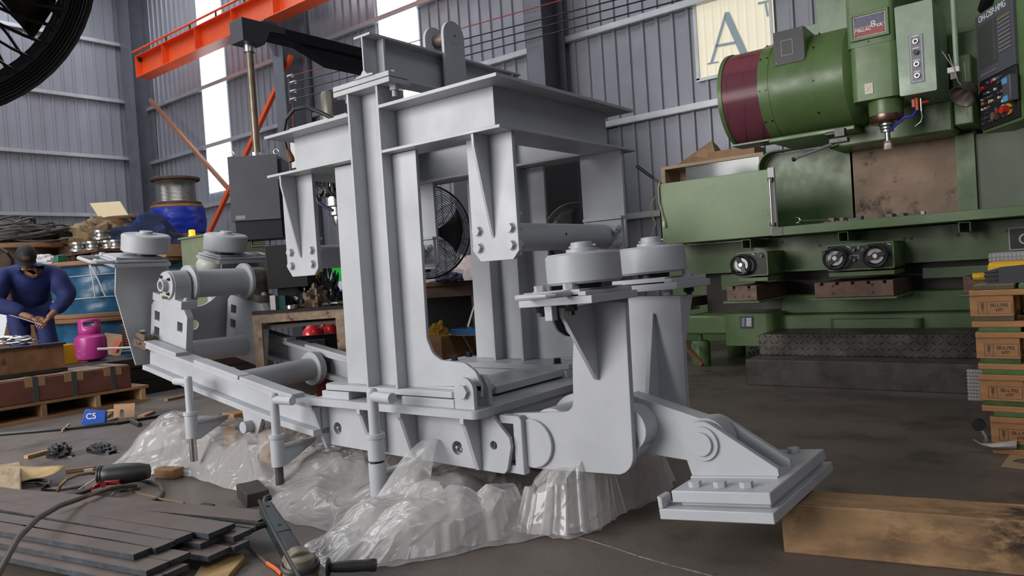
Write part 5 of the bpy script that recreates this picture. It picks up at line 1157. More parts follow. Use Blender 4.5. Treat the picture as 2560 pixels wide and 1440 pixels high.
b = MB(); q = atd(864, 250, 5.95); b.lathe([(.04, -.05), (.04, .02), (.025, .04), (0, .042)], q, seg=16); obj('status_lamp', b, mk('red_lamp', (.6, .03, .04), .3, emit=(1, .06, .07), estr=.6), GM)
b = MB(); b.path([atd(888, 325, 5.4), atd(800, 280, 5.5), atd(765, 268, 5.5), atd(735, 275, 5.5), atd(715, 300, 5.5), atd(708, 340, 5.5), atd(716, 372, 5.5), atd(726, 392, 5.5)], .015, 10); one('black_hose', b, black, 'black hose looping above the left end of the portal frame', 'hose')
b = MB(); b.lathe([(.022, 0), (.028, .03), (.02, .09)], atd(730, 404, 5.5), (atd(722, 384, 5.5)-atd(730, 404, 5.5)), 12); one('hose_nozzle', b, rust, 'brown nozzle on the end of the looping black hose', 'nozzle')
for k, (x0, x1) in enumerate(((731, 733), (739, 746))):
    b = MB(); b.path([at(x0, 250, y=8.05), at(x0+1, 290, y=8.05), at(x1, 330, y=8.05)], .01, 6); one('wall_cable', b, redwire if k == 0 else black, ['thin red cable hanging under the insulator bracket', 'thin black cable hanging under the insulator bracket'][k], 'cable')
# ------------------------------------------------------------------ bench with extinguishers
bz = .815; b0 = at(672, 776, z=bz); b1 = at(857, 763, z=bz); bx0 = Vector((b0.x, b0.y, 0)); dr_ = (b1-b0); dr_.z = 0; Lb = dr_.length; dr_.normalize(); nb = Vector((dr_.y, -dr_.x, 0)); nb = nb if nb.dot(Vector((1, -1, 0))) > 0 else -nb
def bb(u0, u1, d0, d1, z0, z1):
    b = MB(); b.hexa([bx0+dr_*u-nb*d+Vector((0, 0, z)) for z in (z0, z1) for (u, d) in ((u0, d0), (u1, d0), (u1, d1), (u0, d1))]); return b
scab = mk('flaking_paint', (.42, .30, .21), .6, var=.35, vscale=14, stain=(.14, .05, .03), stain_lo=.55, stain_hi=.66, stain_scale=18)
BN = thing('work_bench', 'steel work bench with flaking painted frame between the winch drum and the portal post', 'bench', bx0+dr_*(Lb/2))
obj('bench_top', bb(-.1, Lb+.02, -.01, .65, bz-.02, bz+.0), plate, BN)
obj('front_rail', bb(-.1, Lb, 0, .05, bz-.075, bz-.02), scab, BN); obj('leg', bb(Lb-.05, Lb, 0, .05, 0, bz-.075), scab, BN); obj('leg', bb(-.1, -.05, 0, .05, 0, bz-.075), scab, BN); obj('leg', bb(Lb-.02, Lb+.04, .6, .65, 0, bz-.02), woodD, BN)
obj('lower_shelf', bb(-.1, Lb, .05, .6, .70, .722), mk('shelf_brown', (.16, .12, .10), .6), BN); obj('back_panel', bb(-.1, Lb+.1, .66, .68, .0, .6), plate, BN)
for k, u in enumerate((.05, .34)): tag(obj('wall_box', bb(u+.02, u+.2, .6, .655, .42, .57), panelgrey, None), ['grey metal box on the left under the bench shelf', 'grey metal box on the right behind the extinguishers'][k], 'box', 'grey boxes under the bench')
exr = mk('extinguisher_red', (.52, .012, .018), .25, coat=.3)
for k, (px, lab) in enumerate(((783, 'red fire extinguisher standing on the left under the bench'), (822, 'red fire extinguisher with a pale label, right one under the bench'))):
    p = atd(px, 860, 5.85+.1*k); zt_ = atd(px, 806 if k == 0 else 800, 5.85).z; T = thing('fire_extinguisher', lab, 'extinguisher', (p.x, p.y, 0))
    b = MB(); b.lathe([(.06, 0), (.076, .01), (.078, .04), (.078, zt_-.11), (.07, zt_-.06), (.04, zt_-.025), (.022, zt_-.01), (.022, zt_+.02)], (p.x, p.y, 0.0), seg=32); obj('body', b, exr, T)
    b = MB(); b.box(p.x-.02, p.x+.02, p.y-.02, p.y+.02, zt_+.02, zt_+.05); b.bar((p.x, p.y, zt_+.045), (p.x+.02, p.y+.13, zt_+.09), .02, .012); b.bar((p.x, p.y, zt_+.03), (p.x+.02, p.y+.11, zt_+.02), .02, .012); obj('valve', b, black, T)
    b = MB(); b.path([(p.x, p.y+.02, zt_+.03), (p.x+.03, p.y+.09, zt_), (p.x+.05, p.y+.105, zt_-.1), (p.x+.06, p.y+.09, zt_-.28)], .013, 8); obj('discharge_hose', b, black, T)
    if k: b = MB(); b.lathe([(.079, zt_-.22), (.079, zt_-.12)], (p.x, p.y, 0), seg=32); obj('label_wrap', b, mk('ext_label', (.30, .24, .16), .5), T, ang=60)
obj_ = bb(.27, .49, -.13, -.02, .0, .48); tag(obj('red_stand', obj_, mk('dark_red', (.14, .008, .012), .45)), 'dark red metal box on the floor in front of the extinguishers', 'box')
def bs(u0, u1, d0, d1, z0, z1): return bb(u0*.62-.02, u1*.62-.02, d0, d1, z0, z1)
tag(obj('equipment_box', bs(.02, .42, .05, .5, bz+.13, bz+.40), mk('sooty_black', (.010, .008, .009), .6), None, bev=.004), 'large black box standing on the bench behind the winch drum', 'box')
tag(obj('box_stand', bs(.1, .36, .1, .45, bz+.001, bz+.13), black, None), 'black stand under the large black bench box', 'stand')
tag(obj('small_carton', bs(.05, .10, .0, .05, bz+.001, bz+.09), white), 'small white carton at the left end of the bench', 'carton')
tag(obj('file_box', bs(.11, .19, .02, .09, bz+.001, bz+.085), mk('box_teal', (.01, .07, .06), .5)), 'dark green box beside the small white carton', 'box')
p = bx0+dr_*(.21*.66)-nb*.0; b = MB(); b.lathe([(.03, 0), (.036, 0), (.036, .022), (.03, .022)], (p.x, p.y, bz+.001), seg=24, closed=True); one('steel_ring', b, steel, 'bright steel ring lying on the bench edge', 'ring')
yb = mk('bin_yellow', (.70, .42, .02), .45); ob = mk('bin_orange', (.75, .22, .03), .45)
tag(obj('shelf_rack', bs(.3, .75, .45, .62, bz+.001, bz+.17), mk('rack_grey', (.12, .115, .11), .5), None), 'grey rack on the bench carrying the coloured bins', 'rack')
for k, (u0, u1, m_, h_, lab) in enumerate(((.33, .44, ob, .055, 'orange plastic bin on the bench rack'), (.45, .56, yb, .085, 'left yellow plastic bin on the bench rack'), (.565, .65, yb, .10, 'right yellow plastic bin on the bench rack'))):
    tag(obj('storage_bin', bs(u0, u1, .44, .6, bz+.172, bz+.172+h_), m_, None, bev=.006), lab, 'bin', 'bins on the bench rack')
p = bx0+dr_*(.42*.66)-nb*.1; lump('leather_glove', (p.x, p.y, bz+.001), .075, .10, .12, mk('glove_brown', (.13, .085, .05), .65, var=.4, vscale=12), 'stiff brown leather glove on the bench', 'glove', .35, 6)
p = bx0+dr_*(.33*.66)-nb*.12; lump('plastic_bag', (p.x, p.y, bz+.001), .06, .08, .14, mk('bin_liner', (.012, .012, .014), .22), 'black plastic bag left of the leather glove', 'bag', .5, 8, 20)
p = bx0+dr_*(.53*.66)-nb*.16; lump('plastic_bag', (p.x, p.y, bz+.001), .07, .07, .22, MATS['bin_liner'], 'taller black plastic bag right of the leather glove', 'bag', .45, 12, 20)
T = thing('computer_monitor', 'computer monitor with a green and white picture beside the portal post', 'monitor', bx0+dr_*(.66*.66)-nb*.25+Vector((0, 0, bz)))
obj('monitor_body', bs(.565, .80, .22, .26, bz+.07, bz+.37), black, T, bev=.004); obj('stand', bs(.65, .72, .2, .33, bz+.0, bz+.07), black, T)
obj('screen', bs(.578, .79, .217, .22, bz+.085, bz+.355), mk('screen_white', (.6, .55, .65), .4, emit=(.75, .7, .85), estr=.5), T); obj('screen_picture', bs(.615, .79, .214, .217, bz+.15, bz+.355), mk('screen_green', (.02, .45, .05), .4, emit=(.02, .45, .06), estr=.6), T)
obj('task_bar', bs(.578, .79, .2145, .217, bz+.085, bz+.097), mk('task_blue', (.06, .2, .5), .4, emit=(.06, .2, .5), estr=.5), T)
for k in range(7):
    p = bx0+dr_*(.33+.03*k)-nb*(.02+.03*(k % 3)); b = MB(); a = k*1.1; b.cyl((p.x, p.y, bz+.014), (p.x+.05*math.cos(a), p.y+.05*math.sin(a), bz+.014), .012, seg=10); one('socket_bit', b, steel, 'loose shiny socket or fitting scattered on the bench by the monitor', 'fitting', 'loose fittings on the bench')
# plastic dome (polythene over a cover) seen under the ring beam
p = atd(822, 612, 5.2); 
# ------------------------------------------------------------------ pedestal fans, table, chair behind the far post
cage = mk('fan_cage', (.018, .016, .016), .35, metal=.4); bladem = mk('fan_blade', (.02, .016, .014), .4)
def fan(name, c, nrm, r, label, rings=16, spokes=14, pole=True, wire=.0022, rim=.006, parts_blade=True, dep=.09, inner=.16, thick=0):
    c = Vector(c); n_ = Vector(nrm).normalized(); u, w_, _ = frame_of(n_); T = thing(name, label, 'fan', (c.x, c.y, 0))
    def P(rr, a, h): return c+u*(rr*math.cos(a))+w_*(rr*math.sin(a))+n_*h
    for s_ in (1, -1):
        b = MB()
        for k in range(rings):
            rr = r*(inner+(1-inner)*k/(rings-1)); h = s_*dep*math.sqrt(max(0, 1-(rr/r)**2)); m = 48
            b.path([P(rr, 2*PI*i/m, h) for i in range(m)], wire, 4, True)
        for k in range(spokes):
            a = 2*PI*k/spokes; b.path([P(r*(.12+.88*i/7), a+.05*i*s_, s_*dep*math.sqrt(max(0, 1-(.12+.88*i/7)**2))) for i in range(8)], wire*(3 if thick and k % thick == 0 else .8), 4)
        obj('front_guard' if s_ > 0 else 'rear_guard', b, cage, T)
    b = MB(); b.path([P(r, 2*PI*i/56, 0) for i in range(56)], rim, 8, True); obj('guard_rim', b, cage, T)
    b = MB(); b.cyl(c-n_*(dep+.16), c-n_*.02, .075, seg=20); obj('motor', b, cage, T); b = MB(); b.cyl(c-n_*.03, c+n_*.04, .05, seg=20); hb = obj('hub', b, bladem, T)
    for k in range(3):
        vs = []; a0 = 2*PI*k/3
        for i in range(6):
            rr = .05+(r*.86-.05)*i/5; wd_ = .25+.55*i/5
            for j in range(5): t = (j/4-.5); vs.append(P(rr, a0+t*wd_*1.5, -.02+.05*t))
        b = MB(); b.grid(vs, 5, 6); o = obj('blade', b, bladem, T); s2 = o.modifiers.new('thick', 'SOLIDIFY'); s2.thickness = .003
    if pole:
        b = MB(); q = c-n_*(dep+.1); b.cyl((q.x, q.y, .03), (q.x, q.y, c.z), .02, seg=14); b.cyl((q.x, q.y, .03), (q.x, q.y, c.z*.6), .028, seg=14); obj('pole', b, black, T)
        b = MB(); b.cyl((q.x, q.y, 0), (q.x, q.y, .035), .24, seg=32); obj('base', b, black, T)
    return T
fc = atd(1066, 580, 5.05); fan('pedestal_fan', fc, (CAMP-fc)+Vector((.5, 1.5, 0)), .315, 'black pedestal fan seen through the gap beside the near portal post', 20, 12)
fc = atd(1442, 592, 5.9); fan('pedestal_fan', fc, (CAMP-fc)+Vector((-1, -.5, 0)), .27, 'brownish pedestal fan peeping above the cross tube', 18, 12)
T0 = atd(1150, 702, 5.9); tz = T0.z
T = thing('work_table', 'dark wooden table behind the fan pole', 'table', (T0.x, T0.y, 0)); u_ = Vector((.80, .60, 0)); v_ = Vector((-.60, .80, 0))
def tb2(u0, u1, d0, d1, z0, z1):
    b = MB(); b.hexa([Vector((T0.x, T0.y, 0))+u_*u+v_*d+Vector((0, 0, z)) for z in (z0, z1) for (u, d) in ((u0, d0), (u1, d0), (u1, d1), (u0, d1))]); return b
obj('table_top', tb2(-.8, .6, -.05, .7, tz-.03, tz), woodD, T); obj('apron', tb2(-.78, .58, -.02, 0, tz-.12, tz-.03), woodD, T)
for u in (-.76, .08, .52): obj('leg', tb2(u, u+.055, .0, .055, 0, tz-.03), mk('table_leg_brown%d' % int(u*100+90), (.13, .09, .06), .6), T)
obj('lower_panel', tb2(-.75, .55, .5, .52, .1, tz-.1), black, T)
p = atd(1178, 678, 5.75); lump('cloth_bag', (p.x, p.y+.1, tz+.001), .2, .16, .22, mk('pinkish_white', (.60, .50, .50), .6, var=.15, vscale=5), 'white cloth bag slumped on the dark table', 'bag', .35, 21)
b = MB(); A = atd(1168, 645, 6.1); B = atd(1215, 650, 6.1); C = atd(1222, 720, 6.0); b.add([A, B, C, A.lerp(C, .75)]+[v+v_*.02 for v in (A, B, C, A.lerp(C, .75))], [(0, 1, 2, 3), (7, 6, 5, 4), (0, 4, 5, 1), (1, 5, 6, 2), (2, 6, 7, 3), (3, 7, 4, 0)]); one('blue_sheet', b, mk('panel_sky_blue', (.06, .30, .72), .4), 'sky blue sheet standing behind the white cloth bag', 'sheet')
p = atd(1125, 703, 5.8); lump('dark_rag', (p.x, p.y, tz+.001), .13, .12, .06, mk('rag_navy', (.04, .04, .08), .7), 'dark blue rag lying on the table by the fan pole', 'rag', .5, 14)
tag(obj('paper_stack', tb2(-.42, -.1, .05, .3, tz+.001, tz+.035), mk('paper_pink', (.55, .45, .42), .6)), 'stack of papers at the left of the dark table', 'paper')
p = atd(1090, 850, 5.6); b = MB(); b.box(p.x-.2, p.x+.15, p.y-.1, p.y+.25, 0, atd(1090, 838, 5.6).z); one('wooden_crate', b, wood, 'orange brown wooden crate on the floor below the dark table', 'crate')
lump('yellow_cloth', (p.x-.03, p.y+.05, atd(1090, 838, 5.6).z+.001), .07, .07, .08, mk('dull_yellow_cloth', (.42, .25, .02), .7), 'yellow cloth on the wooden crate below the table', 'cloth', .4, 5)
c = atd(1205, 824, 5.5); T = thing('folding_chair', 'folding chair with a blue seat and chrome legs behind the far post', 'chair', (c.x, c.y, 0))
b = MB(); b.prism(fillet([(c.x-.19, c.y-.17), (c.x+.19, c.y-.17), (c.x+.17, c.y+.18), (c.x-.17, c.y+.18)], .05), 'z', c.z-.02, c.z+.02); obj('seat', b, mk('vinyl_blue', (.02, .085, .22), .3), T, bev=.012)
b = MB(); b.path([(c.x-.18, c.y-.16, c.z-.022), (c.x+.18, c.y-.16, c.z-.022), (c.x+.17, c.y+.18, c.z-.022), (c.x-.17, c.y+.18, c.z-.022)], .01, 8, True); obj('seat_rim', b, steel, T)
for s_ in (-1, 1):
    b = MB(); b.cyl((c.x+s_*.2, c.y+.28, c.z+.38), (c.x+s_*.2, c.y-.25, 0), .011, seg=10); obj('leg', b, steel, T); b = MB(); b.cyl((c.x+s_*.18, c.y-.05, c.z), (c.x+s_*.18, c.y+.30, 0), .011, seg=10); obj('leg', b, steel, T)
b = MB(); b.box(c.x-.2, c.x+.2, c.y+.255, c.y+.275, c.z+.25, c.z+.38); obj('backrest', b, MATS['vinyl_blue'], T, bev=.008)
# ================================================================== worker
def skin(verts, edges, radii, root=0, lv=2):
    me = bpy.data.meshes.new('tmp'); me.from_pydata([tuple(v) for v in verts], edges, []); o = bpy.data.objects.new('tmp', me); COL.objects.link(o)
    sk = o.modifiers.new('s', 'SKIN'); sk.branch_smoothing = .6
    for i, r_ in enumerate(radii):
        s_ = me.skin_vertices[0].data[i]; s_.radius = (r_, r_) if not isinstance(r_, tuple) else r_; s_.use_root = (i == root)
    sb = o.modifiers.new('d', 'SUBSURF'); sb.levels = lv; sb.render_levels = lv
    dg = bpy.context.evaluated_depsgraph_get(); ev = o.evaluated_get(dg); m2 = bpy.data.meshes.new_from_object(ev)
    V = [v.co.copy() for v in m2.vertices]; F = [tuple(p.vertices) for p in m2.polygons]
    bpy.data.objects.remove(o); bpy.data.meshes.remove(m2); bpy.data.meshes.remove(me); return V, F
skinm = mk('skin', (.30, .145, .085), .5, var=.12, vscale=20)
cover = mk('coverall_blue', (.012, .022, .125), .75, var=.35, vscale=4, bump=.5, bscale=14)
capm = mk('cap_black', (.013, .012, .012), .7)
# frame: x to the viewer's right, y away from the viewer, z up; the man stands at PW facing the viewer, bent over
PW = atd(78, 757, 7.42); PW.z = 0
hd = math.atan2(PW.x, -PW.y)   # turn so that local -y looks at the camera
PM = Matrix.Translation(PW) @ Matrix.Rotation(math.atan2(-PW.x, PW.y)+.10, 4, 'Z')
WK = thing('person', 'worker in a blue coverall and black cap bending over the work in his hands', 'person', M=PM)
def wp_(name, b, mat, parent=None, ang=70, label=None):
    o = obj(name, b, mat, parent or WK, local=True, ang=ang)
    if label: o['label'] = label
    return o
pel, chest, neck, head = (0, .18, .93), (.0, -.03, 1.20), (-.02, -.17, 1.325), (-.04, -.27, 1.40)
shl, shr, ell, elr, hl, hr = (-.21, -.07, 1.25), (.215, -.06, 1.245), (-.325, -.13, .98), (.31, -.12, .985), (-.02, -.34, .81), (.085, -.35, .80)
hipl, hipr, knl, knr, anl, anr = (-.10, .16, .88), (.10, .16, .88), (-.12, .06, .48), (.13, .05, .48), (-.12, .16, .09), (.14, .15, .09)
bb_ = MB()
V, F = skin([pel, (0, .08, 1.06), chest, neck, (-.03, -.215, 1.36), shl, ell, hl, shr, elr, hr, hipl, knl, anl, hipr, knr, anr, (-.12, .03, .04), (.14, .02, .04)],
            [(0, 1), (1, 2), (2, 3), (3, 4), (2, 5), (5, 6), (6, 7), (2, 8), (8, 9), (9, 10), (0, 11), (11, 12), (12, 13), (0, 14), (14, 15), (15, 16), (13, 17), (16, 18)],
            [.13, .12, .13, .055, .055, .06, .045, .028, .06, .045, .028, .08, .055, .035, .08, .055, .035, .03, .03])
bb_.add(V, F)
# head with brow, nose, chin and ears, looking down at the hands
HM = Matrix.Translation(head) @ Matrix.Rotation(R(38), 4, 'X') @ Matrix.Rotation(R(-8), 4, 'Z')
hv = []; n_, m = 28, 20
for j in range(m+1):
    t = PI*j/m
    for i in range(n_):
        a = 2*PI*i/n_; d_ = Vector((math.sin(t)*math.sin(a), -math.sin(t)*math.cos(a), math.cos(t)))
        x, y, z = d_.x*.076, d_.y*.098, d_.z*.118
        if d_.z < 0: x *= 1+.32*d_.z*abs(d_.z)
        fr = max(0, -d_.y)
        y -= .020*math.exp(-((d_.x/.16)**2))*math.exp(-(((d_.z+.12)/.17)**2))*fr
        y += .010*math.exp(-(((abs(d_.x)-.36)/.16)**2))*math.exp(-(((d_.z-.10)/.11)**2))*fr
        y -= .007*math.exp(-(((d_.z-.26)/.09)**2))*fr; y -= .007*math.exp(-((d_.x/.3)**2))*math.exp(-(((d_.z+.48)/.07)**2))*fr
        y -= .010*math.exp(-((d_.x/.3)**2))*math.exp(-(((d_.z+.82)/.14)**2))*fr
        hv.append(HM @ Vector((x, y, z)))
bb_.grid(hv, n_, m+1, True)
for s_ in (-1, 1): bb_.ball((0, 0, 0), .03, .35, .7, 1.1, 10, 8, HM @ Matrix.Translation((s_*.074, .008, -.01)))
# hands: palm and five bent fingers each, closed on the rod they hold
def hand(w_, d, up, side):
    w_ = Vector(w_); d = Vector(d).normalized(); u = Vector(up); u = (u-d*u.dot(d)).normalized(); s = d.cross(u)*side
    V, F = skin([w_, w_+d*.03, w_+d*.085], [(0, 1), (1, 2)], [(.028, .02), (.038, .017), (.042, .015)], 0, 2); bb_.add(V, F)
    for k, (o_, l_) in enumerate(((-.030, .062), (-.010, .072), (.011, .068), (.030, .054))):
        p = w_+d*.085+s*o_; c1 = p+d*l_*.42-u*l_*.12; c2 = c1+d*l_*.18-u*l_*.36; c3 = c2-d*l_*.14-u*l_*.24
        V, F = skin([w_+d*.06+s*o_, p, c1, c2, c3], [(0, 1), (1, 2), (2, 3), (3, 4)], [.010, .0105, .0098, .0088, .0075], 0, 1); bb_.add(V, F)
    p = w_+d*.03-s*.03; c1 = p+d*.032-s*.022-u*.012; c2 = c1+d*.028-s*.002-u*.02
    V, F = skin([w_+d*.02-s*.012, p, c1, c2], [(0, 1), (1, 2), (2, 3)], [.013, .013, .011, .009], 0, 1); bb_.add(V, F)
hand((-.035, -.335, .815), (.65, -.55, -.45), (-.2, -.75, .6), 1)
hand((.09, -.345, .80), (-.62, -.55, -.42), (.2, -.75, .6), -1)
body = wp_('body', bb_, skinm, ang=80)
b = MB(); V, F = skin([(0, .155, .90), (0, .08, 1.05), chest, (-.015, -.13, 1.29), shl, ell, (-.085, -.29, .865), shr, elr, (.135, -.295, .865)],
            [(0, 1), (1, 2), (2, 3), (2, 4), (4, 5), (5, 6), (2, 7), (7, 8), (8, 9)], [(.20, .16), (.20, .155), (.215, .15), .115, .128, .095, .058, .128, .095, .058])
for i, v in enumerate(V): V[i] = v+Vector((crumple(v, .016, 6, 1), crumple(v, .014, 6, 2), crumple(v, .012, 7, 3)))
b.add(V, F); wp_('coverall_jacket', b, cover)
b = MB(); V, F = skin([(0, .165, .92), hipl, (-.12, .06, .48), (-.12, .16, .10), hipr, (.13, .05, .48), (.14, .15, .10)], [(0, 1), (1, 2), (2, 3), (0, 4), (4, 5), (5, 6)], [(.16, .14), .115, .088, .075, .115, .088, .075])
for i, v in enumerate(V): V[i] = v+Vector((crumple(v, .014, 6, 4), crumple(v, .012, 6, 5), 0))
b.add(V, F); wp_('coverall_trousers', b, cover)
b = MB(); b.path([Vector(neck)+Vector((.062*math.cos(a), .055*math.sin(a)+.012, .004+.018*math.sin(a))) for a in [2*PI*k/20 for k in range(20)]], .017, 8, True); wp_('collar', b, cover)
cv = []
for j in range(9):
    t = PI*.54*j/8
    for i in range(28):
        a = 2*PI*i/28; cv.append(HM @ Vector((.089*math.sin(t)*math.sin(a), -.108*math.sin(t)*math.cos(a)+.004, .022+.108*math.cos(t))))
b = MB(); b.grid(cv, 28, 9, True); cp_ = wp_('cap', b, capm, label='black cap with a red brown patch')
vs = []
for j in range(6):
    for i in range(13):
        a = -1.15+2.3*i/12; r_ = .095+.075*j/5; vs.append(HM @ Vector((.087*math.sin(a)*(1+.12*j/5), -.088*math.cos(a)*(1.05+.62*j/5*math.cos(a*.7)), .018-.018*j/5-.012*abs(math.sin(a)))))
b = MB(); b.grid(vs, 13, 6); pk_ = wp_('cap_peak', b, capm, cp_); s2 = pk_.modifiers.new('t', 'SOLIDIFY'); s2.thickness = .004
vs = [HM @ Vector((.0905*math.sin(t_)*math.sin(a), -.110*math.sin(t_)*math.cos(a)+.004, .022+.1095*math.cos(t_))) for t_ in (1.02, 1.2, 1.35) for a in [-.42+.12*k for k in range(8)]]
b = MB(); b.grid(vs, 8, 3); wp_('cap_patch', b, mk('patch_red_brown', (.10, .035, .03), .7), cp_)
for s_, an in ((-1, anl), (1, anr)):
    b = MB(); b.ball((an[0], an[1]-.06, .045), .05, .95, 2.5, .9); wp_('boot', b, black)
b = MB(); b.cyl((.03, -.43, .745), (-.30, -.18, .91), .006, seg=8); tag(obj('welding_rod', MB().add([PM @ v for v in b.v], b.f), steel, None), 'thin steel rod held in both hands of the worker', 'rod')

# ================================================================== pallet stack at the right edge
pw = mk('pallet_wood', (.40, .185, .065), .62, var=.3, vscale=4, stretch=(1, 6, 6), bump=.2, stain=(.20, .085, .03), stain_lo=.58, stain_hi=.8, stain_scale=5)
pgr = mk('pallet_green_edge', (.05, .11, .022), .6, var=.45, vscale=8); pgd = mk('pallet_olive_edge', (.085, .065, .03), .65, var=.4, vscale=6); ptop = mk('pallet_grey_top', (.25, .20, .16), .7, var=.25, vscale=4, stretch=(8, 1, 1))
ink = mk('stamp_ink', (.035, .022, .018), .6)
def pallet(x0, z0, idx, lab):
    y0, L_, D_ = 3.9, 1.2, .8; T = thing('pallet', lab, 'pallet', (x0+L_/2, y0+D_/2, z0), 0, None); h = [.0255, .0475, .140, .166, .187]
    for yy in (y0, y0+.33, y0+.67):
        b = MB(); b.box(x0+.004, x0+L_, yy, yy+.13, z0, z0+h[0]); obj('bottom_board', b, pw, T, bev=.003)
        b = MB(); b.box(x0, x0+L_, yy-.003, yy+.13, z0+h[2], z0+h[3]); obj('stringer_board', b, pw, T, bev=.003)
        for k, xx in enumerate((x0, x0+.515, x0+1.03)):
            b = MB(); b.box(xx, xx+.165, yy+.004, yy+.13, z0+h[1], z0+h[2]); bl = obj('block', b, pw, T, bev=.003)
            b = MB(); b.box(xx+.014, xx+.165, yy+.006, yy+.13, z0+h[0], z0+h[1]); obj('foot_board', b, pgr if idx else pgd, T, bev=.002)
    n_ = 7
    for k in range(n_):
        xx = x0+.004+k*(L_/n_); b = MB(); b.box(xx+.01, xx+L_/n_-.004, y0+.002, y0+D_, z0+h[3], z0+h[4]); o = obj('deck_board', b, pgr if (k+idx) % 2 else (pgd if idx < 1 else pgr), T, bev=.003)
        b = MB(); b.box(xx+.012, xx+L_/n_-.006, y0+.004, y0+D_, z0+h[4]-.0005, z0+h[4]+.001); obj('board_face', b, ptop, o)
    # burned stamp on the corner block: frame, ear emblem, code
    a, c_, bz_, tz_ = x0+.032, x0+.158, z0+h[1]+.012, z0+h[1]+.066; yy = y0+.0035; b = MB()
    for (p, q) in (((a, bz_), (c_, bz_)), ((a, tz_), (c_, tz_)), ((a, bz_), (a, tz_)), ((c_, bz_), (c_, tz_)), ((a+.033, bz_), (a+.033, tz_))):
        b.box(p[0]-.0007, q[0]+.0007, yy-.0004, yy+.0006, p[1]-.0007, q[1]+.0007)
    obj('stamp_frame', b, ink, T, ang=0)
    b = MB(); xm = a+.0165
    b.box(xm-.0008, xm+.0008, yy-.0004, yy+.0006, bz_+.006, tz_-.006)
    for k in range(5):
        z = bz_+.020+k*.006
        for s_ in (-1, 1): b.bar((xm, yy, z), (xm+s_*.007, yy, z+.006), .0008, .0022, (0, 0, 1))
    obj('stamp_emblem', b, ink, T, ang=0)
    text_mesh('SE-L702', .0205, planeM((a+.079, yy, bz_+.037), (1, 0, 0), (0, 0, 1)), 'stamp_text', ink, T, depth=.0004, bold=True); text_mesh('HT', .0205, planeM((a+.079, yy, bz_+.016), (1, 0, 0), (0, 0, 1)), 'stamp_text', ink, T, depth=.0004, bold=True)
    return T
labs = ['bottom wooden pallet of the stack at the right edge, wrapped by a plastic strip', 'second wooden pallet from the floor in the right stack', 'third wooden pallet from the floor, with green painted board ends', 'topmost wooden pallet of the right stack carrying the black case']
for k, x0 in enumerate((-.437, -.470, -.476, -.492)):
    T = pallet(x0, .1885*k, 0 if k == 3 else 1, labs[k]); T['group'] = 'pallets stacked at the right edge'
ztp = .1885*3+.188
T = thing('tool_case', 'black ribbed case with faint blue print on the top pallet', 'case', (-.37, 4.02, ztp)); x0 = at(2463, 700, y=4.0).x
b = MB(); b.prism(fillet([(x0, ztp), (x0+.32, ztp), (x0+.32, ztp+.065), (x0+.26, ztp+.085), (x0+.05, ztp+.07), (x0, ztp+.055)], .012, 4), 'y', 3.99, 4.12); obj('case_body', b, mk('case_charcoal', (.02, .021, .026), .5), T, bev=.006)
for k in range(3): b = MB(); b.box(x0-.004, x0+.05, 3.983, 3.99, ztp+.012+.019*k, ztp+.022+.019*k); obj('rib', b, MATS['case_charcoal'], T, bev=.003)
T = thing('rotary_tool', 'yellow hand tool with a threaded nose lying behind the black case', 'tool', (x0, 4.16, ztp)); yz = ztp+.055
b = MB(); q = at(2437, 697, y=4.16); b.cyl((q.x-.008, 4.16, ztp+.028), (q.x+.06, 4.16, ztp+.028), .018, seg=16); obj('nose', b, yel, T); b = MB()
for k in range(6): b.cyl((q.x+.02+k*.007, 4.16, ztp+.028), (q.x+.024+k*.007, 4.16, ztp+.028), .0205, seg=16)
obj('thread', b, yel, T); b = MB(); b.box(q.x+.055, q.x+.5, 4.13, 4.22, ztp+.0, ztp+.095); obj('tool_body', b, yel, T, bev=.02)
p = at(2510, 645, y=4.3)
bub = bpy.data.materials.new('bubble_film'); bub.use_nodes = True; nt = bub.node_tree; P_ = nt.nodes['Principled BSDF']; P_.inputs['Base Color'].default_value = (.5, .48, .5, 1); P_.inputs['Roughness'].default_value = .12
t_ = nt.nodes.new('ShaderNodeBsdfTransparent'); m_ = nt.nodes.new('ShaderNodeMixShader'); m_.inputs[0].default_value = .4; nt.links.new(t_.outputs[0], m_.inputs[1]); nt.links.new(P_.outputs[0], m_.inputs[2]); nt.links.new(m_.outputs[0], nt.nodes['Material Output'].inputs['Surface'])
b = MB(); rnd = random.Random(2); b.box(p.x-.055, p.x+.15, 4.24, 4.40, ztp+.001, ztp+.135)
for i in range(12):
    for j in range(7): b.ball((p.x-.05+.0165*i, 4.238, ztp+.012+.018*j), .008, 1, .7, 1, 8, 6)
one('bubble_wrap', b, bub, 'clear bubble wrap bundle behind the yellow tool on the top pallet', 'bubble wrap')
film = bpy.data.materials.new('polythene_film'); film.use_nodes = True
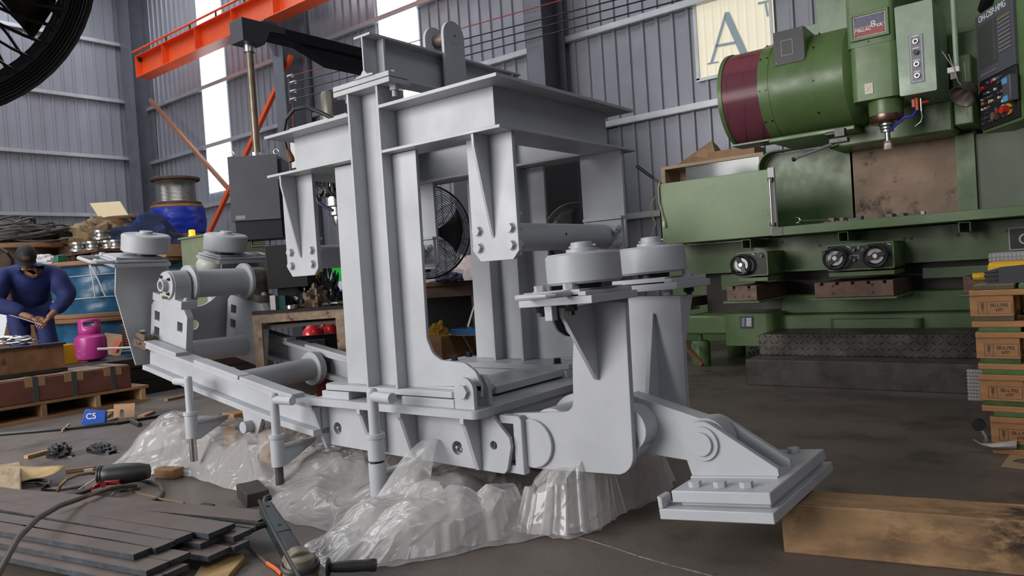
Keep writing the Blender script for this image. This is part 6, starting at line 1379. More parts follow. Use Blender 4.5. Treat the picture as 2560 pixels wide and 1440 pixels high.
def film_mat(m, tint, op, rough=.16):
    nt = m.node_tree; N, L = nt.nodes, nt.links; P_ = N['Principled BSDF']; P_.inputs['Base Color'].default_value = tint; P_.inputs['Roughness'].default_value = rough; P_.inputs['Specular IOR Level'].default_value = .8; P_.inputs['Coat Weight'].default_value = 1; P_.inputs['Coat Roughness'].default_value = .06
    tl = N.new('ShaderNodeBsdfTranslucent'); tl.inputs['Color'].default_value = tint; a = N.new('ShaderNodeMixShader'); a.inputs[0].default_value = .35; L.new(P_.outputs[0], a.inputs[1]); L.new(tl.outputs[0], a.inputs[2])
    tr = N.new('ShaderNodeBsdfTransparent'); tr.inputs['Color'].default_value = (.93, .92, .91, 1); x = N.new('ShaderNodeMixShader')
    lw = N.new('ShaderNodeLayerWeight'); lw.inputs['Blend'].default_value = .35; mr = N.new('ShaderNodeMapRange'); mr.inputs['To Min'].default_value = op; mr.inputs['To Max'].default_value = min(1, op+.4); L.new(lw.outputs['Facing'], mr.inputs['Value']); L.new(mr.outputs[0], x.inputs[0])
    L.new(tr.outputs[0], x.inputs[1]); L.new(a.outputs[0], x.inputs[2]); L.new(x.outputs[0], N['Material Output'].inputs['Surface'])
    tc = N.new('ShaderNodeTexCoord'); n = N.new('ShaderNodeTexNoise'); n.inputs['Scale'].default_value = 7; n.inputs['Detail'].default_value = 6; n.inputs['Roughness'].default_value = .62; n.inputs['Distortion'].default_value = 2.2; n.noise_type = 'RIDGED_MULTIFRACTAL'; L.new(tc.outputs['Object'], n.inputs['Vector'])
    bp = N.new('ShaderNodeBump'); bp.inputs['Strength'].default_value = .5; bp.inputs['Distance'].default_value = .018; L.new(n.outputs['Fac'], bp.inputs['Height']); L.new(bp.outputs['Normal'], P_.inputs['Normal']); L.new(bp.outputs['Normal'], P_.inputs['Coat Normal'])
film_mat(film, (.86, .83, .82, 1), .38)
# polythene strip round the lowest pallet, bubble scrap, floor card, castor
b = MB(); pts = [at(2434, 1097, y=3.86), at(2452, 1108, y=3.87), at(2480, 1108, y=3.885), at(2542, 1100, y=3.885)]; pt2 = [at(2436, 1100, y=3.86), at(2454, 1112, y=3.87), at(2482, 1124, y=3.885), at(2542, 1124, y=3.885)]
b.grid(pts+[p.lerp(q, .5)+Vector((0, -.012, 0)) for p, q in zip(pts, pt2)]+pt2, 4, 3); sm = one('plastic_strip', b, mk('milky_strip', (.52, .47, .45), .25), 'milky plastic strip tied round the lowest right pallet', 'strip'); sm.modifiers.new('t', 'SOLIDIFY').thickness = .003
b = MB(); p = at(2436, 965, y=3.95); 
for i in range(5):
    for j in range(9): b.ball((p.x-.02+.012*i, 3.95, p.z-.06+.016*j), .009, 1, .8, 1, 8, 6)
one('bubble_scrap', b, bub, 'hanging scrap of bubble wrap at the left side of the third pallet', 'bubble wrap')
p = at(2447, 1062, y=4.2); T = thing('castor_wheel', 'black castor wheel peeping out left of the bottom pallet', 'wheel', (p.x, p.y, 0)); b = MB(); b.cyl(p+Vector((0, -.015, 0)), p+Vector((0, .015, 0)), .028, seg=24); obj('tyre', b, black, T); b = MB(); b.bar(p, Vector((p.x+.03, p.y, 0.0)), .012, .012, (0, 1, 0)); obj('fork', b, steel, T)
q = [at(2503, 1168, z=0), at(2575, 1176, z=0), at(2575, 1140, z=0), at(2524, 1140, z=0)]; hl_ = [at(2530, 1156, z=0), at(2570, 1166, z=0), at(2572, 1148, z=0), at(2545, 1150, z=0)]
b = MB(); b.prism([(v.x, v.y) for v in q], 'z', .001, .006, [[(v.x, v.y) for v in hl_]]); one('cardboard_piece', b, mk('card_tan', (.34, .22, .13), .7), 'flat tan cardboard piece with a cut hole on the floor by the pallets', 'cardboard')

# ================================================================== timbers
timb = bpy.data.materials.new('dirty_timber'); timb.use_nodes = True
def timber_mat(m, base, dark, amt=.5, sx=1.2):
    nt = m.node_tree; N, L = nt.nodes, nt.links; P_ = N['Principled BSDF']; P_.inputs['Roughness'].default_value = .7
    tc = N.new('ShaderNodeTexCoord')
    def nz(scale, st, det=8):
        mp = N.new('ShaderNodeMapping'); mp.inputs['Scale'].default_value = st; L.new(tc.outputs['Object'], mp.inputs['Vector']); n = N.new('ShaderNodeTexNoise'); n.inputs['Scale'].default_value = scale; n.inputs['Detail'].default_value = det; n.inputs['Roughness'].default_value = .7; L.new(mp.outputs[0], n.inputs['Vector']); return n.outputs['Fac']
    def ramp(f, lo, hi, c0, c1):
        r_ = N.new('ShaderNodeValToRGB'); r_.color_ramp.elements[0].position = lo; r_.color_ramp.elements[1].position = hi; r_.color_ramp.elements[0].color = c0; r_.color_ramp.elements[1].color = c1; L.new(f, r_.inputs['Fac']); return r_.outputs['Color']
    g = nz(3.5, (sx, 7, 7)); c0 = ramp(g, .3, .7, tuple(v*.55 for v in base[:3])+(1,), base)
    d = nz(5.5, (sx, 2.2, 2.2), 10); f = ramp(d, amt, amt+.14, (0, 0, 0, 1), (1, 1, 1, 1))
    big = nz(1.3, (1, 1, 1), 3); f2 = ramp(big, .42, .62, (.15, .15, .15, 1), (1, 1, 1, 1))
    mu = N.new('ShaderNodeMix'); mu.data_type = 'RGBA'; mu.blend_type = 'MULTIPLY'; mu.inputs[0].default_value = 1; L.new(f, mu.inputs[6]); L.new(f2, mu.inputs[7])
    mx = N.new('ShaderNodeMix'); mx.data_type = 'RGBA'; L.new(mu.outputs[2], mx.inputs[0]); L.new(c0, mx.inputs[6]); mx.inputs[7].default_value = dark; L.new(mx.outputs[2], P_.inputs['Base Color'])
    bp = N.new('ShaderNodeBump'); bp.inputs['Strength'].default_value = .35; bp.inputs['Distance'].default_value = .004; L.new(d, bp.inputs['Height']); L.new(bp.outputs[0], P_.inputs['Normal'])
timber_mat(timb, (.42, .25, .12, 1), (.03, .016, .011, 1), .40)
cleanw = bpy.data.materials.new('sawn_timber'); cleanw.use_nodes = True; timber_mat(cleanw, (.55, .30, .12, 1), (.25, .11, .04, 1), .62)
A = at(1960, 1382, z=0); B = at(2560, 1441, z=0); dv = (B-A).normalized(); L_ = 1.5; MT = Matrix(((dv.x, -dv.y, 0, A.x), (dv.y, dv.x, 0, A.y), (0, 0, 1, 0), (0, 0, 0, 1)))
def rough_beam(name, M, lx, ly, lz, mat, label, seed=0, z0=0.0, cat='timber', n_=26, amp=.0022):
    T = bpy.data.meshes.new(name); b = MB()
    for k in range(n_+1):
        x = lx*k/n_
        for (y, z) in ((0, 0), (ly*.5, 0), (ly, 0), (ly, lz*.5), (ly, lz), (ly*.5, lz), (0, lz), (0, lz*.5)):
            b.v.append(Vector((x+(crumple((0, y*9, z*9), .004, 3, seed) if k in (0, n_) else 0), y+crumple((x*4, y*7, z*7), amp, 3, seed), z0+(z+crumple((x*4, y*7+3, z*7), amp, 3, seed) if z > 0 else 0))))
    b.f += [(k*8+i, k*8+(i+1) % 8, (k+1)*8+(i+1) % 8, (k+1)*8+i) for k in range(n_) for i in range(8)]; b.f += [tuple(range(7, -1, -1)), tuple(n_*8+i for i in range(8))]
    me = T; me.from_pydata([tuple(v) for v in b.v], [], b.f); bm = bmesh.new(); bm.from_mesh(me); bmesh.ops.recalc_face_normals(bm, faces=bm.faces); bm.to_mesh(me); bm.free(); smooth(me, 30); me.materials.append(mat)
    o = bpy.data.objects.new(name, me); COL.objects.link(o); o.matrix_world = M; WM[o.name] = M.copy(); m = o.modifiers.new('e', 'BEVEL'); m.width = .004; m.segments = 2; m.limit_method = 'ANGLE'; m.angle_limit = R(40)
    return tag(o, label, cat)
rough_beam('timber_beam', MT, L_, .16, .158, timb, 'thick oil stained timber beam at bottom right under the foot plate', 1)
def beam_at(px, py, bearing, lx, ly, lz, mat, label, seed, z=0.0, cat='timber', name='timber_block'):
    A = at(px, py, z=z); d = Vector((math.sin(R(bearing)), math.cos(R(bearing)), 0)); return rough_beam(name, Matrix(((d.x, -d.y, 0, A.x), (d.y, d.x, 0, A.y), (0, 0, 1, z), (0, 0, 0, 1))), lx, ly, lz, mat, label, seed, 0, cat)
beam_at(1052, 1252, 4, .75, .085, .125, cleanw, 'clean sawn timber block under the plastic below the near web plate', 2)
beam_at(700, 1165, 2, .9, .20, .16, cleanw, 'wide timber block under the plastic beneath the middle of the near rail', 3)
beam_at(590, 1118, 2, .9, .14, .20, cleanw, 'timber block under the plastic by the leftmost jacking rod', 4)
beam_at(0, 1196, -72+180, .78, .10, .075, mk('grey_cream_timber', (.42, .31, .19), .7, var=.35, vscale=5, stretch=(1, 6, 6), bump=.3), 'weathered cream timber lying at the left edge behind the hoses', 5)
beam_at(618, 1270, -70, .22, -.10, .06, mk('black_timber', (.035, .026, .022), .65, var=.4, vscale=6), 'black painted block lying behind the stack of flat bars', 6)
beam_at(385, 1196, 75, .14, .07, .05, wood, 'small orange brown wood block at the edge of the plastic', 7)
# ================================================================== polythene sheet on the floor
def to_w(x, y, z): return MM @ Vector((x, y, z))
outl = [(-2.62, .55), (-2.78, .25), (-2.74, -.02), (-2.58, -.24), (-2.36, -.28), (-2.1, -.17), (-1.85, -.12), (-1.55, -.15), (-1.23, -.17), (-.95, -.26), (-.71, -.33), (-.48, -.31), (-.40, -.42), (-.30, -.52), (-.16, -.55), (-.03, -.45), (.10, -.26), (.19, -.09), (.27, .01), (.36, .05), (.41, .15), (.40, .28), (.42, .45), (.45, .62), (.38, .85), (.2, 1.0)]
spine = [(-2.45, .55), (-2.4, .5), (.0, .55), (.15, .75)]
mounds = [(-2.35, .14, .34, .30, .19), (-1.9, .24, .3, .36, .20), (-1.5, .27, .3, .42, .20), (-1.0, .32, .35, .4, .13), (-.30, -.20, .20, .22, .05), (-.06, -.16, .20, .22, .075), (.10, .05, .14, .18, .085), (.28, .22, .19, .19, .11), (.30, .55, .2, .30, .10), (-.35, .22, .3, .34, .13)]
def ridged(p, f, seed):
    q = Vector((p[0]*f+seed, p[1]*f*.8+seed*2, seed)); q += Vector((noise.noise(q*.6), noise.noise(q*.6+Vector((7, 3, 1))), 0))*1.2
    return (1-abs(noise.noise(q)))**3
def sheet_surface(outl, inner, nu, nv, seed, hs=1.0, lift=0.004, wr=.05, pw_=1.0):
    n_ = len(outl)-1; vs = []
    for j in range(nv):
        v = j/(nv-1)
        for i in range(nu):
            u = i/(nu-1); t = u*n_; k = min(int(t), n_-1); o_ = Vector(outl[k]).lerp(Vector(outl[k+1]), t-k)
            o_ = o_+Vector((noise.noise(Vector((u*40, seed, 0))), noise.noise(Vector((u*40, seed, 5)))))*.022
            m_ = len(inner)-1; t2 = u*m_; k2 = min(int(t2), m_-1); s_ = Vector(inner[k2]).lerp(Vector(inner[k2+1]), t2-k2)
            p = s_.lerp(o_, v**pw_); e = min(1, (1-v)*5)
            h = 0
            for (mx_, my_, sx_, sy_, hh) in mounds: g_ = math.exp(-((p.x-mx_)/sx_)**2-((p.y-my_)/sy_)**2); h = max(h, hh*min(1, 1.35*g_))
            q_ = p+Vector((noise.noise(Vector((p.x*2.2, p.y*2.2, seed))), noise.noise(Vector((p.x*2.2, p.y*2.2, seed+4)))))*.10; c_ = 0
            for kk in range(12):
                an = seed*1.7+kk*2.399; wl = (.62, .45, .33, .26, .21, .16, .12, .09, .07, .055, .045, .2)[kk]; f_ = (q_.x*math.cos(an)+q_.y*math.sin(an))/wl+kk*.37; tri = abs((f_ % 1)-.5)*2
                mk_ = max(0, min(1, .5+1.9*noise.noise(Vector((p.x*2.6+kk*5, p.y*2.6, seed+kk))))); c_ += wl*.17*mk_*(1-tri)
            z = lift+e*hs*(h*.9+c_*wr*5.5*(.45+min(.8, h*7)))+(1-e)*.012*max(0, noise.noise(Vector((u*60, v*3, seed))))
            x_ = p.x+.02*e*noise.noise(Vector((p.x*9, p.y*9, seed+2))); y_ = p.y+.02*e*noise.noise(Vector((p.x*9, p.y*9, seed+8)))
            vs.append(to_w(x_, y_, max(.003, z)))
    b = MB(); b.grid(vs, nu, nv); return b
one('plastic_sheet', sheet_surface(outl, spine, 420, 70, 1.3), film, 'crumpled clear plastic sheet spread under the grey carriage', 'plastic sheet', ang=40)
film2 = bpy.data.materials.new('polythene_film_top'); film2.use_nodes = True; film_mat(film2, (.88, .85, .84, 1), .42, .12)
outl2 = [(-.42, -.12), (-.47, -.30), (-.44, -.47), (-.33, -.56), (-.18, -.58), (-.05, -.47), (.08, -.28), (.17, -.10), (.15, .08), (.05, .18)]
for k in range(len(mounds)): mounds[k] = (*mounds[k][:4], mounds[k][4]*1.12)
one('plastic_sheet', sheet_surface(outl2, [(-.3, .1), (-.2, -.08), (-.05, -.15), (0, .1)], 220, 60, 5.7, 1.15, .016, .075), film2, 'bunched heap of clear plastic in front of the sawn timber end', 'plastic sheet', ang=35)
outl3 = [(.12, .16), (.17, -.02), (.25, -.02), (.36, .03), (.43, .14), (.42, .30), (.44, .46), (.47, .62), (.40, .80)]
one('plastic_sheet', sheet_surface(outl3, [(.16, .3), (.2, .3), (.25, .4), (.28, .6)], 200, 50, 9.1, 1.2, .02, .07), film2, 'bulging heap of clear plastic below the near roller arm', 'plastic sheet', ang=35)

# ================================================================== flat bars at bottom left
millscale = mk('mill_scale_top', (.135, .098, .08), .5, metal=.15, var=.25, vscale=4, stretch=(1, 1, 1), stain=(.07, .045, .035), stain_lo=.55, stain_hi=.75, stain_scale=3, rvar=.1, bump=.08)
cutedge = mk('cut_edge_blue_grey', (.075, .085, .10), .45, metal=.5, var=.35, vscale=25, bump=.4, bscale=50)
dl = Vector((math.sin(R(-101)), math.cos(R(-101)), 0)); dw = Vector((math.sin(R(-11)), math.cos(R(-11)), 0))
def flat_bar(px, py, zt_, w_, L_, lab, t=.017, tw=0.0):
    p = at(px, py, z=zt_); d = (dl+dw*tw).normalized(); w2 = Vector((-d.y, d.x, 0)); w2 = w2 if w2.dot(dw) > 0 else -w2
    M = Matrix(((d.x, w2.x, 0, p.x), (d.y, w2.y, 0, p.y), (0, 0, 1, zt_-t), (0, 0, 0, 1)))
    T = thing('flat_bar', lab, 'bar', M=M, group='flat bars stacked at bottom left')
    b = MB(); b.box(.0012, L_, .001, w_-.001, t*.55, t); obj('top_face', b, millscale, T, local=True)
    n_ = 40; b = MB(); rnd = random.Random(px)
    vs = []
    for k in range(n_+1):
        x = L_*k/n_; e0 = rnd.uniform(0, .0016); e1 = rnd.uniform(0, .0016)
        vs += [(x, e0, 0), (x, w_-e1, 0), (x, w_-e1*.3, t-.0008), (x, e0*.3, t-.0008)]
    b.v += [Vector(v) for v in vs]; b.f += [(k*4+i, k*4+(i+1) % 4, (k+1)*4+(i+1) % 4, (k+1)*4+i) for k in range(n_) for i in range(4)]+[(3, 2, 1, 0), tuple(n_*4+i for i in range(4))]
    obj('sawn_edge', b, cutedge, T, local=True); return T
zt = .105
flat_bar(333, 1387, zt, .078, 1.5, 'nearest flat steel bar on top of the bottom left stack', .019)
flat_bar(388, 1371, zt, .078, 1.6, 'second flat steel bar from the front on the top layer', .019)
flat_bar(437, 1349, zt+.004, .073, 1.7, 'third flat steel bar from the front with a ragged end', .019, .02)
flat_bar(521, 1335, zt+.004, .118, 1.8, 'fourth and widest flat steel bar on the top layer', .019, .01)
flat_bar(645, 1302, zt-.004, .11, 1.9, 'fifth flat steel bar, reaching furthest right on the stack', .012, -.07)
flat_bar(365, 1428, zt-.0205, .085, 1.5, 'nearest flat bar of the second layer', .019); flat_bar(425, 1402, zt-.0205, .08, 1.6, 'second flat bar from the front in the second layer', .019)
flat_bar(500, 1360, zt-.0205, .10, 1.7, 'reddish flat bar end poking out in the second layer', .019); flat_bar(583, 1342, zt-.0205, .085, 1.8, 'flat bar end below the widest top bar', .019); flat_bar(632, 1320, zt-.0205, .07, 1.8, 'rearmost flat bar end in the second layer', .017)
flat_bar(352, 1462, zt-.041, .085, 1.5, 'nearest flat bar of the third layer, cut by the picture edge', .019); flat_bar(415, 1435, zt-.041, .085, 1.6, 'second flat bar from the front in the third layer', .019); flat_bar(520, 1392, zt-.041, .13, 1.7, 'wide flat bar in the third layer near the wooden board', .019); flat_bar(585, 1368, zt-.041, .07, 1.8, 'rearmost flat bar in the third layer', .019)
p = at(300, 1425, z=.0); 
for k, s_ in enumerate((.25, 1.1)):
    q = p+dl*s_; M = Matrix(((dw.x, -dl.x, 0, q.x-dw.x*.05), (dw.y, -dl.y, 0, q.y-dw.y*.05), (0, 0, 1, 0), (0, 0, 0, 1))); rough_beam('bearer', M, .62, .07, zt-.062, MATS['black_timber'], ['dark bearer timber under the right part of the bar stack', 'dark bearer timber under the left part of the bar stack'][k], 9+k)
q = [at(482, 1446, z=.02), at(520, 1386, z=.02), at(606, 1383, z=.02), at(612, 1392, z=.02), at(566, 1446, z=.02)]
b = MB(); b.prism([(v.x, v.y) for v in q], 'z', .0, .022); one('wooden_board', b, mk('yellow_board', (.42, .26, .10), .6, var=.25, vscale=4, stretch=(6, 1, 1)), 'pale wooden board end lying in front of the flat bars', 'board', bev=.003)
# ================================================================== angle grinder in the foreground
teal = mk('grinder_teal', (.012, .028, .032), .42); alu = mk('grinder_olive_cast', (.25, .215, .15), .42, metal=.35, var=.25, vscale=25)
GA, GB = at(664, 1272, z=.115), at(742, 1402, z=.075); ax = (GB-GA).normalized(); sd = ax.cross(Vector((0, 0, 1))).normalized(); up = sd.cross(ax)
T = thing('angle_grinder', 'old angle grinder with dark body and black side handle lying in front of the plastic', 'grinder', (GB.x, GB.y, 0)); T2 = T
def gb(u0, u1, w0, w1, h0, h1, w2=None, w3=None):
    b = MB(); w2 = w0 if w2 is None else w2; w3 = w1 if w3 is None else w3
    b.hexa([GA+ax*u+sd*w_+up*h for h in (h0, h1) for (u, w_) in ((u0, w0), (u1, w2), (u1, w3), (u0, w1))]); return b
lg = (GB-GA).length
obj('motor_body', gb(0, lg*.62, -.024, .024, -.03, .028, -.03, .03), teal, T, bev=.008); obj('motor_body', gb(lg*.62, lg*.95, -.028, .028, -.034, .03), black, T, bev=.01)
b = MB(); c = GB+ax*.045; b.lathe([(.052, -.04), (.056, -.03), (.05, .0), (.044, .03), (.03, .036), (0, .037)], c, up, 28); gh = obj('gear_head', b, alu, T)
b = MB(); b.cyl(GB-ax*.01, GB+ax*.05, .046, .05, seg=20); obj('gear_neck', b, alu, T, bev=.004)
b = MB(); b.path([c+ax*(.056*math.cos(a))+sd*(.056*math.sin(a))+up*.004 for a in [2*PI*k/28 for k in range(28)]], .006, 8, True, flat=1.6); obj('clamp_band', b, darksteel, T)
b = MB(); b.lathe([(.0, 0), (.062, .002), (.062, .012), (.02, .018), (0, .018)], c-up*.062, up, 32); obj('wheel_guard', b, black, T)
h0, h1 = at(800, 1420, z=.055), at(926, 1413, z=.05); b = MB(); b.bar(c+sd*.03*0, h0, .022, .012); obj('handle_bracket', b, alu, T)
hd_ = (h1-h0); hl2 = hd_.length; b = MB(); b.lathe([(.012, 0), (.03, .004), (.03, .010), (.015, .016), (.0165, .03), (.019, hl2*.5), (.018, hl2*.8), (.021, hl2*.93), (.019, hl2), (0, hl2)], h0+hd_*.12, hd_, 24); obj('side_handle', b, black, T)
b = MB(); b.path([GA+up*.01, GA-ax*.03+up*.012, GA-ax*.055+up*.02-sd*.012, GA-ax*.06+up*.02-sd*.03], .013, 10); obj('cord_guard', b, black, T)
b = MB(); b.path([at(648, 1252, z=.14), at(664, 1290, z=.16), at(690, 1340, z=.15), at(720, 1395, z=.14), at(748, 1446, z=.13)], .0065, 8); obj('power_cord', b, black, T)
b = MB(); b.cyl(GA+ax*lg*.3+sd*.02, GA+ax*lg*.3+sd*.065, .012, seg=10); b.box(0, 0, 0, 0, 0, 0) if False else None; obj('trigger_knob', b, black, T)
for u_ in (.1, .5):
    b = MB(); b.cyl(GA+ax*lg*u_+up*.026, GA+ax*lg*u_+up*.030, .007, seg=10); obj('body_screw', b, blackbolt, T)
b = MB(); b.cyl(GA-ax*.004-sd*.02+up*.0, GA-ax*.012-sd*.03, .011, seg=10); obj('cord_clip', b, white, T)
b = MB(); b.cyl(at(770, 1402, z=.02), at(812, 1368, z=.02), .012, seg=10); one('wood_stick', b, mk('stick_brown', (.16, .095, .06), .7), 'short brown stick on the floor right of the grinder', 'stick')
b = MB(); b.path([at(605, 1345, z=.008), at(635, 1380, z=.008), at(668, 1408, z=.008)], .0045, 6); q2 = [at(668, 1408, z=.008), at(690, 1422, z=.008), at(705, 1436, z=.008)]
T = thing('orange_lead', 'thin brown lead with an orange sleeve left of the grinder', 'cable', at(660, 1405, z=0)); obj('lead', b, MATS['stick_brown'], T); b = MB(); b.path(q2, .007, 8); obj('sleeve', b, orangep, T)
# ================================================================== welding cables, clamp and scraps
hose = mk('hose_brown', (.075, .055, .045), .45, var=.2, vscale=20); tan = mk('hose_tan', (.20, .115, .06), .5)
b = MB(); b.path([at(-8, 1440, z=.19), at(14, 1400, z=.20), at(45, 1345, z=.21), at(95, 1295, z=.20), at(150, 1264, z=.17), at(185, 1252, z=.145), at(225, 1237, z=.125), at(265, 1224, z=.12), at(300, 1217, z=.115), at(340, 1214, z=.10)], .010, 10); one('welding_cable', b, hose, 'thick brown cable arching up from the bottom left corner over the bars', 'cable')
b = MB(); b.path([at(150, 1263, z=.135), at(200, 1250, z=.13), at(250, 1228, z=.125), at(300, 1212, z=.12), at(335, 1230, z=.03), at(400, 1247, z=.012), at(460, 1258, z=.012)], .0055, 8); one('thin_lead', b, tan, 'thin orange brown lead running over the bars to the black block', 'cable')
b = MB(); b.path([at(145, 1228, z=.012), at(152, 1212, z=.05), at(168, 1198, z=.08), at(195, 1187, z=.09), at(225, 1183, z=.085), at(242, 1184, z=.075)], .008, 8); one('arched_hose', b, tan, 'brown hose arching into the end of the black sleeve', 'hose')
b = MB(); b.path([at(310, 1196, z=.01), at(360, 1200, z=.01), at(400, 1212, z=.01), at(408, 1228, z=.01), at(398, 1246, z=.01), at(382, 1252, z=.01)], .009, 8); one('floor_hose', b, hose, 'grey brown hose curving on the floor left of the black block', 'hose')
b = MB(); b.path([at(0, 1218, z=.01), at(40, 1205, z=.01), at(90, 1200, z=.012), at(125, 1202, z=.03), at(120, 1214, z=.03), at(105, 1221, z=.01), at(150, 1222, z=.01), at(210, 1214, z=.01)], .009, 8); one('floor_hose', b, hose, 'grey hose looping on the floor before the torn paper', 'hose')
b = MB(); b.path([at(-10, 1086, z=.012), at(90, 1078, z=.012), at(200, 1068, z=.012), at(300, 1056, z=.012), at(400, 1040, z=.012), at(440, 1030, z=.012)], .014, 8); one('floor_cable', b, black, 'long dark cable running along the floor past the blue carton', 'cable')
p0, p1 = at(246, 1190, z=.075), at(372, 1178, z=.075); b = MB(); dd2 = p1-p0; l2 = dd2.length
pr = [(.02, 0)]+[(.047+.003*(k % 2), .004+.006*k) for k in range(6)]+[(.05, .06), (.052, l2*.5), (.046, l2*.8), (.035, l2), (0, l2)]
b.lathe(pr, p0, dd2, 24); one('handle_sleeve', b, black, 'black ribbed sleeve lying at the edge of the plastic sheet', 'sleeve')
T = thing('earth_clamp', 'red steel earth clamp in front of the black sleeve', 'clamp', at(270, 1215, z=0))
redc = mk('clamp_red', (.22, .012, .018), .4)
b = MB(); b.bar(at(185, 1233, z=.012), at(250, 1215, z=.03), .022, .012); b.bar(at(250, 1215, z=.03), at(372, 1176, z=.06), .02, .012); obj('lower_jaw', b, redc, T, bev=.003)
b = MB(); b.bar(at(232, 1219, z=.04), at(268, 1196, z=.06), .02, .012); b.bar(at(262, 1207, z=.05), at(300, 1204, z=.05), .02, .02); obj('upper_jaw', b, redc, T, bev=.003)
b = MB(); b.cyl(at(258, 1212, z=.02), at(258, 1212, z=.07), .014, seg=12); obj('pivot', b, redc, T); b = MB(); b.bar(at(186, 1231, z=.02), at(240, 1196, z=.05), .006, .004); obj('jaw_plate', b, steel, T)
for k, (x, y, x2, y2) in enumerate(((262, 1223, 285, 1218), (263, 1241, 270, 1234), (278, 1241, 285, 1233), (300, 1228, 350, 1222))):
    b = MB(); b.bar(at(x, y, z=.02), at(x2, y2, z=.02), .008, .012); one('clip_piece', b, [steel, steel, steel, black][k], ['small bright clip below the red clamp', 'left short steel pin on the rear flat bar', 'right short steel pin on the rear flat bar', 'black cable end lying right of the red clamp'][k], 'clip')
pts = [(0, 1160), (50, 1163), (110, 1168), (158, 1160), (166, 1168), (130, 1190), (90, 1195), (40, 1207), (20, 1220), (-10, 1225)]
b = MB(); c_ = at(60, 1188, z=.055); vs = [c_]+[at(x, y, z=.085-.0012*(y-1160)) for x, y in pts]
b.add(vs, [(0, i, i+1) for i in range(1, len(pts))]+[(0, len(pts), 1)]); o = one('torn_paper', b, mk('torn_kraft', (.45, .30, .13), .7, var=.3, vscale=9, bump=.4), 'torn yellow brown paper hanging over the cream timber', 'paper'); o.modifiers.new('s', 'SUBSURF').levels = 0; o.modifiers.new('t', 'SOLIDIFY').thickness = .003
p = at(150, 1140, z=0); lump('black_rag', (p.x, p.y, .0), .10, .06, .07, black, 'black cloth bundle behind the cream timber', 'cloth', .5, 17)
p = at(255, 1128, z=0); lump('black_bag', (p.x, p.y, .0), .16, .06, .045, black, 'flat black bag lying left of the plastic sheet', 'bag', .4, 18)
for k, (x, y, x2, y2, w_, mt, lb) in enumerate(((65, 1143, 122, 1128, .035, MATS['yellow_board'], 'yellowish wood splinter behind the cream timber'), (255, 1047, 275, 1032, .05, woodL, 'grey brown plank end behind the blue carton'), (240, 1050, 285, 1025, .07, woodL, 'weathered wood wedge by the pallet'), (258, 1056, 292, 1046, .03, woodL, 'pale wood piece right of the blue carton'), (155, 1078, 173, 1062, .012, woodL, 'thin wood stick on the floor left of the blue carton'), (415, 1000, 470, 988, .04, wood, 'thin wood slat on the floor below the rail end'), (352, 1042, 380, 1030, .055, kraft, 'square brown cardboard scrap near the plastic'), (165, 1178, 240, 1168, .02, wood, 'brown wooden strip under the cream timber'), (210, 1178, 232, 1175, .012, white, 'small white chip on the floor before the black sleeve'))):
    z = .012; b = MB(); b.bar(at(x, y, z=z), at(x2, y2, z=z), w_, .02); one('wood_scrap', b, mt, lb, 'scrap')
q = [at(285, 1048, z=.0), at(334, 1044, z=0), at(334, 1044, z=0)]; A = at(284, 1046, z=.005); B = at(333, 1043, z=.005); C = at(334, 1021, z=.09); D_ = at(287, 1025, z=.09)
b = MB(); b.prism([(0, 0), (.17, 0), (.17, .11), (0, .11)], 'z', 0, .003, [[(.05, -.0+.004), (.085, .004), (.085, .05)]+circle(.0675, .05, .0175, 8, 0, PI, True)[1:-1]+[(.05, .05)]]); Mx = planeM(A, B-A, Vector((0, .25, 1))); one('cardboard_piece', MB().add([Mx @ v for v in b.v], b.f), kraft, 'upright cardboard piece with an arched slot on the floor', 'cardboard')
T = thing('hammer', 'small hammer lying by the slotted cardboard', 'hammer', at(335, 1055, z=0)); b = MB(); b.cyl(at(288, 1058, z=.015), at(335, 1050, z=.015), .010, seg=8); obj('hammer_handle', b, MATS['black_timber'], T); b = MB(); b.cyl(at(326, 1050, z=.015), at(350, 1062, z=.015), .017, seg=12); obj('hammer_head', b, darksteel, T)
blu = mk('carton_blue', (.01, .09, .50), .45)
A = at(213, 1066, z=.0); B = at(252, 1062, z=.0); Mx = planeM(A, B-A, Vector((.1, .2, .8))); T = thing('blue_carton', 'torn blue carton end with white print on the floor', 'carton', A); b = MB(); b.prism([(-.02, 0), (.15, 0), (.16, .10), (.02, .13)], 'z', 0, .05); obj('carton_shell', MB().add([Mx @ v for v in b.v], b.f), blu, T, bev=.004)
text_mesh('C5', .06, Mx @ Matrix.Translation((.06, .075, .052)), 'carton_print', printw, T, bold=True)
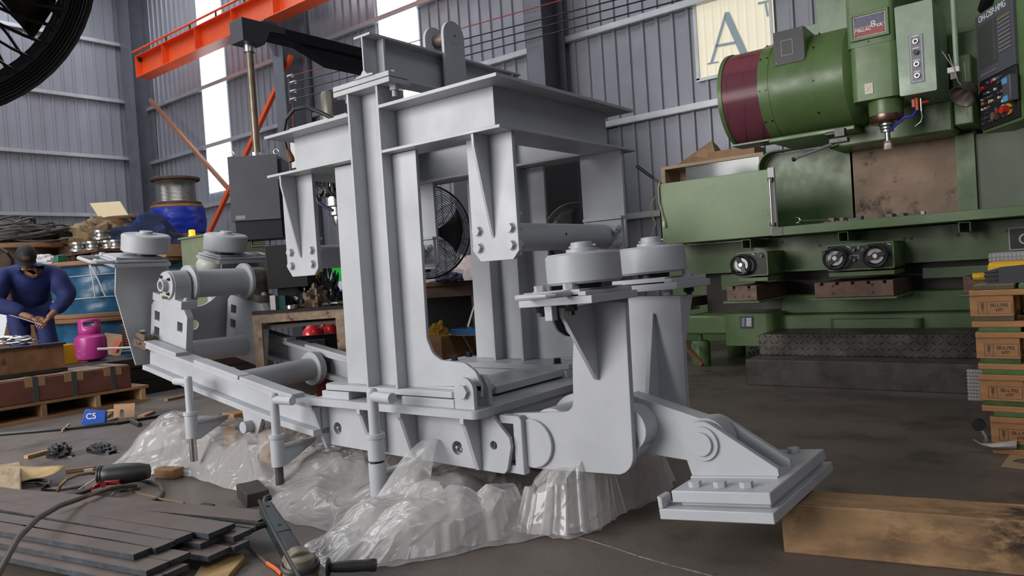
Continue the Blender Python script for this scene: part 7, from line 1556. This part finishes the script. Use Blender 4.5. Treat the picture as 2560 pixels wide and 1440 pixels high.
A = at(402, 968, z=.0); B = at(440, 972, z=.0); Mx = planeM(A, B-A, Vector((0, .1, .9))); T = thing('blue_carton', 'blue carton with a white letter on the floor under the rail end', 'carton', A); b = MB(); b.prism([(-.1, 0), (.2, 0), (.2, .1), (-.1, .1)], 'z', 0, .08); obj('carton_shell', MB().add([Mx @ v for v in b.v], b.f), blu, T); text_mesh('P', .075, Mx @ Matrix.Translation((.06, .045, .082)), 'carton_print', printw, T, bold=True, shear=.2)
# ================================================================== big fan cage close at the top left
fc = atd(-285, -170, 1.27); fan('pedestal_fan', fc, CAMP-fc+Vector((.1, .1, -.1)), .312, 'large black fan cage cutting into the top left corner close to the viewer', 7, 44, True, .0042, .011, True, .07, .88, 11)
b = MB()
# ================================================================== light
w = bpy.data.worlds.new('world'); sc.world = w; w.use_nodes = True
w.node_tree.nodes['Background'].inputs['Color'].default_value = (.80, .88, 1.0, 1); w.node_tree.nodes['Background'].inputs['Strength'].default_value = .22
def area(name, loc, target, sx, sy, power, col):
    l = bpy.data.lights.new(name, 'AREA'); l.shape = 'RECTANGLE'; l.size = sx; l.size_y = sy; l.energy = power; l.color = col
    o = bpy.data.objects.new(name, l); COL.objects.link(o); o.location = loc
    o.rotation_euler = (Vector(target)-Vector(loc)).to_track_quat('-Z', 'Y').to_euler(); return o
area('doorway_daylight', (-5.6, YF-.1, 3.0), (-3.0, 3, .9), 6.5, 4.0, 820, (1, .98, .96))
area('overhead_light', (-9, 2, ZC-.1), (-9, 2, 0), 3, 10, 330, (.90, .95, 1))
area('overhead_light', (2.5, 0, ZC-.1), (0, 1, 0), 3, 8, 260, (.90, .95, 1))  # unseen overhead fill, added to brighten the right-facing sides of the carriage
area('overhead_light', (-15, 3, ZC-.1), (-15, 3, 0), 3, 10, 420, (.90, .95, 1))
vs = sc.view_settings; vs.view_transform = 'Standard'; vs.look = 'None'; vs.gamma = 1; vs.use_curve_mapping = False; vs.exposure = 0.0
sc.cycles.use_denoising = True; sc.cycles.max_bounces = 8; sc.cycles.transparent_max_bounces = 16
